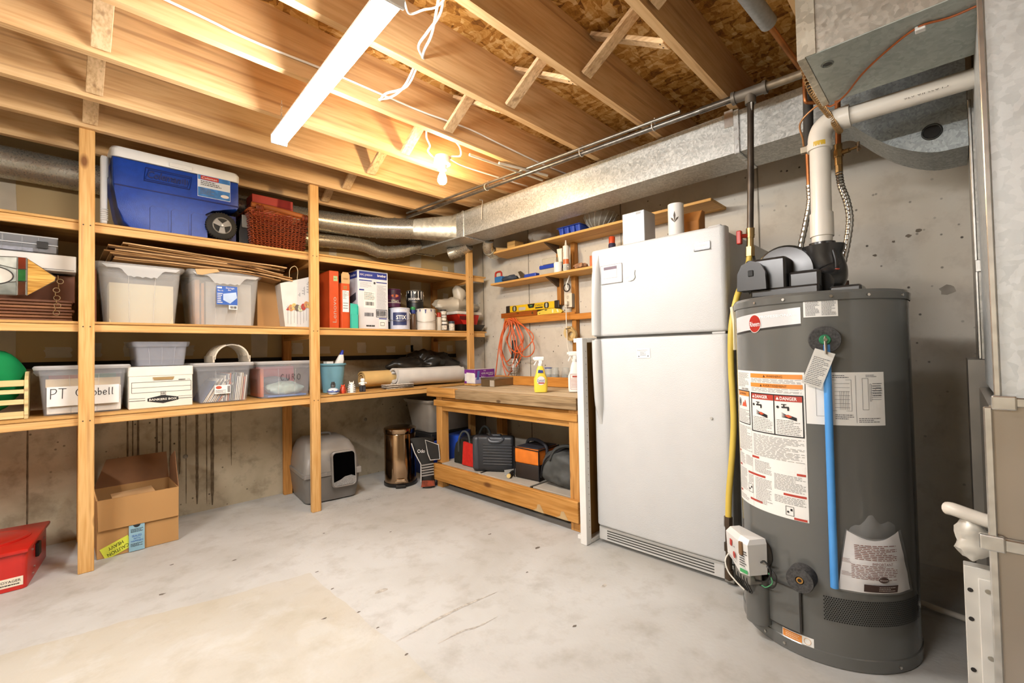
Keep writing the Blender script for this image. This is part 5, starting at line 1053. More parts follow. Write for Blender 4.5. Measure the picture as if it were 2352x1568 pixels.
bm = BM(); rbox(bm, BX0-.028, BX0+.010, BYa-.004, 3.205, .066, .200, .004, 1); obj('lower_rail', bm, BENW, t); bm = BM(); rbox(bm, BX1-.06, BX1-.03, BYa, 3.20, .07, .19, .004, 1); obj('lower_rail', bm, BENW, t)
GB = flat('#a9a296', .75, 0, .12, .2, 4)
for y0_, y1_, sk in ((2.62, 3.19, .0), (2.12, 2.66, .015), (1.70, 2.10, -.01)):
    bm = BM(); rbox(bm, BX0+.012, BX1-.05, y0_, y1_-.012, .196, .207, .002, 1, Matrix.Translation((2.6, y0_, 0)) @ Matrix.Rotation(sk, 4, 'Z') @ Matrix.Translation((-2.6, -y0_, 0))); obj('shelf_panel', bm, GB, t)
bm = BM(); M_ = Matrix.Translation((2.98, 1.78, .70)) @ Matrix.Rotation(math.radians(40), 4, 'X'); rbox(bm, -.02, .018, -.02, .62, -.05, .03, .003, 1, Matrix.Translation((2.98, 1.74, .68)) @ Matrix.Rotation(math.radians(-38), 4, 'X')); obj('brace', bm, BENW, t)
bm = BM()
for y in (2.0, 1.80): prism(bm, [(y-.045,.068),(y+.055,.068),(y+.02,.085),(y+.012,.115),(y-.01,.118)], 'x', BX0-.0295, BX0-.028)
obj('bare_patch', bm, flat('#b99c70', .8), t)
BB = wood('#cf8f42', '#b57530', 'y', False, .6)
bm = BM(); rbox(bm, 2.905, 2.925, 2.20, 3.23, BT+.002, BT+.082, .003, 1); single('bench_upstand', bm, BB, 'orange stained board standing along the back of the bench', 'board')
# on the bench
pb = carton('purple_box', 'white and purple office supplies box at the bench corner', 'box', 2.66, 2.90, 3.10, 3.25, BT+.018, BT+.145, flat('#e6e2ea', .45, 0, .04)); PUR = flat('#74208f', .45, 0, .08)
F = PF((-.12, .075, 0), (0,-1,0), (0,0,1)); w0 = .15
bm = BM(); rect(bm, F, 0, .09, .15, .127, .001); rect(bm, F, 0, .0, .03, .02, .001); obj('purple_print', bm, PUR, pb, recalc=False); bm = BM(); poly(bm, F, [(.03,.02),(.14,.01),(.14,.095),(.03,.10)], .0015); obj('printed_picture', bm, flat('#efece8', .5, 0, .1), pb, recalc=False)
F = PF((-.12, -.075, 0), (1,0,0), (0,0,1)); bm = BM(); rect(bm, F, 0, .055, .24, .127, .001); pp = obj('purple_print', bm, PUR, pb, recalc=False)
bm = BM(); textbm(bm, F, 'HOME AND OFFICE', .15, .090, .018, w=.002, width=.15); rect(bm, F, .10, .112, .13, .116, .002); rect(bm, F, .16, .072, .22, .076, .002)
for k in range(4): poly(bm, F, [(.095,.04),(.10,.04),(.075+.022*k,.07),(.07+.022*k,.066)], .002)
obj('box_lettering', bm, WHITE, pp, recalc=False); bm = BM(); poly(bm, F, [(.012,.035),(.045,.035),(.055,.115),(.028,.115)], .0022); obj('printed_picture', bm, flat('#5a6fb4', .5), pp, recalc=False); bm = BM(); rect(bm, F, .0, .0, .09, .05, .0012); obj('printed_panel', bm, flat('#b9b6dc', .5, 0, .2), pb, recalc=False)
bm = BM(); rbox(bm, 2.655, 2.905, 3.095, 3.255, BT, BT+.016, .004); single('wood_offcut', bm, wood('#d6a767', '#b98545', 'x', False), 'thin wooden offcut under the purple and white box', 'board')
t = carton('tin_box', 'flat bronze coloured tin with a hinged lid on the bench', 'tin', 2.675, 2.92, 2.86, 3.04, BT, BT+.068, flat('#8c7a5e', .35, .7, .15), rotz=0)
bm = BM(); rbox(bm, -.126, .126, -.094, .094, .056, .074, .006); obj('lid', bm, flat('#8f8574', .3, .8, .15), t); F = PF((-.1225, .09, 0), (0,-1,0), (0,0,1)); bm = BM(); rect(bm, F, .12, 0, .175, .055, .0012); obj('side_panel', bm, flat('#c7c0b4', .4, .3), t, recalc=False)
def trigger_bottle(label, x, y, z, body, head, h=.27, w=.095, d=.055, yaw=0, cap=None):
    t = thing('spray_bottle', label, 'bottle', (x, y, z), yaw, local=True)
    bm = BM(); loft(bm, [rring(0,0,.001,w*.92,d,.02), rring(0,0,.02,w,d*1.05,.024), rring(0,0,h*.38,w,d,.024), rring(0,0,h*.50,w*.72,d*.9,.02), rring(0,0,h*.62,w*.58,d*.8,.016), rring(0,0,h*.72,w*.36,d*.6,.012)]); obj('body', bm, body, t, True, sharp=60)
    bm = BM(); lathe(bm, [(.016,h*.72),(.017,h*.73),(.017,h*.79),(.012,h*.80)], 18); rbox(bm, -.045, .03, -.011, .011, h*.86, h*.98, .008, 3); rbox(bm, -.012, .014, -.010, .010, h*.79, h*.88, .004); rbox(bm, -.055, -.043, -.008, .008, h*.90, h*.965, .003); hd_ = obj('trigger_head', bm, head, t, True)
    bm = BM(); tube(bm, smooth([(-.025,0,h*.88),(-.034,0,h*.82),(-.046,0,h*.74)], 4), .005, 6); obj('trigger', bm, head, t, True); return t
YB = flat('#ecd24e', .3, 0, .06)
ly = trigger_bottle('yellow cleaner spray bottle with white trigger on the bench', 2.497, 2.175, BT+.001, YB, WHITE, .265, .10, .055, math.radians(-48))
F = PF((-.05, -.0285, 0)); bm = BM(); disc(bm, F, .052, .085, .030, .0015, 20, .032); lb = obj('label', bm, flat('#e9e6ea', .5), ly, recalc=False); text('label_lettering', F, 'Lysol', .052, .088, .022, flat('#27356f', .5), lb, width=.05, w=.003, shear=.2); bm = BM(); rect(bm, F, .032, .064, .075, .072, .003); obj('label_red_bar', bm, flat('#b03a3a', .5), lb, recalc=False); bm = BM(); poly(bm, F, [(.03,.142),(.068,.142),(.068,.16),(.035,.165)], .0005); obj('blue_tag', bm, flat('#2b3f8c', .5), ly, recalc=False)
ws = trigger_bottle('white spray bottle with red lettering half hidden by the white panel', 2.66, 1.985, BT+.001, WHITE, WHITE, .30, .10, .06, math.radians(-50)); F = PF((-.05, -.0305, 0)); bm = BM(); outline(bm, F, .015, .02, .085, .13, .002, .001); lines(bm, F, .02, .03, .08, .10, 7, .001, .3, 2); rect(bm, F, .03, .105, .07, .118, .001); obj('label_print', bm, flat('#b4584a', .5), ws, recalc=False)
JG = clear('#cfd2cd', .35, .05)
for k, (x, y) in enumerate(((2.975, 2.50), (2.985, 2.435), (2.98, 2.315))):
    z = BT+.08 if False else BT+.001; t = thing('glass_jar', ('glass jar with a blue band behind the back board', 'middle glass jar behind the back board', 'glass jar next to the upright stud')[k], 'jar', (x, y, z), group='glass jars behind the back board')
    bm = BM(); lathe(bm, [(.032,z),(.036,z+.004),(.036,z+.125),(.030,z+.14),(.031,z+.158),(.028,z+.158),(.028,z+.14),(.033,z+.122),(.033,z+.006)], 20, (x, y, 0)); obj('glass', bm, JG, t, True)
    bm = BM(); lathe(bm, [(.030,z+.005),(.030,z+.10)], 14, (x, y, 0)); obj('contents', bm, flat('#6f6a64', .4, .3, .5, .5, 60), t, True)
    if k < 1: bm = BM(); torus(bm, (x, y, z+.155), .031, .004, 'z', 20, 6); obj('band', bm, flat('#3a4f9c', .4), t, True)

# bags and cases on the lower shelf
LZ = .208
def bag_handles(t, pts, r, mat): bm = BM(); tube(bm, smooth(pts, 6), r, 8); obj('handle', bm, mat, t, True)
DK = flat('#26261f', .8, 0, .2, .2, 30); REDF = flat('#c22a22', .65, 0, .12, .2, 30); BLKF = flat('#17161a', .7, 0, .15, .3, 30); ORF = flat('#dd7a2c', .65, 0, .1, .2, 20); GRF = flat('#4b4c4a', .6, 0, .2, .3, 20)
t = thing('tool_bag', 'red and dark green canvas tool bag on the bench lower shelf', 'bag', (2.47, 2.92, LZ))
bm = BM(); loft(bm, [[Vector((2.47+x*(1-.0*k), 2.90+y*s, LZ+.002+z)) for x, y in ((-.10,-.15),(.14,-.15),(.14,.15),(-.10,.15))] for k, z, s in ((0,0,1),(1,.10,.98),(2,.16,.85),(3,.20,.55),(4,.215,.3))]); obj('body', bm, DK, t)
bm = BM(); prism(bm, [(2.925,LZ+.005),(2.755,LZ+.005),(2.755,LZ+.12),(2.79,LZ+.185),(2.905,LZ+.195)], 'x', 2.352, 2.3685); obj('red_panel', bm, REDF, t)
bm = BM(); rbox(bm, 2.36, 2.60, 2.86, 2.94, LZ+.205, LZ+.225, .006); obj('zip_flap', bm, BLKF, t)
bag_handles(t, [(2.37,2.985,LZ+.10),(2.36,2.97,LZ+.2),(2.37,2.93,LZ+.27),(2.38,2.87,LZ+.25),(2.36,2.82,LZ+.12)], .009, flat('#3a3d3c', .7)); bag_handles(t, [(2.58,3.0,LZ+.15),(2.59,2.93,LZ+.28),(2.59,2.85,LZ+.26),(2.58,2.80,LZ+.12)], .009, flat('#3a3d3c', .7))
t = thing('tool_case', 'black ribbed plastic tool case with a carry handle standing upright', 'case', (2.47, 2.58, LZ))
CB = flat('#25272b', .42, 0, .1); Mc = Matrix.Translation((2.40, 2.60, LZ)) @ Matrix.Rotation(math.radians(-58), 4, 'Z')
bm = BM(); rbox(bm, -.155, .175, -.045, .045, .002, .275, .025, 3, Mc); tb = obj('shell', bm, CB, t, True, sharp=30)
for k in range(8):
    bm = BM(); rbox(bm, -.07, .165, -.050, -.040, .055+.0215*k, .066+.0215*k, .004, 1, Mc); obj('rib', bm, flat('#33363b', .4), tb)
bm = BM(); rbox(bm, -.155, -.095, -.052, .052, .01, .27, .022, 3, Mc); obj('end_band', bm, flat('#35383e', .4), t, True); bm = BM(); tube(bm, smooth([Mc @ Vector(p) for p in ((-.03,-.03,.262),(-.02,-.045,.25),(.0,-.05,.235),(.06,-.05,.235),(.09,-.045,.25),(.10,-.03,.262))], 5), .012, 8); obj('carry_handle', bm, flat('#3c3f44', .4), t, True); bm = BM(); rbox(bm, .0, .07, -.02, .02, .27, .285, .006, 2, Mc); obj('latch', bm, CB, t)
bm = BM(); prism(bm, [(.0,.0),(.05,.005),(.09,.03),(.085,.04),(.04,.03),(.0,.022)], 'z', 0, .035); bm.transform(Matrix.Translation((2.36, 2.43, LZ+.001)) @ Matrix.Rotation(-.6, 4, 'Z')); single('caulk_tool', bm, flat('#c9c7c0', .4, .3), 'small pale metal bracket lying before the black case', 'bracket')
t = thing('hammer', 'yellow ended dark tool handle lying on the bench lower shelf', 'tool', (2.36, 2.38, LZ)); bm = BM(); cyl(bm, (2.335,2.36,LZ+.018), (2.44,2.42,LZ+.018), .014, seg=12); obj('grip', bm, flat('#221f1d', .6), t, True); bm = BM(); cyl(bm, (2.322,2.352,LZ+.018), (2.336,2.3605,LZ+.018), .0155, seg=12); obj('end_cap', bm, flat('#d9bd7a', .5), t, True); bm = BM(); cyl(bm, (2.44,2.42,LZ+.014), (2.52,2.47,LZ+.014), .008, seg=10); obj('shaft', bm, metal('#8f8c86', .4), t, True)
t = thing('lunch_bag', 'orange and black soft cooler bag with a zipped top', 'bag', (2.50, 2.25, LZ)); Mo = Matrix.Translation((2.50, 2.24, LZ)) @ Matrix.Rotation(math.radians(4), 4, 'Z')
bm = BM(); rbox(bm, -.11, .14, -.11, .115, .110, .222, .012, 3, Mo); obj('upper_body', bm, ORF, t, True); bm = BM(); rbox(bm, -.109, .139, -.109, .114, .002, .112, .010, 3, Mo); obj('lower_body', bm, flat('#241a14', .6, 0, .2), t, True)
bm = BM(); rbox(bm, -.10, .13, -.10, .105, .222, .230, .004, 1, Mo); obj('zip_lid', bm, flat('#2c2a30', .6), t)
bm = BM(); tube(bm, [Mo @ Vector(p) for p in ((-.112,-.112,.004),(-.112,-.112,.215),(-.112,.115,.222),(-.112,.117,.004))], .005, 6); tube(bm, [Mo @ Vector(p) for p in ((-.112,-.112,.22),(.14,-.112,.22))], .005, 6); obj('piping', bm, BLKF, t, True)
bag_handles(t, [Mo @ Vector(p) for p in ((-.02,-.114,.10),(-.02,-.116,.22),(.0,-.06,.255),(.02,.03,.265),(.03,.10,.24),(.03,.118,.12))], .012, flat('#23242c', .7))
t = thing('sports_bag', 'slouching dark grey duffel bag with a curved zip', 'bag', (2.50, 1.95, LZ))
bm = BM(); blob(bm, (2.53, 1.945, LZ+.115), (.17, .155, .125), 2.8, .20, 8, 31, 56, 36, LZ+.002); obj('body', bm, GRF, t, True, sharp=80)
bm = BM(); tube(bm, smooth([(2.36,2.07,LZ+.05),(2.352,2.05,LZ+.13),(2.365,2.01,LZ+.20),(2.42,1.95,LZ+.24),(2.55,1.93,LZ+.25)], 6), .006, 6); obj('zip', bm, BLKF, t, True)
bag_handles(t, [(2.37,2.0,LZ+.18),(2.40,1.97,LZ+.25),(2.46,1.92,LZ+.27),(2.50,1.86,LZ+.25)], .013, flat('#2c2d2a', .7))

# ================================================================ WALL ABOVE THE BENCH
STUD = wood('#b9803e', '#98632a', 'z', True, .6, .9, '#5a3312', 1.2); LEDG = wood('#cf8a3c', '#b4722c', 'y', False, .6); PLYW = wood('#d9ab66', '#c59450', 'y', True, .6, .8, '#8a5a2a', .8)
for y, x0_, z0, z1, nm in ((2.30, 3.085, BT+.002, 2.10, 'tall'), (2.46, 3.09, 1.535, 2.10, 'short')):
    bm = BM(); rbox(bm, x0_, WX-.003, y-.022, y+.022, z0, z1, .003, 1); single('wall_stud', bm, STUD, ('tall orange stud fixed to the concrete behind the outlet' if nm == 'tall' else 'short orange stud on the concrete beside the level'), 'stud')
bm = BM(); rbox(bm, 3.06, 3.10, 1.75, 2.28-.003, 1.392, 1.442, .003, 1); rbox(bm, 3.06, 3.084, 2.27, 3.118, 1.395, 1.46, .003, 1); led = single('ledger_rail', bm, LEDG, 'orange wooden rail on the concrete carrying the levels and cord', 'rail')
def wall_shelf(label, x0_, y0_, y1_, z, th=.019):
    t = thing('wall_shelf', label, 'shelf', (3.0, (y0_+y1_)/2, z), group='plywood wall shelves')
    bm = BM(); rbox(bm, x0_, WX-.002, y0_, y1_, z-th, z, .002, 1); obj('board', bm, PLYW, t)
    return t
def bracket(t, y, x0_, z, dz):
    bm = BM(); prism(bm, [(x0_, z-.019), (WX-.055, z-.019), (WX-.055, z-dz), (WX-.07, z-dz)], 'y', y-.010, y+.010); b_ = obj('bracket', bm, flat('#5c4a38', .5, .4), t)
w1 = wall_shelf('upper long plywood shelf on the concrete wall under the duct', 2.875, 1.062, 3.135, 2.072); bracket(w1, 2.45, 2.90, 2.072, .09)
w2 = wall_shelf('lower short plywood shelf on the concrete wall above the level', 2.905, 1.70, 3.14, 1.785); bracket(w2, 2.46, 2.92, 1.785, .09)
bm = BM(); rbox(bm, WX-.004, WX-.001, 2.44, 2.48, 1.55, 2.05, .001, 1); obj('standard', bm, flat('#8c857a', .4, .6), w2)
SZ1, SZ2 = 2.073, 1.786
bm = BM(); rbox(bm, 2.93, 3.05, 2.83, 2.93, SZ1, SZ1+.075, .003, 1); single('wood_block', bm, PLYW, 'square wooden block on the upper plywood shelf', 'block')
bm = BM(); cyl(bm, (2.90, 3.05, SZ1+.022), (3.02, 2.98, SZ1+.022), .021, seg=16); single('dowel', bm, wood('#dcb884', '#c79c5c', 'x', False), 'short round wooden dowel at the upper shelf end', 'dowel', sm=True)
bm = BM(); blob(bm, (2.99, 2.56, SZ1+.062), (.09, .11, .06), 1.9, .4, 16, 2, 34, 22, SZ1+.002); single('clear_bag', bm, clear('#cfc9bd', .36, .15), 'crumpled clear plastic bag of hardware on the upper shelf', 'bag', sm=True)
t = thing('blue_tray', 'blue plastic tray with compartments on the upper shelf', 'tray', (2.99, 2.22, SZ1)); BT_ = flat('#3a56b8', .35, 0, .08)
bm = BM(); loft(bm, [rring(2.98, 2.20, SZ1+.062, .17, .235, .012), rring(2.98, 2.20, SZ1+.068, .17, .235, .012), rring(2.98, 2.20, SZ1+.068, .15, .215, .012)], True, False); obj('rim', bm, BT_, t)
for k in range(4):
    bm = BM(); y = 2.115+.056*k; loft(bm, [rring(2.98, y, SZ1+.001, .12, .038, .01), rring(2.98, y, SZ1+.06, .145, .052, .012)]); obj('cup', bm, BT_, t, True)
# cut-glass bowl
t = thing('glass_bowl', 'cut glass bowl with a scalloped rim on the upper shelf', 'bowl', (2.98, 1.945, SZ1)); GLS = clear('#a8a498', .32, .05)
bm = BM(); rings = []; ns = 48
for (r_, z_) in ((.05,.001),(.075,.012),(.105,.045),(.122,.085),(.130,.105),(.126,.105),(.117,.085),(.10,.048),(.07,.018)):
    rings.append([Vector((2.985+(r_+.003*math.cos(12*a))*math.cos(a), 1.945+(r_+.003*math.cos(12*a))*math.sin(a), SZ1+z_+(.007*abs(math.cos(6*a)) if z_ > .1 else 0))) for a in [2*math.pi*k/ns for k in range(ns)]])
loft(bm, rings); obj('bowl', bm, GLS, t, True, sharp=70)
bm = BM()
for k in range(16):
    a = 2*math.pi*k/16; b = a+.25; tube(bm, [(2.985+.078*math.cos(a), 1.945+.078*math.sin(a), SZ1+.014), (2.985+.108*math.cos(a+.12), 1.945+.108*math.sin(a+.12), SZ1+.048), (2.985+.131*math.cos(b), 1.945+.131*math.sin(b), SZ1+.10)], .0035, 5)
obj('cut_facet', bm, clear('#dcd8cc', .4, .05), t, True)
# lower shelf items
t = thing('blue_clamp', 'blue and red plastic tool at the end of the lower plywood shelf', 'tool', (3.0, 3.08, SZ2)); bm = BM(); rbox(bm, 2.95, 3.05, 3.03, 3.13, SZ2+.001, SZ2+.065, .006); obj('body', bm, flat('#2e6fae', .4, 0, .2), t); bm = BM(); tube(bm, smooth([(2.96,3.125,SZ2+.06),(2.96,3.115,SZ2+.105),(2.96,3.05,SZ2+.105),(2.96,3.04,SZ2+.06)], 5), .009, 8); obj('handle', bm, flat('#b5352a', .4), t, True)
bm = BM(); blob(bm, (3.0, 2.95, SZ2+.03), (.06, .09, .035), 2, .4, 20, 7, 24, 14, SZ2+.001); single('rag', bm, flat('#38404e', .7, 0, .3), 'dark blue rag heaped beside the blue tool', 'rag', sm=True)
t = thing('hand_tool', 'silver cutting tool lying on the lower plywood shelf', 'tool', (2.99, 2.76, SZ2)); bm = BM(); rbox(bm, -.07, .07, -.012, .012, 0, .022, .004, 1, Matrix.Translation((2.97, 2.77, SZ2+.001)) @ Matrix.Rotation(1.2, 4, 'Z')); obj('handle', bm, flat('#6f6a5e', .4, .6, .3), t); bm = BM(); prism(bm, [(2.72,SZ2+.02),(2.80,SZ2+.02),(2.83,SZ2+.075),(2.80,SZ2+.08)], 'x', 2.965, 2.975); obj('blade', bm, metal('#aaa69c', .3), t)
for k, (y, z, c_, lb_) in enumerate(((2.45, SZ2+.001, '#cfcabc', 'clear hardware case at the bottom of the small pile on the lower shelf'), (2.46, SZ2+.05, '#2b46a8', 'blue lidded hardware case in the small pile on the lower shelf'), (2.44, SZ2+.085, '#c9c3b0', 'clear hardware case topping the small pile on the lower shelf'))):
    h_ = (.047, .032, .05)[k]; bm = BM(); rbox(bm, 2.93, 3.05, y-.10+.01*k, y+.095-.012*k, z, z+h_, .005); single('hardware_case', bm, clear(c_, .6 if k != 1 else .95, .2), lb_, 'case', 'hardware cases on the lower shelf')
bm = BM(); rbox(bm, 2.925, 2.985, 2.58, 2.72, SZ2+.001, SZ2+.032, .006); single('blue_case', bm, flat('#2f49a8', .4, 0, .1), 'small blue case lying before the pile of hardware cases', 'case')
bm = BM(); lathe(bm, [(.034, SZ2+.001), (.036, SZ2+.08), (.033, SZ2+.085)], 20, (2.95, 2.35, 0)); single('plastic_tub', bm, WHITE, 'white plastic tub at the foot of the caulking tubes', 'tub', sm=True)
t = thing('caulk_tube', 'tall orange and white caulking tube standing on the lower shelf', 'tube', (2.96, 2.275, SZ2)); bm = BM(); lathe(bm, [(.026, SZ2+.001), (.026, SZ2+.21), (.010, SZ2+.22), (.004, SZ2+.26)], 18, (2.96, 2.272, 0)); obj('body', bm, flat('#e3ddd0', .4), t, True); C_ = CF((2.96, 2.272), .0262, math.degrees(math.atan2(-2.272, -2.96)), SZ2); bm = BM(); poly(bm, C_, [(-.03,.12),(.03,.16),(.03,.19),(-.03,.16)], .001); rect(bm, C_, -.03, .06, .03, .10, .001, 6); obj('orange_print', bm, flat('#c9642a', .4), t, recalc=False); bm = BM(); lines(bm, C_, -.02, .01, .02, .055, 4, .001, .4, 4); obj('label_print', bm, INK, t, recalc=False)
t = thing('glue_tube', 'squeezed white glue tube leaning beside the caulking tube', 'tube', (2.95, 2.33, SZ2)); bm = BM(); loft(bm, [rring(2.955, 2.325, SZ2+.086, .035, .035, .017, 4), rring(2.955, 2.33, SZ2+.15, .03, .045, .014, 4), rring(2.955, 2.335, SZ2+.20, .006, .055, .002, 4)]); obj('body', bm, flat('#e8e1cf', .4, 0, .1), t, True)
t = thing('spray_can', 'dark spray can with an orange cap above the fridge door edge', 'spray can', (2.98, 1.86, SZ2)); bm = BM(); lathe(bm, [(.028, SZ2+.001), (.028, SZ2+.15), (.02, SZ2+.165)], 18, (2.98, 1.845, 0)); obj('body', bm, flat('#3d3a52', .4, .2), t, True); bm = BM(); lathe(bm, [(.024, SZ2+.155), (.024, SZ2+.205), (.02, SZ2+.21)], 18, (2.98, 1.845, 0)); obj('cap', bm, flat('#cc4a22', .4), t, True)
t = carton('screw_box', 'little orange box beside the fridge on the lower shelf', 'box', 2.93, 3.0, 1.96, 2.02, SZ2, SZ2+.085, flat('#c96a36', .5))
bm = BM(); blob(bm, (2.96, 2.12, SZ2+.02), (.05, .06, .025), 2, .5, 25, 9, 20, 12, SZ2+.001); single('hardware_scraps', bm, flat('#a0785a', .6, 0, .5, .3, 40), 'little pile of mixed hardware on the lower shelf', 'hardware')
# levels
t = thing('spirit_level', 'yellow box spirit level with black end caps on the rail', 'level', (3.08, 2.79, 1.512)); YL = flat('#e0b81f', .35, 0, .08); LVX = 3.086
bm = BM(); rbox(bm, LVX, LVX+.024, 2.50, 3.09, 1.512, 1.575, .003, 1); obj('body', bm, YL, t)
for y in (2.455, 3.062): bm = BM(); rbox(bm, LVX-.003, LVX+.027, y, y+.055, 1.509, 1.578, .006); obj('end_cap', bm, flat('#2a1f18', .5), t)
F = PF((LVX, 0, 0), (0,-1,0), (0,0,1)); bm = BM()
for y in (3.0, 2.60): poly(bm, F, rrect2(-y-.028, 1.518, -y+.028, 1.57, .018), .0012)
poly(bm, F, [(-2.83,1.572),(-2.74,1.572),(-2.755,1.535),(-2.815,1.535)], .0012); sl = obj('vial_window', bm, flat('#1c1a16', .5), t, recalc=False); bm = BM()
for y in (3.0, 2.60): poly(bm, F, rrect2(-y-.012, 1.524, -y+.012, 1.564, .008), .002)
obj('vial', bm, flat('#a8a89a', .2), sl, recalc=False); bm = BM(); rect(bm, F, -2.80, 1.55, -2.77, 1.56, .002); obj('green_vial', bm, flat('#6fa36a', .3), sl, recalc=False); bm = BM(); poly(bm, F, rrect2(-2.945, 1.522, -2.855, 1.552, .01), .0012); obj('hand_slot', bm, flat('#b9b3a6', .6), t, recalc=False)
bm = BM(); textbm(bm, F, 'STANLEY', -2.69, 1.553, .018, w=.0015, width=.095); rect(bm, F, -2.735, 1.525, -2.645, 1.536, .0015); obj('lettering', bm, INK, t, recalc=False)
t = thing('wooden_level', 'old varnished wooden spirit level on the rail below the yellow one', 'level', (3.07, 2.93, 1.463)); bm = BM(); rbox(bm, 3.062, 3.084, 2.70, 3.165, 1.462, 1.508, .003, 1); obj('body', bm, wood('#a3581f', '#84410f', 'y', False, .4), t); F = PF((3.062, 0, 0), (0,-1,0), (0,0,1)); bm = BM(); disc(bm, F, -2.75, 1.485, .012, .001); rect(bm, F, -2.95, 1.492, -2.92, 1.50, .001); obj('brass_plate', bm, metal('#b79a5c', .3), t, recalc=False)
t = thing('torpedo_level', 'short yellow torpedo level lying beside the wooden one', 'level', (3.07, 2.56, 1.461)); bm = BM(); prism(bm, [(2.69,1.461),(2.42,1.461),(2.40,1.475),(2.43,1.495),(2.50,1.508),(2.60,1.506),(2.69,1.49)], 'x', 3.062, 3.084); obj('body', bm, flat('#dcc14a', .4, 0, .08), t); F = PF((3.062, 0, 0), (0,-1,0), (0,0,1)); bm = BM()
for y, r_ in ((2.51, 0), (2.455, .5)): poly(bm, F.at(-y, 1.483).rot(r_), rrect2(-.008, -.016, .008, .016, .007), .001)
obj('vial', bm, flat('#e5dfb8', .3), t, recalc=False); bm = BM(); rect(bm, F, -2.60, 1.495, -2.575, 1.503, .001); rect(bm, F, -2.67, 1.472, -2.655, 1.478, .001); obj('print', bm, INK, t, recalc=False)
# outlet with its cord, tape, radio handle
t = thing('outlet_box', 'almond duplex outlet on a metal box beside the stud', 'outlet', (3.06, 2.325, 1.5)); bm = BM(); rbox(bm, 3.045, 3.085, 2.285, 2.365, 1.495, 1.615, .004, 1); obj('box', bm, flat('#8a857c', .5, .4), t); bm = BM(); rbox(bm, 3.038, 3.046, 2.283, 2.363, 1.498, 1.618, .003); obj('cover_plate', bm, flat('#d8cfbb', .45), t)
F = PF((3.038, 0, 0), (0,-1,0), (0,0,1)); bm = BM(); disc(bm, F, -2.323, 1.585, .016, .001, 20, .018); obj('socket', bm, flat('#cfc5ae', .4), t, recalc=False); bm = BM()
for d in (-.006, .006): rect(bm, F, -2.323+d-.001, 1.583, -2.323+d+.001, 1.594, .002)
disc(bm, F, -2.323, 1.574, .0025, .002, 8); obj('socket_slot', bm, INK, t, recalc=False)
t = thing('power_cable', 'white power cord plugged in the outlet and hanging to the bench', 'cord', (2.9, 2.25, 1.0)); bm = BM(); rbox(bm, 3.005, 3.038, 2.31, 2.336, 1.515, 1.55, .005); obj('plug', bm, flat('#dad3c4', .4), t); bm = BM(); tube(bm, smooth([(3.015,2.323,1.515),(3.01,2.323,1.42),(3.01,2.32,1.30),(2.99,2.30,1.18),(2.92,2.22,1.08),(2.86,2.13,1.02)], 6), .004, 8); obj('cord', bm, flat('#e2dccf', .5), t, True)
t = thing('cord_loop', 'tied loop of dark and pale cable above the outlet', 'cord', (3.04, 2.31, 1.66)); bm = BM(); torus(bm, (3.03, 2.325, 1.665), .032, .006, 'x', 20, 6); obj('dark_loop', bm, flat('#3a342e', .5), t, True); bm = BM(); tube(bm, smooth([(3.04,2.30,1.77),(3.03,2.315,1.72),(3.03,2.33,1.68),(3.04,2.315,1.64)], 5), .006, 6); obj('pale_cord', bm, CABLE, t, True)
for k, (y, z, r_, c_) in enumerate(((2.335, 1.285, .055, '#d3b983'), (2.295, 1.265, .052, '#bfa06a'))):
    bm = BM(); lathe(bm, [(r_*.55,0),(r_,0),(r_,.026),(r_*.55,.026),(r_*.55,0)], 28, cap=False); bm.transform(Matrix.Translation((3.055-.026*k, y, z)) @ Matrix.Rotation(math.radians(90), 4, 'Y')); single('tape_roll', bm, flat(c_, .45, 0, .1), ('roll of masking tape hung on the stud', 'second tape roll overlapping the hung masking tape')[k], 'tape', sm=True)
bm = BM(); cyl(bm, (3.09, 2.315, 1.33), (2.99, 2.315, 1.315), .004, seg=8); single('wall_hook', bm, metal('#8d8a84', .4), 'thin nail on the stud holding the tape rolls', 'nail')
t = carton('wall_phone', 'small pale case with a black top line beside the fridge on the rail', 'box', 3.085, 3.125, 1.86, 2.08, 1.4425, 1.50, flat('#d6d1c6', .5)); bm = BM(); rbox(bm, -.021, .021, -.112, .112, .054, .061, .002, 1); obj('black_edge', bm, flat('#1b1917', .5), t)
# extension cord hank + work light
t = thing('extension_cord', 'orange extension cord hanging in loose loops from the rail', 'cord', (3.05, 2.95, .9)); OC = flat('#d9652f', .5, 0, .08); bm = BM(); pts = []
q = random.Random(6)
top_ = (3.04, 2.98, 1.452)
for k in range(7):
    w_ = (.10,.13,.08,.15,.11,.17,.09)[k]; dp = (.33,.42,.28,.48,.38,.30,.52)[k]; off = (-.02,.03,-.05,.02,.05,-.10,.04)[k]; x = 3.045-.006*k
    P_ = [(x, 2.985+.012*(k-3), 1.445+.008*(k % 2)), (x-.004, 2.98+off+w_*.7, 1.36-.1*dp), (x, 2.98+off+w_, 1.42-dp*.62), (x-.004, 2.98+off+.02, 1.42-dp), (x, 2.98+off-w_, 1.42-dp*.62), (x-.003, 2.98+off-w_*.7, 1.36-.1*dp)]; pts += P_
pts.append((3.03, 2.99, 1.45)); tube(bm, smooth(pts, 7), .0052, 6); obj('coil', bm, OC, t, True)
bm = BM(); tube(bm, smooth([(3.03,3.06,1.43),(3.03,3.15,1.25),(3.03,3.19,1.08),(3.03,3.22,.93),(3.0,3.215,.845)], 6), .0052, 6); obj('hanging_end', bm, OC, t, True)
bm = BM(); tube(bm, smooth([(3.01,2.91,1.43),(3.01,2.78,1.33),(3.01,2.69,1.18),(3.01,2.73,1.10),(3.01,2.83,1.09),(3.01,2.90,1.17),(3.01,2.915,1.28)], 6), .0052, 6); obj('outer_loop', bm, OC, t, True)
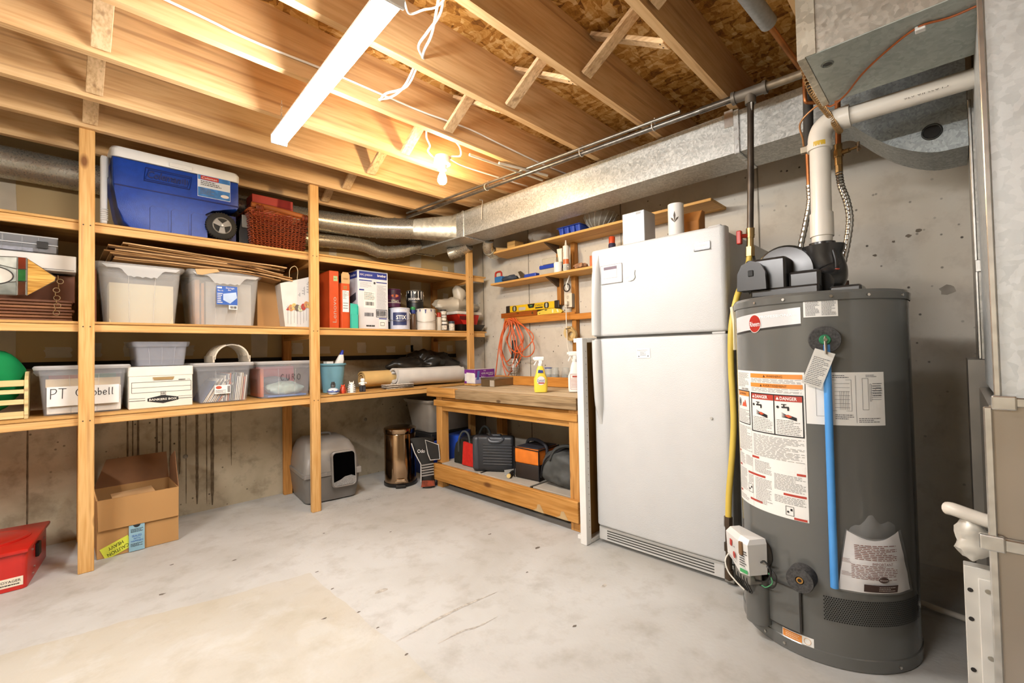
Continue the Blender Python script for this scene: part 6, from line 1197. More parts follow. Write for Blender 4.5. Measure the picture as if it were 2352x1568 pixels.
t = thing('work_light', 'caged trouble light hanging among the orange cord loops', 'work light', (3.03, 2.97, .9)); bm = BM(); tube(bm, smooth([(3.06,2.97,1.39),(3.04,2.975,1.30),(3.04,2.975,1.22)], 4), [.006]*9, 8); cyl(bm, (3.04,2.975,1.35), (3.04,2.975,1.27), .009, seg=10); obj('cable_end', bm, flat('#d9d6cf', .4), t, True); bm = BM(); cyl(bm, (3.04,2.975,1.24), (3.035,2.97,1.13), .017, .021, 14); cyl(bm, (3.035,2.97,1.135), (3.033,2.968,1.07), .021, .028, 14); obj('grip', bm, flat('#1f1b18', .5), t, True)
bm = BM(); zs = [(1.07,.03),(1.03,.045),(.98,.052),(.93,.045),(.905,.02)]
for k in range(8): a = 2*math.pi*k/8; tube(bm, [(3.03+r_*math.cos(a), 2.965+r_*math.sin(a), z) for z, r_ in zs], .002, 5)
for z, r_ in zs[1:4]: torus(bm, (3.03, 2.965, z), r_, .002, 'z', 20, 5)
obj('wire_cage', bm, metal('#b3aea4', .3), t, True); bm = BM(); lathe(bm, [(.012,1.07),(.024,1.03),(.028,.99),(.018,.955),(.004,.945)], 18, (3.03, 2.965, 0)); obj('bulb', bm, flat('#dcdad4', .15, 0, .05), t, True)

# ================================================================ FRIDGE
t = thing('refrigerator', 'white top-freezer refrigerator with pebbled doors standing against the wall', 'refrigerator', (2.62, 1.155, 0))
FXf, FYa, FYb, FH = 2.24, .772, 1.540, 1.722; FW = flat('#cbcbca', .33, 0, .02, .5, 8, .4, 300); FWS = flat('#c8c6c2', .4, 0, .03); FD = flat('#7c7a75', .6)
bm = BM(); rbox(bm, FXf+.075, 2.98, FYa+.004, FYb-.004, .03, FH-.022, .006); obj('cabinet', bm, FWS, t)
def door(z0, z1):
    bm = BM(); yc, hw = (FYa+FYb)/2, (FYb-FYa)/2; n = 24; ring = []
    prof = [(FXf+.065, hw)]+[(FXf+.028-.028*math.sin(math.radians(a)), hw-.030*(1-math.cos(math.radians(a)))*1.0) for a in (0, 20, 40, 60, 80)]
    R_ = [(x, yc+d) for x, d in prof]+[(FXf-.004*math.sin(math.pi*(i+1)/10), yc+hw-.035-(2*hw-.07)*(i+1)/10) for i in range(9)]+[(x, yc-d) for x, d in prof[::-1]]
    rs = []
    for z, ins in ((z0, .008), (z0+.006, .002), (z0+.014, 0), (z1-.014, 0), (z1-.006, .002), (z1, .008)): rs.append([Vector((max(x, FXf-.01)+ins if x < FXf+.06 else x, yc+(y-yc)*(1-ins*.6), z)) for x, y in R_])
    loft(bm, rs); return obj('door', bm, FW, t, True, sharp=50)
d1 = door(1.212, FH); d2 = door(.105, 1.198)
bm = BM(); box(bm, FXf+.03, FXf+.075, FYa+.012, FYb-.012, .10, FH-.015); obj('gasket', bm, FD, t)
def handle(d, z0, z1, up):
    bm = BM(); n = 14; rings = []
    for i in range(n+1):
        u = i/n; z = z0+(z1-z0)*u; e = u if up else 1-u; k = math.sin(math.pi*min(1, e*1.15+.0)*.5) if False else 1
        tip = max(0.05, min(1, (1-e)*4.0)); w = .026*(.35+.65*tip); dep = .045*min(1, tip*1.2)*(.55+.45*math.sin(math.pi*min(1, .25+e*.75)))
        yc = FYb-.038-.012*e; rings.append([Vector((FXf+.012, yc+w, z)), Vector((FXf-dep*.6, yc+w*.9, z)), Vector((FXf-dep, yc+w*.3, z)), Vector((FXf-dep, yc-w*.35, z)), Vector((FXf-dep*.5, yc-w*.9, z)), Vector((FXf+.012, yc-w, z))])
    loft(bm, rings); return obj('handle', bm, FWS, d, True, sharp=60)
handle(d1, 1.218, 1.690, True); handle(d2, .70, 1.190, False)
F = PF((FXf-.004, 0, 0), (0,-1,0), (0,0,1))
bm = BM(); rect(bm, F, -.915, 1.613, -.836, 1.654, .001, 1, .002); bdg = obj('badge', bm, flat('#e9e9e9', .3), d1); bm = BM(); outline(bm, F, -.915, 1.613, -.836, 1.654, .002, .0035); rect(bm, F, -.915, 1.613, -.836, 1.622, .0035); obj('badge_edge', bm, flat('#7f7f80', .3, .5), d1, recalc=False); text('badge_lettering', F, 'FRIGIDAIRE', -.875, 1.637, .011, flat('#b9b9ba', .4), d1, width=.062, w=.004)
bm = BM(); rect(bm, F, -1.462, 1.512, -1.322, 1.62, .0015, 1, .003); sm_ = thing('frame_magnet', 'small white frame magnet with a note on the freezer door', 'magnet', (FXf-.005, 1.39, 1.512)); bm.free()
Fm = PF((FXf-.0045, 1.462, 1.512), (0,-1,0), (0,.0,1)); bm = BM(); rect(bm, Fm, 0, 0, .14, .108, .001, 1, .003); obj('frame', bm, flat('#dedcd9', .4), sm_); bm = BM(); outline(bm, Fm, .0, .0, .14, .108, .003, .0045); outline(bm, Fm, .02, .03, .108, .098, .002, .0045); obj('frame_line', bm, flat('#9c9a98', .4), sm_, recalc=False)
bm = BM(); rect(bm, Fm, .022, .032, .106, .080, .0048); obj('note', bm, flat('#ddd0cf', .5), sm_, recalc=False); bm = BM(); rect(bm, Fm, .022, .080, .106, .096, .0048); obj('note_header', bm, flat('#6b5a68', .5), sm_, recalc=False)
Fm = PF((FXf-.0045, 1.272, 1.54), (0,-1,0), (0,0,1)); bm = BM(); S_ = [(-.03,.028),(-.012,.026),(0,.034),(.012,.026),(.03,.028),(.026,.008),(.03,-.012),(.018,-.026),(0,-.030),(-.018,-.026),(-.03,-.012),(-.026,.008)]; loft(bm, [[Fm.pt(u, v, .001) for u, v in S_], [Fm.pt(u, v, .005) for u, v in S_]]); single('shield_magnet', bm, flat('#bdbcb4', .4, .4, .2, .5, 60), 'silver shield shaped magnet on the freezer door', 'magnet')
t2 = thing('business_card', 'small white printed card stuck on the fridge door', 'card', (FXf-.005, 1.205, 1.08)); Fm = PF((FXf-.0045, 1.244, 1.083), (0,-1,0), (0,.0,1)).rot(math.radians(1.5)); bm = BM(); rect(bm, Fm, 0, 0, .079, .052, .001, 1, .001); cd = obj('card', bm, PAPER, t2); bm = BM(); textbm(bm, Fm, 'Keep in Kitchen', .036, .043, .006, w=.003, width=.06); lines(bm, Fm, .02, .012, .055, .036, 4, .003, .35, 3); disc(bm, Fm, .012, .01, .004, .003); disc(bm, Fm, .066, .01, .004, .003); obj('card_print', bm, GREYINK, cd, recalc=False)
bm = BM(); cyl(bm, (FXf-.003, .855, .79), (FXf-.007, .855, .79), .007, seg=12); obj('door_stud', bm, flat('#c9c8c4', .3, .5), d2, True)
bm = BM(); rbox(bm, FXf+.02, FXf+.10, FYa+.05, FYb-.005, .018, .096, .006); gr = obj('kick_grille', bm, FWS, t)
for k in range(4):
    bm = BM(); z = .032+k*.014; rbox(bm, FXf+.0185, FXf+.022, FYa+.10, FYb-.06, z, z+.007, .001, 1); obj('grille_slot', bm, flat('#4a4944', .6), gr)
bm = BM(); rbox(bm, FXf+.01, FXf+.12, FYa+.005, FYa+.05, .015, .10, .003); obj('hinge_foot', bm, flat('#9c9992', .35, .7), t); bm = BM(); cyl(bm, (FXf+.008, FYa+.028, .035), (FXf+.02, FYa+.028, .035), .012, seg=14); obj('leveling_bolt', bm, flat('#2c2a26', .4, .5), t, True)
bm = BM(); rbox(bm, FXf+.02, FXf+.09, FYa+.02, FYa+.085, FH-.012, FH+.012, .010, 3); obj('top_hinge', bm, FWS, t, True); bm = BM(); rbox(bm, FXf+.012, FXf+.05, FYa+.012, FYa+.075, 1.1985, 1.2115, .003, 1); obj('middle_hinge', bm, FWS, t)
for y in (FYa+.06, FYb-.06):
    bm = BM(); cyl(bm, (2.88, y-.015, .018), (2.88, y+.015, .018), .018, seg=16); cyl(bm, (2.36, y-.015, .018), (2.36, y+.015, .018), .018, seg=16); obj('roller', bm, flat('#3a3834', .5), t, True)
# on top of the fridge
TZ = FH-.0215
t = carton('grey_box', 'tall plain silver-grey box standing on the refrigerator', 'box', 2.50, 2.64, 1.32, 1.47, TZ, 1.98, flat('#b4b9be', .35, .15, .05), rotz=0); bm = BM(); box(bm, -.0715, -.0698, -.05, -.02, .26, .272); obj('thumb_tab', bm, flat('#a2a7ac', .4), t)
t = thing('towel_cylinder', 'white paper cylinder with a dark leaf print on the refrigerator', 'cylinder', (2.55, 1.145, TZ)); bm = BM(); lathe(bm, [(.042, TZ), (.044, TZ+.003), (.044, 1.975), (.030, 1.978), (.022, 1.97)], 28, (2.55, 1.145, 0)); obj('body', bm, flat('#e9e5df', .5, 0, .03), t, True)
C_ = CF((2.55, 1.145), .0445, math.degrees(math.atan2(-1.145, -2.55)), 1.86); bm = BM()
for k in range(3): a = math.radians(90+(k-1)*38); L_ = (.036,.062,.036)[k]; u, v = math.cos(a), math.sin(a); poly(bm, C_, [(-.008,.0), (-.008+u*L_*.6-v*.006, .005+v*L_*.6+u*.004), (-.008+u*L_, .005+v*L_), (-.008+u*L_*.6+v*.006, .005+v*L_*.6-u*.004)], .001)
obj('leaf_print', bm, flat('#5b5148', .6), t, recalc=False)
t = thing('paper_bag', 'orange and brown paper bag behind the white cylinder', 'bag', (2.68, 1.13, TZ)); bm = BM(); loft(bm, [rring(2.68,1.135,TZ,.10,.18,.01), rring(2.68,1.135,1.88,.10,.18,.01), rring(2.68,1.13,1.94,.05,.19,.008)]); obj('body', bm, flat('#b97a3c', .7, 0, .2, .3, 10), t); bm = BM(); F = PF((2.63, 0, 0), (0,-1,0), (0,0,1)); rect(bm, F, -1.215, 1.73, -1.18, 1.86, .001); obj('label', bm, flat('#d8cfc0', .6), t, recalc=False)

# ================================================================ WHITE PANEL BESIDE THE FRIDGE
t = thing('white_bookcase', 'narrow white melamine frame with shelf-pin holes standing beside the fridge', 'frame', (2.33, 1.58, 0)); MEL = flat('#e4e1db', .4, 0, .03)
bm = BM(); rbox(bm, 2.160, 2.208, 1.554, 1.598, .001, 1.205, .002, 1); obj('side_panel', bm, MEL, t); bm = BM(); rbox(bm, 2.209, 2.75, 1.554, 1.655, 1.18, 1.205, .002, 1); obj('top_panel', bm, MEL, t); bm = BM(); rbox(bm, 2.209, 2.75, 1.554, 1.655, .001, .026, .002, 1); obj('bottom_panel', bm, MEL, t); bm = BM(); rbox(bm, 2.209, 2.75, 1.590, 1.600, .027, 1.179, .001, 1); obj('back_panel', bm, wood('#a87a3c', '#8f6530', 'z', False), t); bm = BM(); rbox(bm, 2.751, 2.77, 1.552, 1.655, .001, 1.205, .002, 1); obj('side_panel', bm, MEL, t)
bm = BM()
for k in range(28): cyl(bm, (2.192, 1.5545, .10+.038*k), (2.192, 1.5532, .10+.038*k), .0028, seg=6)
nl = obj('pin_hole', bm, flat('#8c867c', .6), t); nl['kind'] = 'stuff'
# ================================================================ WATER HEATER
TC, TR, TH = (2.21, .413), .298, 1.328
def tank_mat():
    N = NT('tank_enamel'); N.set(.13, .1, .5); v = N.co(); N.base(N.ramp(N.noise(v, 2.5, 1).outputs[0], [(.3, '#62625f'), (.7, '#6b6b68')])); return N.m
TK = tank_mat(); TKD = flat('#4a453f', .4, .2, .1)
t = thing('water_heater', 'tall dark grey power-vent water heater covered in labels', 'water heater', (*TC, 0))
bm = BM(); lathe(bm, [(TR-.012, .0), (TR, .004), (TR, .044), (TR-.003, .047), (TR-.003, 1.292), (TR, 1.292)], 96, (*TC, 0)); obj('tank', bm, TK, t, True, sharp=30)
bm = BM(); lathe(bm, [(TR+.001, 1.292), (TR+.003, 1.295), (TR+.003, 1.318), (TR-.003, TH), (TR-.05, TH+.001), (.02, TH+.004)], 96, (*TC, 0)); cap = obj('top_cap', bm, TK, t, True, sharp=30)
bm = BM()
for a in (150, 172, 200, 222, 250): p = Vector((TC[0]+(TR+.003)*math.cos(math.radians(a)), TC[1]+(TR+.003)*math.sin(math.radians(a)), 1.306)); d = Vector((math.cos(math.radians(a)), math.sin(math.radians(a)), 0)); cyl(bm, p, p+d*.004, .005, seg=10)
for a in (150, 165, 235): p = Vector((TC[0]+TR*math.cos(math.radians(a)), TC[1]+TR*math.sin(math.radians(a)), .022)); d = Vector((math.cos(math.radians(a)), math.sin(math.radians(a)), 0)); cyl(bm, p, p+d*.004, .005, seg=10)
obj('rim_screw', bm, metal('#c9c6bf', .3), t, True)
def CC(a0, z0): return CF(TC, TR-.003, a0, z0)
DEG = (TR-.003)*math.pi/180                         # metres of arc per degree
# maker's plate
C_ = CC(120, 1.19); W_ = 62.3*DEG
bm = BM(); n = 24; pts0 = []; pts1 = []
A_ = [(bm.verts.new(C_.pt(W_*i/n, .002+.022*(i/n), .0015)), bm.verts.new(C_.pt(W_*i/n, .066+.018*(i/n), .0015))) for i in range(n+1)]
for p_, q_ in zip(A_, A_[1:]): _face(bm, (p_[0], q_[0], q_[1], p_[1]))
pl = obj('maker_plate', bm, flat('#d5d6d7', .3, .2, .03), t, recalc=False)
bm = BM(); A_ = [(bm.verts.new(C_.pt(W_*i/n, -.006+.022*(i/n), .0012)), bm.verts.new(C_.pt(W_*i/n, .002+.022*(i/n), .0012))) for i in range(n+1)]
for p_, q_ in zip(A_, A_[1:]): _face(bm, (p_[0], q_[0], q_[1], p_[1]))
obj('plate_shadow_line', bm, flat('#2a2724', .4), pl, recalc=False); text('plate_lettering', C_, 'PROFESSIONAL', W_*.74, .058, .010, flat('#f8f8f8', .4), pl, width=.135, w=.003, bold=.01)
uL = 28.5*DEG; bm = BM(); disc(bm, C_, uL, .034, .031, .003, 32, .036); disc_ = obj('logo_rim', bm, WHITE, pl, recalc=False); bm = BM(); disc(bm, C_, uL, .034, .029, .0036, 32, .034); lr = obj('logo_disc', bm, flat('#a92a20', .35), pl, recalc=False); text('logo_lettering', C_, 'Rheem', uL+.001, .033, .020, flat('#f3f0ee', .4), pl, width=.050, w=.0045)
def sticker(name, a0, a1, z0, z1, mat, nn=20, w=.0012):
    C_ = CC(a0, z0); bm = BM(); rect(bm, C_, 0, 0, (a1-a0)*DEG, z1-z0, w, nn); return C_, obj(name, bm, mat, t, recalc=False), (a1-a0)*DEG, z1-z0
LP = flat('#e9e7e2', .4, 0, .02)
C_, s_, W_, H_ = sticker('notice_sticker', 184, 204, 1.235, 1.302, LP); bm = BM(); lines(bm, C_, .006, .004, W_*.47, H_-.006, 13, .0024, .4, 1); lines(bm, C_, W_*.53, .004, W_-.006, H_-.006, 13, .0024, .4, 2); obj('sticker_print', bm, GREYINK, s_, recalc=False)
# big instruction label
C_, s_, W_, H_ = sticker('instruction_label', 118, 183.2, .490, 1.035, LP, 40)
ORB = flat('#dd8b3c', .45, 0, .04); RB = flat('#b03a2c', .45, 0, .05); x0_ = W_*.37; xm = (x0_+W_)/2
def LR(bm, u0, d1, u1, d0, w=.0024): rect(bm, C_, u0, H_-d1, u1, H_-d0, w, max(1, int((u1-u0)/.012)))      # d: depth below the label's top edge
for u0, u1, d0, d1, word, wd in ((x0_, W_-.006, .009, .026, 'WARNING', .062), (x0_, W_-.006, .046, .062, 'AVERTISSEMENT', .092), (.020, x0_-.014, .086, .105, 'WARNING', .045)):
    bm = BM(); LR(bm, u0, d1, u1, d0); obj('orange_bar', bm, ORB, s_, recalc=False); uc, vc = (u0+u1)/2+.006, H_-(d0+d1)/2
    bm = BM(); textbm(bm, C_, word, uc, vc, .0085, w=.0032, width=wd); poly(bm, C_, [(uc-wd/2-.014, vc-.005), (uc-wd/2-.004, vc-.005), (uc-wd/2-.009, vc+.005)], .0032); obj('bar_lettering', bm, flat('#5a3413', .5), s_, recalc=False)
bm = BM(); LR(bm, x0_+.003, .110, W_-.008, .088, .0026); obj('red_bar', bm, RB, s_, recalc=False)
for u in (x0_+.052, xm+.052): text('danger_lettering', C_, 'DANGER', u, H_-.099, .012, WHITE, s_, w=.0034, width=.058, bold=.02)
bm = BM()
for u in (x0_+.014, xm+.014): poly(bm, C_, [(u-.006, H_-.105), (u+.006, H_-.105), (u, H_-.093)], .0034)
obj('danger_mark', bm, WHITE, s_, recalc=False)
for u0, u1, d in ((.03,.07,.335),(.36,.47,.338),(.90,.985,.372),(.03,.10,.392),(.27,.55,.408),(.76,.985,.452),(.03,.09,.500),(.30,.50,.512),(.86,.985,.535)):
    bm = BM(); LR(bm, u0*W_, d+.008, u1*W_, d); obj('red_bar', bm, RB, s_, recalc=False)
bm = BM(); outline(bm, C_, .014, H_-.220, x0_-.010, H_-.082, .0035, .0028, 8); outline(bm, C_, x0_, H_-.240, W_-.005, H_-.085, .004, .0028, 14); rect(bm, C_, xm-.0018, H_-.240, xm+.0018, H_-.085, .0028); obj('box_border', bm, INK, s_, recalc=False)
bm = BM()
def blk(u0, u1, d0, d1, rw, sd): lines(bm, C_, u0*W_, H_-d1, u1*W_, H_-d0, rw, .0024, .36, sd)
blk(.05,.34,.008,.068,13,1); blk(.38,.97,.028,.044,4,2); blk(.38,.97,.064,.080,4,3); blk(.08,.33,.160,.214,9,4); blk(.40,.66,.178,.234,9,5); blk(.71,.96,.178,.234,9,6)
blk(.04,.36,.228,.330,20,7); blk(.39,.98,.248,.334,20,8); blk(.04,.20,.345,.388,9,9); blk(.22,.36,.345,.385,8,10); blk(.40,.63,.352,.400,10,11); blk(.66,.98,.384,.445,12,12); blk(.04,.24,.405,.495,16,13); blk(.27,.36,.420,.455,6,14); blk(.40,.63,.420,.520,18,15); blk(.66,.98,.464,.492,5,16); blk(.04,.28,.515,.535,3,17); barcode(bm, C_, .052, H_-.080, x0_-.018, H_-.071, .0024)
rect(bm, C_, x0_-.004, .0, x0_-.0032, H_-.24, .0024)
nl = obj('label_print', bm, flat('#85837f', .6), s_, recalc=False); nl['kind'] = 'stuff'
bm = BM()
for u in (x0_+.032, xm+.032):                                       # tap over a hand
    d = H_-.132; rect(bm, C_, u-.004, d-.003, u+.022, d+.003, .003, 2); rect(bm, C_, u+.016, d-.012, u+.022, d+.003, .003); disc(bm, C_, u-.018, d, .005, .003, 10); rect(bm, C_, u+.002, d+.003, u+.006, d+.010, .003); rect(bm, C_, u-.005, d+.009, u+.013, d+.012, .003)
    for k in range(4): poly(bm, C_, [(u+.018, d-.030-.002*k), (u-.004, d-.020-.005*k), (u-.004, d-.0218-.005*k), (u+.018, d-.034-.002*k)], .003)
    poly(bm, C_, [(u+.016, d-.026), (u+.046, d-.036), (u+.046, d-.048), (u+.016, d-.040)], .003)
for u, d in ((W_*.31, .492), (W_*.82, .532)): outline(bm, C_, u-.014, H_-d, u+.014, H_-d+.034, .0015, .003); disc(bm, C_, u-.006, H_-d+.013, .004, .003, 8); rect(bm, C_, u+.002, H_-d+.018, u+.009, H_-d+.026, .003)
for k in range(20): a, b = 2*math.pi*k/20, 2*math.pi*(k+1)/20; poly(bm, C_, [(.036+.011*math.cos(a), H_-.132+.017*math.sin(a)), (.036+.011*math.cos(b), H_-.132+.017*math.sin(b)), (.036+.009*math.cos(b), H_-.132+.014*math.sin(b)), (.036+.009*math.cos(a), H_-.132+.014*math.sin(a))], .003)
rect(bm, C_, .032, H_-.142, .040, H_-.122, .003); nl = obj('pictogram', bm, INK, s_, recalc=False); nl['kind'] = 'stuff'
bm = BM(); poly(bm, C_, [(.056,H_-.148),(.066,H_-.128),(.074,H_-.136),(.082,H_-.118),(.092,H_-.148)], .003)
for u in (x0_+.032, xm+.032): d = H_-.132; poly(bm, C_, [(u+.006, d-.030), (u+.02, d-.027), (u+.032, d-.034), (u+.02, d-.038)], .0034)
nl = obj('pictogram_flame', bm, flat('#cf5330', .5), s_, recalc=False); nl['kind'] = 'stuff'
# wiring diagram sheet
C_, s_, W_, H_ = sticker('wiring_label', 183.8, 231.2, .850, 1.036, LP, 24)
bm = BM(); outline(bm, C_, .03, .03, .075, .15, .001, .0024); outline(bm, C_, .075, .05, .135, .16, .001, .0024); outline(bm, C_, .168, .055, .188, .165, .001, .0024); outline(bm, C_, .192, .085, .198, .145, .001, .0024); rect(bm, C_, .1475, .01, .1485, .175, .0024)
for k in range(7): rect(bm, C_, .085, .062+.014*k, .13, .063+.014*k, .0024); rect(bm, C_, .198, .09+.008*k, .232, .091+.008*k, .0024)
for k in range(6): rect(bm, C_, .10+.005*k, .055, .1008+.005*k, .12, .0024)
lines(bm, C_, .155, .01, .225, .028, 3, .0024, .4, 4); lines(bm, C_, .18, .168, .22, .178, 2, .0024, .4, 5); lines(bm, C_, .08, .165, .13, .178, 2, .0024, .4, 6); lines(bm, C_, .085, .02, .14, .04, 3, .0024, .4, 7); lines(bm, C_, .202, .1, .235, .15, 6, .0024, .3, 8); outline(bm, C_, .212, .12, .232, .132, .001, .0024)
obj('diagram_print', bm, GREYINK, s_, recalc=False)
C_, s_, W_, H_ = sticker('orange_sticker', 163.5, 183.5, .046, .078, LP, 10); bm = BM(); rect(bm, C_, .002, .003, .066, .029, .0022, 6); obj('orange_print', bm, ORB, s_, recalc=False); bm = BM(); torus(bm, C_.pt(.083, .016, .002), .011, .0012, 'x', 16, 4); lines(bm, C_, .012, .006, .058, .026, 3, .003, .4, 2); obj('sticker_ring', bm, flat('#e8c8a8', .5), s_, recalc=False)
C_, s_, W_, H_ = sticker('small_sticker', 128, 137, .03, .085, LP, 6); bm = BM(); rect(bm, C_, .01, .004, .04, .03, .0022, 4); obj('orange_print', bm, ORB, s_, recalc=False)
# relief valve with foam washer and tag
def radial(a): a = math.radians(a); return Vector((math.cos(a), math.sin(a), 0)), Vector((-math.sin(a), math.cos(a), 0))
def donut(a, z, R_, r_in, depth, name, mat):
    d, s_ = radial(a); base = Vector((TC[0], TC[1], z))+d*(TR-.010); bm = BM(); rings = []
    for (rr, w) in ((r_in, 0), (R_, 0), (R_, depth), (R_*.97, depth+.004), (r_in, depth+.004), (r_in, 0)): rings.append([base+d*w+s_*(rr*math.cos(x))+Vector((0,0,rr*math.sin(x))) for x in [2*math.pi*k/32 for k in range(32)]])
    loft(bm, rings, False, False); obj(name, bm, mat, t, True); return base, d, s_
FOAM = flat('#4d4c4b', .95, 0, .3, .1, 120, .5, 160)
b_, d, s_ = donut(195.5, 1.152, .048, .012, .03, 'valve_washer', FOAM)
bm = BM(); cyl(bm, b_+d*.03, b_+d*.042, .020, .015, 18); obj('valve_cap', bm, flat('#2f7d55', .4), t, True); bm = BM(); cyl(bm, b_+d*.038+Vector((0,0,.012)), b_+d*.050+Vector((0,0,-.05)), .005, .004, 8); cyl(bm, b_+d*.036, b_+d*.05, .006, seg=10); obj('valve_lever', bm, metal('#b7b3a8', .3), t, True)
Ft = PF(b_+d*.044+Vector((0,0,-.12))-s_*.03, s_, Vector((0,0,1))).rot(math.radians(-20)); bm = BM(); rect(bm, Ft, -.032, -.045, .030, .085, .0, 4, .001); tg = obj('paper_tag', bm, flat('#d8d6cf', .6), t); bm = BM(); lines(bm, Ft, -.026, -.04, .024, .06, 16, .0018, .35, 4); obj('tag_print', bm, GREYINK, tg, recalc=False); bm = BM(); lines(bm, Ft, -.026, -.04, .024, .06, 16, -.0008, .35, 4); obj('tag_print', bm, GREYINK, tg, recalc=False)
bm = BM(); p0 = Vector((TC[0], TC[1], 1.135))+radial(196.3)[0]*(TR+.016); p1 = Vector((TC[0], TC[1], .288))+radial(196.0)[0]*(TR+.016); tube(bm, [p0, p1], .0125, 16); obj('blue_discharge_pipe', bm, flat('#4f97dd', .35, 0, .04), t, True)
# drain valve with foam ring
b_, d, s_ = donut(178.5, .296, .044, .014, .055, 'drain_washer', FOAM); bm = BM(); cyl(bm, b_+d*.03, b_+d*.058, .012, .011, 16); obj('drain_valve', bm, flat('#b98a4a', .3, .8), t, True); bm = BM(); cyl(bm, b_+d*.0581, b_+d*.059, .0065, seg=12); obj('valve_bore', bm, flat('#17120c', .6), t, True)
# gas control
d, s_ = radial(143); c = Vector((TC[0], TC[1], .335))+d*(TR+.050); Mx = Matrix(((s_.x, -d.x, 0, c.x), (s_.y, -d.y, 0, c.y), (0, 0, 1, c.z), (0,0,0,1)))
CW = flat('#dcdad6', .35, 0, .03)
bm = BM(); loft(bm, [[Mx @ Vector(p) for p in r] for r in ([(-.085,-.02,-.055),(.045,-.055,-.075),(.085,-.045,-.070),(.085,.03,-.070),(-.085,.03,-.055)], [(-.085,-.025,.035),(.045,-.062,.050),(.085,-.05,.045),(.085,.03,.045),(-.085,.03,.035)], [(-.075,-.012,.055),(.040,-.045,.068),(.078,-.036,.062),(.078,.03,.062),(-.075,.03,.055)])]); gc = obj('gas_control', bm, CW, t)
Fc = PF(Mx @ Vector((-.02, -.041, -.01)), (Mx.to_3x3() @ Vector((.13, -.036, 0))), (0,0,1)); bm = BM(); rect(bm, Fc, -.010, .012, .006, .036, .004, 1, .003); disc(bm, Fc, .030, -.012, .013, .005, 20); obj('red_button', bm, flat('#c22f20', .4), gc); bm = BM(); rect(bm, Fc, .024, .016, .034, .021, .004); rect(bm, Fc, .024, -.013, .036, -.010, .0062); lines(bm, Fc, -.04, -.045, .05, -.03, 2, .004, .3, 3); obj('control_print', bm, GREYINK, gc, recalc=False)
Fs_ = PF(Mx @ Vector((.0855, -.04, -.07)), Mx.to_3x3() @ Vector((0, 1, 0)), (0,0,1)); Fs2 = PF(Mx @ Vector((.046, -.058, -.065)), Mx.to_3x3() @ Vector((.04, .010, 0)), (0,0,1)); bm = BM(); lines(bm, Fs2, .003, .022, .036, .085, 7, .003, .45, 7); obj('spec_print', bm, INK, gc, recalc=False); bm = BM(); rect(bm, Fs2, .004, .0, .038, .014, .0032); obj('green_sticker', bm, flat('#3f9a5a', .4), gc, recalc=False); bm = BM(); rbox(bm, .048, .066, -.064, -.052, .0, .050, .003, 1, Mx); obj('brown_tab', bm, flat('#7a5a3a', .5), gc)
bm = BM(); cyl(bm, Mx @ Vector((.02, .0, -.01)), Mx @ Vector((.02, .055, -.01)), .052, .060, 24); obj('control_collar', bm, TKD, t, True)
bm = BM(); rbox(bm, -.02, .07, -.035, .02, -.115, -.07, .006, 2, Mx); obj('valve_body', bm, metal('#9d9a94', .35, .9), t)
bm = BM(); q = random.Random(8)
for k in range(5): a = -.01+.018*k; tube(bm, smooth([Mx @ Vector((a, -.02, -.07)), Mx @ Vector((a-.008, -.035, -.10)), Mx @ Vector((a+.005, -.025, -.14)), Mx @ Vector((.0+.004*k, .0, -.17))], 5), .003, 6)
obj('wiring', bm, flat('#23201c', .5), t, True); bm = BM(); tube(bm, smooth([Mx @ Vector((-.07,-.02,-.045)), Mx @ Vector((-.072,-.04,-.08)), Mx @ Vector((-.04,-.05,-.11)), Mx @ Vector((.0,-.045,-.13)), Mx @ Vector((.03,-.03,-.15))], 6), .003, 6); obj('white_wire', bm, flat('#d9d4c8', .5), t, True)
bm = BM(); tube(bm, smooth([Mx @ Vector((.09,-.0,-.02)), Mx @ Vector((.125,-.01,.0)), Mx @ Vector((.14,.0,-.03)), Mx @ Vector((.12,.0,-.075)), Mx @ Vector((.06,-.01,-.10))], 6), .0035, 6); tube(bm, smooth([Mx @ Vector((.12,.0,-.02)), Mx @ Vector((.15,.015,-.045)), Mx @ Vector((.14,.01,-.09)), Mx @ Vector((.08,-.0,-.11))], 6), .0025, 6); obj('harness', bm, flat('#1c1a18', .4), t, True); bm = BM(); tube(bm, smooth([Mx @ Vector((.13,.0,-.04)), Mx @ Vector((.142,.005,-.07)), Mx @ Vector((.115,.0,-.10)), Mx @ Vector((.09,-.0,-.105))], 6), .002, 6); obj('green_wire', bm, flat('#4f9a68', .4), t, True)
# burner door and pipe cover
C_ = CC(150, .085); bm = BM(); rect(bm, C_, 0, 0, 26.5*DEG, .155, .002, 12, .008); bd = obj('burner_door', bm, TK, t); bm = BM(); tube(bm, [C_.pt(u, v, .011) for u, v in [(0,0)]+[(26.5*DEG*k/10, 0) for k in range(1, 11)]+[(26.5*DEG, .155)]+[(26.5*DEG*(1-k/10), .155) for k in range(1, 11)]], .0022, 5, closed=True); obj('door_outline', bm, flat('#38342f', .4), bd, True); bm = BM(); rect(bm, C_, 26.0*DEG, .004, 27.2*DEG, .15, .0105, 1, .003); obj('door_edge', bm, flat('#241f1b', .5), bd)  # dark outline tubes put the shade along the door's contour into colour
bm = BM(); d, s_ = radial(147); c = Vector((TC[0], TC[1], 0))+d*(TR+.014); lathe(bm, [(.046,.06),(.046,.225),(.040,.225),(.040,.06)], 28, c); obj('pipe_cover', bm, TK, t, True); bm = BM(); lathe(bm, [(.018,.055),(.018,.075)], 12, c+d*.01); obj('pale_grommet', bm, flat('#d8d3c8', .5), t, True); bm = BM(); lathe(bm, [(.014,.15),(.014,.29)], 12, c); obj('burner_tube', bm, metal('#b4b0a8', .25), t, True)
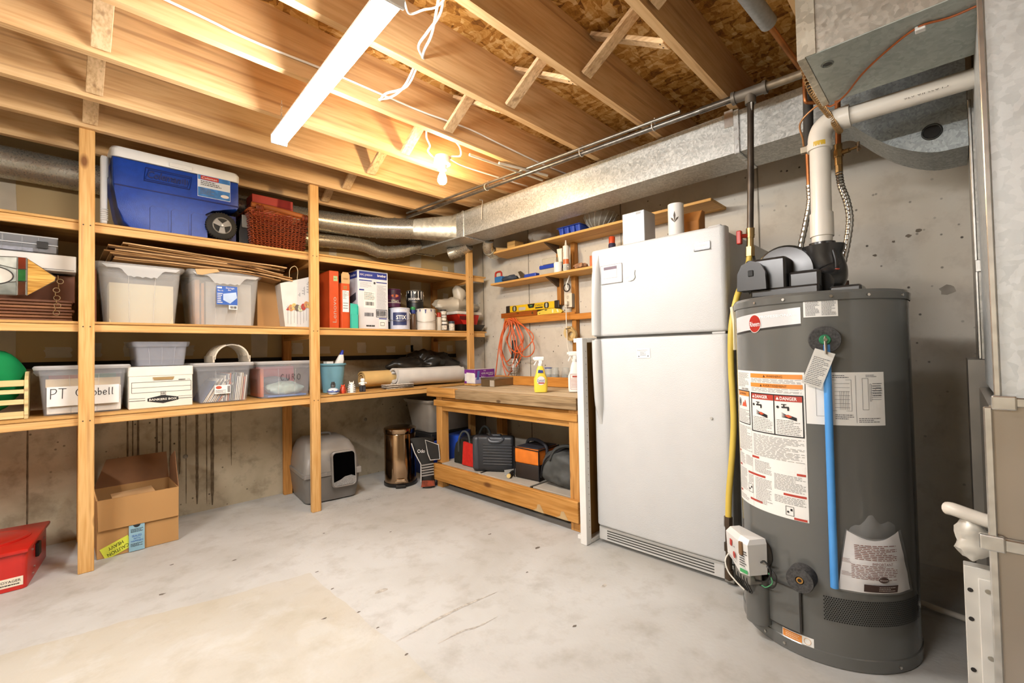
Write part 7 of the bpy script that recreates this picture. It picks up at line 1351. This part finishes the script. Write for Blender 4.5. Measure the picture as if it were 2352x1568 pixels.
# perforated intake band
a0, a1, z0, z1 = 189.5, 262, .160, .246; C_ = CC(a0, z0); rows, colp = 13, .0072; bm = BM(); ncol = int((a1-a0)*DEG/colp); hole = BM()
for j in range(rows):
    for i in range(ncol):
        u = (i+.5+(.5 if j % 2 else 0))*colp; v = (j+.5)*(z1-z0)/rows; poly(bm, C_, [(u+.0026*math.cos(math.pi/3*k), v+.0027*math.sin(math.pi/3*k)) for k in range(6)], .0012)
hole.free(); o = obj('intake_hole', bm, flat('#0f0d0b', .9), t, recalc=False); o['kind'] = 'stuff'
# paperwork pouch
C_ = CC(198, .284); bg = thing('document_pouch', 'clear plastic pouch of folded white instructions stuck on the heater', 'pouch', (1.95, .30, .284)); n = 14; W_ = 46*DEG
def pouch(bm, u0, u1, v0, vt, w, bulge, n=12, m=10):
    rows_ = []
    for j in range(m+1):
        r_ = []
        for i in range(n+1):
            u = u0(j/m)+(u1(j/m)-u0(j/m))*i/n; vv = v0+(vt(i/n)-v0)*j/m; r_.append(bm.verts.new(C_.pt(u, vv, w+bulge*math.sin(math.pi*i/n)*math.sin(math.pi*(.15+.8*j/m))+.003*mnoise.noise(Vector((u*30, vv*30, w*50))))))
        rows_.append(r_)
    for a, b in zip(rows_, rows_[1:]):
        for i in range(n): _face(bm, (a[i], a[i+1], b[i+1], b[i]))
bm = BM(); pouch(bm, lambda v: .0+.03*v, lambda v: W_-.045*v, 0, lambda x: .205-.03*math.sin(math.pi*x), .012, .018); pp = obj('folded_paper', bm, flat('#e6e3e2', .55, 0, .04), bg, True, recalc=False)
bm = BM(); pouch(bm, lambda v: .03+.0*v, lambda v: W_-.05, .17, lambda x: .235+.045*math.sin(math.pi*min(1, x*1.25))-.05*(1-x)+.012*math.sin(x*17), .006, .016); obj('film', bm, clear('#dfe0e0', .15, .1), bg, True, recalc=False)
bm = BM(); pouch(bm, lambda v: -.004+.03*v, lambda v: W_+.006-.045*v, -.003, lambda x: .212-.03*math.sin(math.pi*x), .016, .020); obj('film', bm, clear('#eeeeee', .12, .1), bg, True, recalc=False)
class BF:
    def pt(s, u, v, w=0): return C_.pt(u, v, w+.014+.019*math.sin(math.pi*min(1, max(0, u/W_)))*math.sin(math.pi*(.15+.8*min(1, v/.19))))
B_ = BF(); BRN = flat('#7a4a3c', .6); bm = BM(); lines(bm, B_, .045, .115, W_-.07, .165, 9, .004, .4, 3); lines(bm, B_, .035, .05, W_-.075, .10, 9, .004, .35, 5); textbm(bm, B_, 'IMPORTANT', W_*.5, .105, .009, w=.0045, width=.06); textbm(bm, B_, 'IMPORTANT', W_*.42, .058, .007, w=.0045, width=.045); lines(bm, B_, .012, .10, .035, .115, 4, .004, .3, 9); lines(bm, B_, .010, .055, .035, .07, 4, .004, .3, 10); obj('brown_print', bm, BRN, pp, recalc=False)
bm = BM(); disc(bm, B_, W_*.5, .053, .014, .0048, 18, .010); rect(bm, B_, W_*.28, .008, W_*.70, .034, .0045, 8); obj('dark_print', bm, flat('#3f2c26', .6), pp, recalc=False); bm = BM(); textbm(bm, B_, 'Rheem', W_*.5, .053, .007, w=.0055, width=.022); lines(bm, B_, W_*.45, .012, W_*.66, .03, 3, .0052, .3, 3); obj('pale_print', bm, flat('#cfc3bc', .6), pp, recalc=False)
# blower on top, venting to white PVC
BLP = flat('#2a2928', .24, 0, .1, .6)
bv = Vector((2.21, .40, TH))
bm = BM(); rbox(bm, 2.02, 2.30, .36, .60, TH+.002, TH+.04, .008); obj('blower_base', bm, BLP, t)
bm = BM(); tmp = BM(); lathe(tmp, [(.02,0),(.105,0),(.115,.01),(.115,.10),(.105,.115),(.02,.12)], 36); tmp.transform(Matrix.Translation((2.26, .505, TH+.115)) @ Matrix.Rotation(math.radians(-90), 4, 'Y')); merge(bm, tmp); obj('blower_housing', bm, BLP, t, True)
bm = BM(); rbox(bm, 2.03, 2.16, .47, .62, TH+.03, TH+.165, .010); rbox(bm, 2.05, 2.2, .36, .47, TH+.02, TH+.10, .012); obj('control_box', bm, BLP, t)
bm = BM(); A_ = [(-.055,0),(.055,0),(.052,.07),(.035,.105),(0,.12),(-.035,.105),(-.052,.07)]; loft(bm, [[Vector((1.985+.0*z, .585+y, TH+.035+z)) for y, z in A_], [Vector((2.06, .585+y*.9, TH+.035+z*.95)) for y, z in A_]]); mc_ = obj('motor_cover', bm, flat('#2a2826', .35), t, True, sharp=50); bm = BM(); rbox(bm, 1.980, 1.988, .575, .595, TH+.09, TH+.115, .002, 1); obj('cover_slot', bm, flat('#0d0c0b', .6), mc_)
bm = BM(); tube(bm, smooth([(2.10,.36,TH+.05),(2.16,.345,TH+.06),(2.205,.352,TH+.10),(2.21,.376,TH+.16),(2.21,.378,TH+.21)], 5), [.038+.002*k for k in range(21)], 20); obj('outlet_elbow', bm, BLP, t, True)
bm = BM(); cyl(bm, (2.21,.378,TH+.185), (2.21,.378,TH+.225), .046, seg=28); obj('rubber_boot', bm, BLP, t, True); bm = BM(); cyl(bm, (2.21,.378,TH+.196), (2.21,.378,TH+.212), .0475, seg=28); rbox(bm, 2.155, 2.175, .335, .36, TH+.198, TH+.212, .003); obj('hose_clamp', bm, metal('#c9c5ba', .25), t, True)
bm = BM(); tube(bm, smooth([(2.16,.335,TH+.19),(2.155,.325,TH+.14),(2.155,.325,TH+.10)], 4), .006, 8); obj('sensor_tube', bm, BLP, t, True); bm = BM(); cyl(bm, (2.155,.325,TH+.105), (2.155,.325,TH+.08), .011, seg=12); obj('red_cap', bm, flat('#b4452c', .4), t, True)
bm = BM(); cyl(bm, (2.34,.33,TH), (2.34,.33,TH+.05), .014, seg=14); cyl(bm, (2.42,.50,TH), (2.42,.50,TH+.05), .014, seg=14); obj('nipple', bm, metal('#a39b8c', .3), t, True); bm = BM(); cyl(bm, (2.34,.33,TH+.03), (2.34,.33,TH+.075), .019, seg=8); obj('brown_nut', bm, flat('#5a3d2c', .4, .4), t)
bm = BM(); rbox(bm, 2.08, 2.20, .24, .34, TH+.002, TH+.03, .008); obj('small_cover', bm, BLP, t)
# white vent pipe
PVC = flat('#dfd8cc', .3, 0, .03); t = thing('vent_pipe', 'white plastic vent pipe rising from the heater and elbowing away', 'pipe', (2.21, .378, 1.53))
bm = BM(); tube(bm, [(2.21,.378,1.53),(2.235,.379,1.985)], .0365, 28); obj('vertical_pipe', bm, PVC, t, True); bm = BM(); cyl(bm, (2.2125,.378,1.578), (2.218,.3783,1.675), .0415, seg=28); obj('coupling', bm, PVC, t, True)
bm = BM(); P_ = smooth([(2.235,.379,1.96),(2.237,.378,2.0),(2.24,.365,2.035),(2.245,.335,2.055),(2.25,.29,2.058)], 6); tube(bm, P_, .0415, 28); cyl(bm, (2.234,.379,1.945), (2.2345,.379,1.975), .0445, seg=28); cyl(bm, (2.25,.31,2.057), (2.25,.275,2.058), .0445, seg=28); obj('elbow', bm, PVC, t, True)
bm = BM(); tube(bm, [(2.25,.29,2.058),(2.262,-.16,2.060)], .0345, 28); hp = obj('level_pipe', bm, PVC, t, True); bm = BM(); C_ = CF((2.235, .379), .0447, 200, 1.95); rect(bm, C_, -.03, .003, .012, .022, .0006, 6); obj('yellow_sticker', bm, flat('#d8b23c', .5), t, recalc=False)
Fp = PF((2.2515, .17, 2.040), (.012/.45, -1, 0), (-.6, 0, .8)); Fp.O = Vector((2.2225, .20, 2.047)); bm = BM(); textbm(bm, PF(Vector((2.2235,.05,2.044)), (.026,-1,0), (.6,0,.8)).rot(math.pi), 'CLASS IIA 636', 0, 0, .012, w=.002, width=.12); obj('pipe_print', bm, flat('#8f897e', .5), t, recalc=False)
# hanger strap, flex connectors, copper pipes, gas hose
bm = BM(); pts = smooth([(2.185,.425,2.33),(2.19,.40,2.20),(2.195,.365,2.12),(2.205,.335,2.06),(2.22,.315,2.01),(2.25,.31,2.005)], 8)
for p_, q_ in zip(pts, pts[1:]): m_ = (p_+q_)/2; torus(bm, m_, .0085, .0028, 'x', 10, 5)
single('perforated_strap', bm, flat('#9a7a50', .4, .6, .3), 'perforated copper strap hanging the white vent pipe', 'strap', sm=True)
COP = flat('#a5673a', .35, .7, .25); BRS = flat('#8f6f42', .35, .8, .25); FLX = metal('#a8a59e', .22, .95)
def flex(bm, pts, r):
    P_ = smooth(pts, 14); rr = [r*(1+.10*math.sin(i*2.1)) for i in range(len(P_))]; tube(bm, P_, rr, 16)
t = thing('water_line', 'copper water line with shutoff valve and braided connector above the heater', 'pipe', (2.35, .33, TH+.05))
bm = BM(); tube(bm, [(2.35,.328,2.24),(2.35,.332,1.985)], .011, 12); obj('copper_pipe', bm, COP, t, True)
bm = BM(); cyl(bm, (2.35,.333,1.99), (2.35,.333,1.90), .015, seg=14); cyl(bm, (2.35,.333,1.965), (2.35,.333,1.935), .019, seg=8); cyl(bm, (2.35,.333,1.95), (2.335,.292,1.95), .010, seg=12); obj('valve_body', bm, BRS, t, True); bm = BM(); cyl(bm, (2.335,.292,1.95), (2.325,.262,1.95), .005, seg=8); obj('valve_stem', bm, BRS, t, True); bm = BM(); c = Vector((2.325,.262,1.95)); 
for a in (0, 90): x_ = math.radians(a+20); v_ = Vector((.4*math.cos(x_)*.8, .2*math.cos(x_), math.sin(x_))).normalized()*.020; tube(bm, [c-v_, c+v_], .005, 8)
obj('valve_handle', bm, flat('#6d5a44', .4, .6), t, True)
bm = BM(); cyl(bm, (2.35,.333,1.905), (2.35,.333,1.86), .014, seg=8); obj('nut', bm, BRS, t)
bm = BM(); flex(bm, [(2.35,.333,1.87),(2.35,.327,1.81),(2.35,.31,1.74),(2.35,.302,1.66),(2.35,.315,1.56),(2.345,.332,1.47),(2.34,.335,1.40)], .0135); obj('braided_connector', bm, FLX, t, True); bm = BM(); cyl(bm, (2.34,.333,1.42), (2.34,.332,1.385), .015, seg=8); obj('nut', bm, BRS, t)
t = thing('water_line', 'second braided water connector rising behind the blower and vent pipe', 'pipe', (2.42, .50, TH+.05))
bm = BM(); flex(bm, [(2.42,.50,TH+.05),(2.42,.505,1.47),(2.42,.50,1.57),(2.41,.475,1.68),(2.40,.452,1.78),(2.40,.452,1.86)], .0125); obj('braided_connector', bm, FLX, t, True); bm = BM(); tube(bm, [(2.40,.452,1.85),(2.40,.455,2.30)], .010, 12); obj('copper_pipe', bm, COP, t, True)
t = thing('copper_stub', 'copper elbow and dark sleeve dropping beside the trunk duct', 'pipe', (2.36, .45, 2.1)); bm = BM(); tube(bm, smooth([(2.30,.435,2.37),(2.30,.437,2.22),(2.31,.425,2.195),(2.33,.385,2.19)], 6), .008, 10); obj('copper_pipe', bm, COP, t, True); bm = BM(); cyl(bm, (2.38,.44,2.30), (2.38,.445,2.03), .020, seg=16); obj('dark_sleeve', bm, flat('#37332e', .7), t, True); bm = BM(); tube(bm, smooth([(2.22,.335,2.145),(2.27,.41,2.14),(2.28,.455,2.10),(2.27,.445,2.03),(2.26,.44,1.98)], 6), .004, 8); obj('thin_copper_line', bm, flat('#b98556', .4, .5), t, True); bm = BM(); rbox(bm, 2.24, 2.262, .415, .45, 1.955, 1.985, .004); obj('clip', bm, metal('#b7ae9a', .3), t)
t = thing('gas_hose', 'yellow coated gas hose with a red valve running down past the fridge', 'hose', (2.28, .72, .1)); YH = flat('#d3b64e', .45, 0, .08)
bm = BM(); cyl(bm, (2.336,.684,1.70), (2.336,.686,1.655), .019, seg=12); cyl(bm, (2.336,.686,1.66), (2.335,.688,1.60), .016, seg=12); cyl(bm, (2.335,.688,1.61), (2.333,.689,1.565), .021, seg=6); obj('brass_valve', bm, flat('#a88d5e', .35, .8, .25), t, True); bm = BM(); rbox(bm, 2.29, 2.315, .712, .735, 1.625, 1.69, .005); cyl(bm, (2.336,.688,1.665), (2.305,.72,1.665), .010, seg=10); obj('red_handle', bm, flat('#b5301f', .4), t)
HP = [(2.333,.689,1.575),(2.32,.695,1.52),(2.28,.708,1.44),(2.24,.722,1.37),(2.215,.735,1.28),(2.20,.742,1.18),(2.20,.745,1.03),(2.195,.740,.90),(2.19,.738,.78),(2.185,.745,.66),(2.18,.755,.55),(2.175,.763,.46),(2.172,.768,.345)]
bm = BM(); tube(bm, smooth(HP, 6), .0135, 14); obj('hose', bm, YH, t, True); bm = BM(); cyl(bm, (2.172,.768,.355), (2.170,.769,.31), .019, seg=6); cyl(bm, (2.170,.769,.31), (2.168,.770,.09), .0135, seg=12); cyl(bm, (2.169,.770,.235), (2.169,.770,.20), .019, seg=10); cyl(bm, (2.168,.770,.115), (2.168,.770,.075), .020, seg=10); cyl(bm, (2.169,.770,.218), (2.10,.66,.29), .012, seg=10); obj('drip_leg', bm, flat('#574839', .45, .6, .3), t, True)
bm = BM(); tube(bm, smooth([(2.345,.68,1.60),(2.33,.665,1.50),(2.26,.66,1.42),(2.18,.655,1.385),(2.12,.63,1.365)], 6), .005, 8); obj('thin_cable', bm, flat('#2c2824', .5), t, True); bm = BM(); tube(bm, [(2.205,.728,1.32),(2.202,.722,1.26),(2.205,.725,1.12)], .016, 4); obj('paper_wrap', bm, flat('#ded3b6', .6), t)
# floor level white pipe behind the heater
bm = BM(); tube(bm, [(2.66,.30,.02),(2.60,.10,.02),(2.56,-.08,.02)], .012, 10); single('drain_pipe', bm, PVC, 'thin white pipe lying on the floor behind the heater', 'pipe', sm=True)

# ================================================================ TRUNK DUCT AND FURNACE
t = thing('trunk_duct', 'large galvanised trunk duct hanging low over the water heater', 'duct', (1.97, .0, 2.1)); GT = galv('#c2bdb2', '#a8a398', .38, .5, 80); GTB = galv('#bcc4bf', '#a9b2ad', .42, .45, 70)
bm = BM(); box(bm, 1.767, 2.165, -.70, .352, 2.102, 2.385); obj('sheet_body', bm, GT, t); bm = BM(); rbox(bm, 1.762, 1.767, .300, .354, 2.10, 2.386, .001, 1); rbox(bm, 1.762, 2.17, .330, .354, 2.096, 2.102, .001, 1); obj('drive_cleat', bm, GALVW, t); bm = BM(); box(bm, 1.768, 2.164, -.70, .329, 2.099, 2.102); bt = obj('bottom_sheet', bm, GTB, t)
bm = BM(); F = PF((0, 0, 2.099), (1,0,0), (0,-1,0)); disc(bm, F, 1.86, -.285, .014, .001, 18); obj('plug_hole', bm, flat('#3c3f3d', .5), bt, recalc=False); bm = BM(); torus(bm, (1.86,.285,2.098), .016, .003, 'z'); obj('plug_rim', bm, metal('#9aa09d', .3), bt, True)
cable('thermostat_wire', [(1.80,-.20,2.085),(1.854,-.034,2.094),(1.84,.05,2.094),(1.908,.128,2.094),(2.007,.207,2.092),(2.12,.27,2.09),(2.19,.33,2.095),(2.21,.36,2.14)], .0035, 'orange brown wire clipped under the trunk duct', flat('#a85a28', .45), 6, 'wire')
bm = BM(); rbox(bm, 1.838, 1.862, .035, .06, 2.085, 2.0985, .002, 1); single('wire_clip', bm, WHITE, 'white clip holding the orange wire under the trunk duct', 'clip')
t = thing('furnace', 'galvanised furnace and plenum at the edge of the room', 'furnace', (2.0, -.4, 0)); PL = galv('#d3d5d4', '#c2c5c4', .45, .35, 60); ST = flat('#b5aca0', .28, .8, .18, .5, 3); BR_ = metal('#d5d4d0', .25, .9)
bm = BM(); box(bm, 1.70, 2.40, -.75, -.074, .985, 2.098); obj('plenum', bm, PL, t); bm = BM(); rbox(bm, 1.692, 1.708, -.078, -.066, .985, 2.05, .002, 1); obj('corner_trim', bm, BR_, t)
bm = BM(); box(bm, 1.70, 2.38, -.75, -.056, .0, .968); obj('cabinet', bm, ST, t); bm = BM(); rbox(bm, 1.690, 1.72, -.75, -.062, .966, .99, .003, 1); rbox(bm, 1.686, 1.70, -.75, -.030, .60, .632, .003, 1); obj('cross_band', bm, BR_, t); bm = BM(); rbox(bm, 1.688, 1.704, -.062, -.045, .0, .965, .003, 1); obj('corner_trim', bm, BR_, t)
bm = BM(); rbox(bm, 1.680, 1.70, -.075, -.028, .597, .637, .004); obj('corner_bracket', bm, BR_, t); bm = BM(); rbox(bm, 1.684, 1.70, -.105, -.060, .958, .995, .004); obj('corner_bracket', bm, BR_, t)
bm = BM(); box(bm, 2.42, 2.78, -.60, -.062, 1.07, 2.10); rd_ = obj('return_drop', bm, galv('#bcbab3', '#a3a19a', .34, .6, 70), t); bm = BM(); rbox(bm, 2.412, 2.42, -.10, -.060, 1.395, 1.44, .002, 1); rbox(bm, 2.414, 2.42, -.068, -.059, 1.07, 2.05, .002, 1); obj('drop_flange', bm, BR_, rd_)
bm = BM()
for k in range(9): cyl(bm, (2.419,-.080,1.45+.082*k), (2.412,-.080,1.45+.082*k), .006, seg=10)
obj('sheet_screw', bm, metal('#8f8d88', .3), rd_, True)
bm = BM(); box(bm, 2.40, 2.80, -.60, -.030, .06, 1.068); obj('filter_cabinet', bm, flat('#87827a', .4, .3, .08), t); bm = BM(); cyl(bm, (2.399,-.105,.95), (2.392,-.105,.95), .010, seg=12); obj('cabinet_screw', bm, metal('#d9d2c2', .3), t, True)
bm = BM(); rbox(bm, 1.80, 1.84, -.056, .004, .0, .505, .002, 1); br2 = obj('angle_post', bm, flat('#cfccc4', .4, .1), t); bm = BM(); rbox(bm, 1.792, 1.80, -.056, -.024, .0, .48, .002, 1); obj('angle_flange', bm, flat('#dad7cf', .4, .1), t); bm = BM()
for z in (.09, .22, .36, .44): cyl(bm, (1.7995,-.008,z), (1.7985,-.008,z), .006, seg=10)
nl = obj('post_hole', bm, flat('#1a1714', .6), br2, True); nl['kind'] = 'stuff'; bm = BM()
for z in (.10, .27, .45): cyl(bm, (1.792,-.042,z), (1.789,-.042,z), .006, seg=10)
obj('post_screw', bm, metal('#c9c5bb', .3), br2, True)
bm = BM(); tube(bm, smooth([(1.78,-.07,.640),(1.78,-.02,.652),(1.78,.018,.662),(1.79,.03,.66)], 5), .018, 14); obj('condensate_pipe', bm, PVC, t, True)
bm = BM(); blob(bm, (1.79,-.015,.585), (.02,.035,.05), 2, .5, 30, 4, 18, 12); obj('tape_wad', bm, flat('#cdc9bf', .4, .3, .2), t, True)
print('objects', len(bpy.data.objects), 'tris', sum(len(p.vertices)-2 for m in bpy.data.meshes for p in m.polygons))
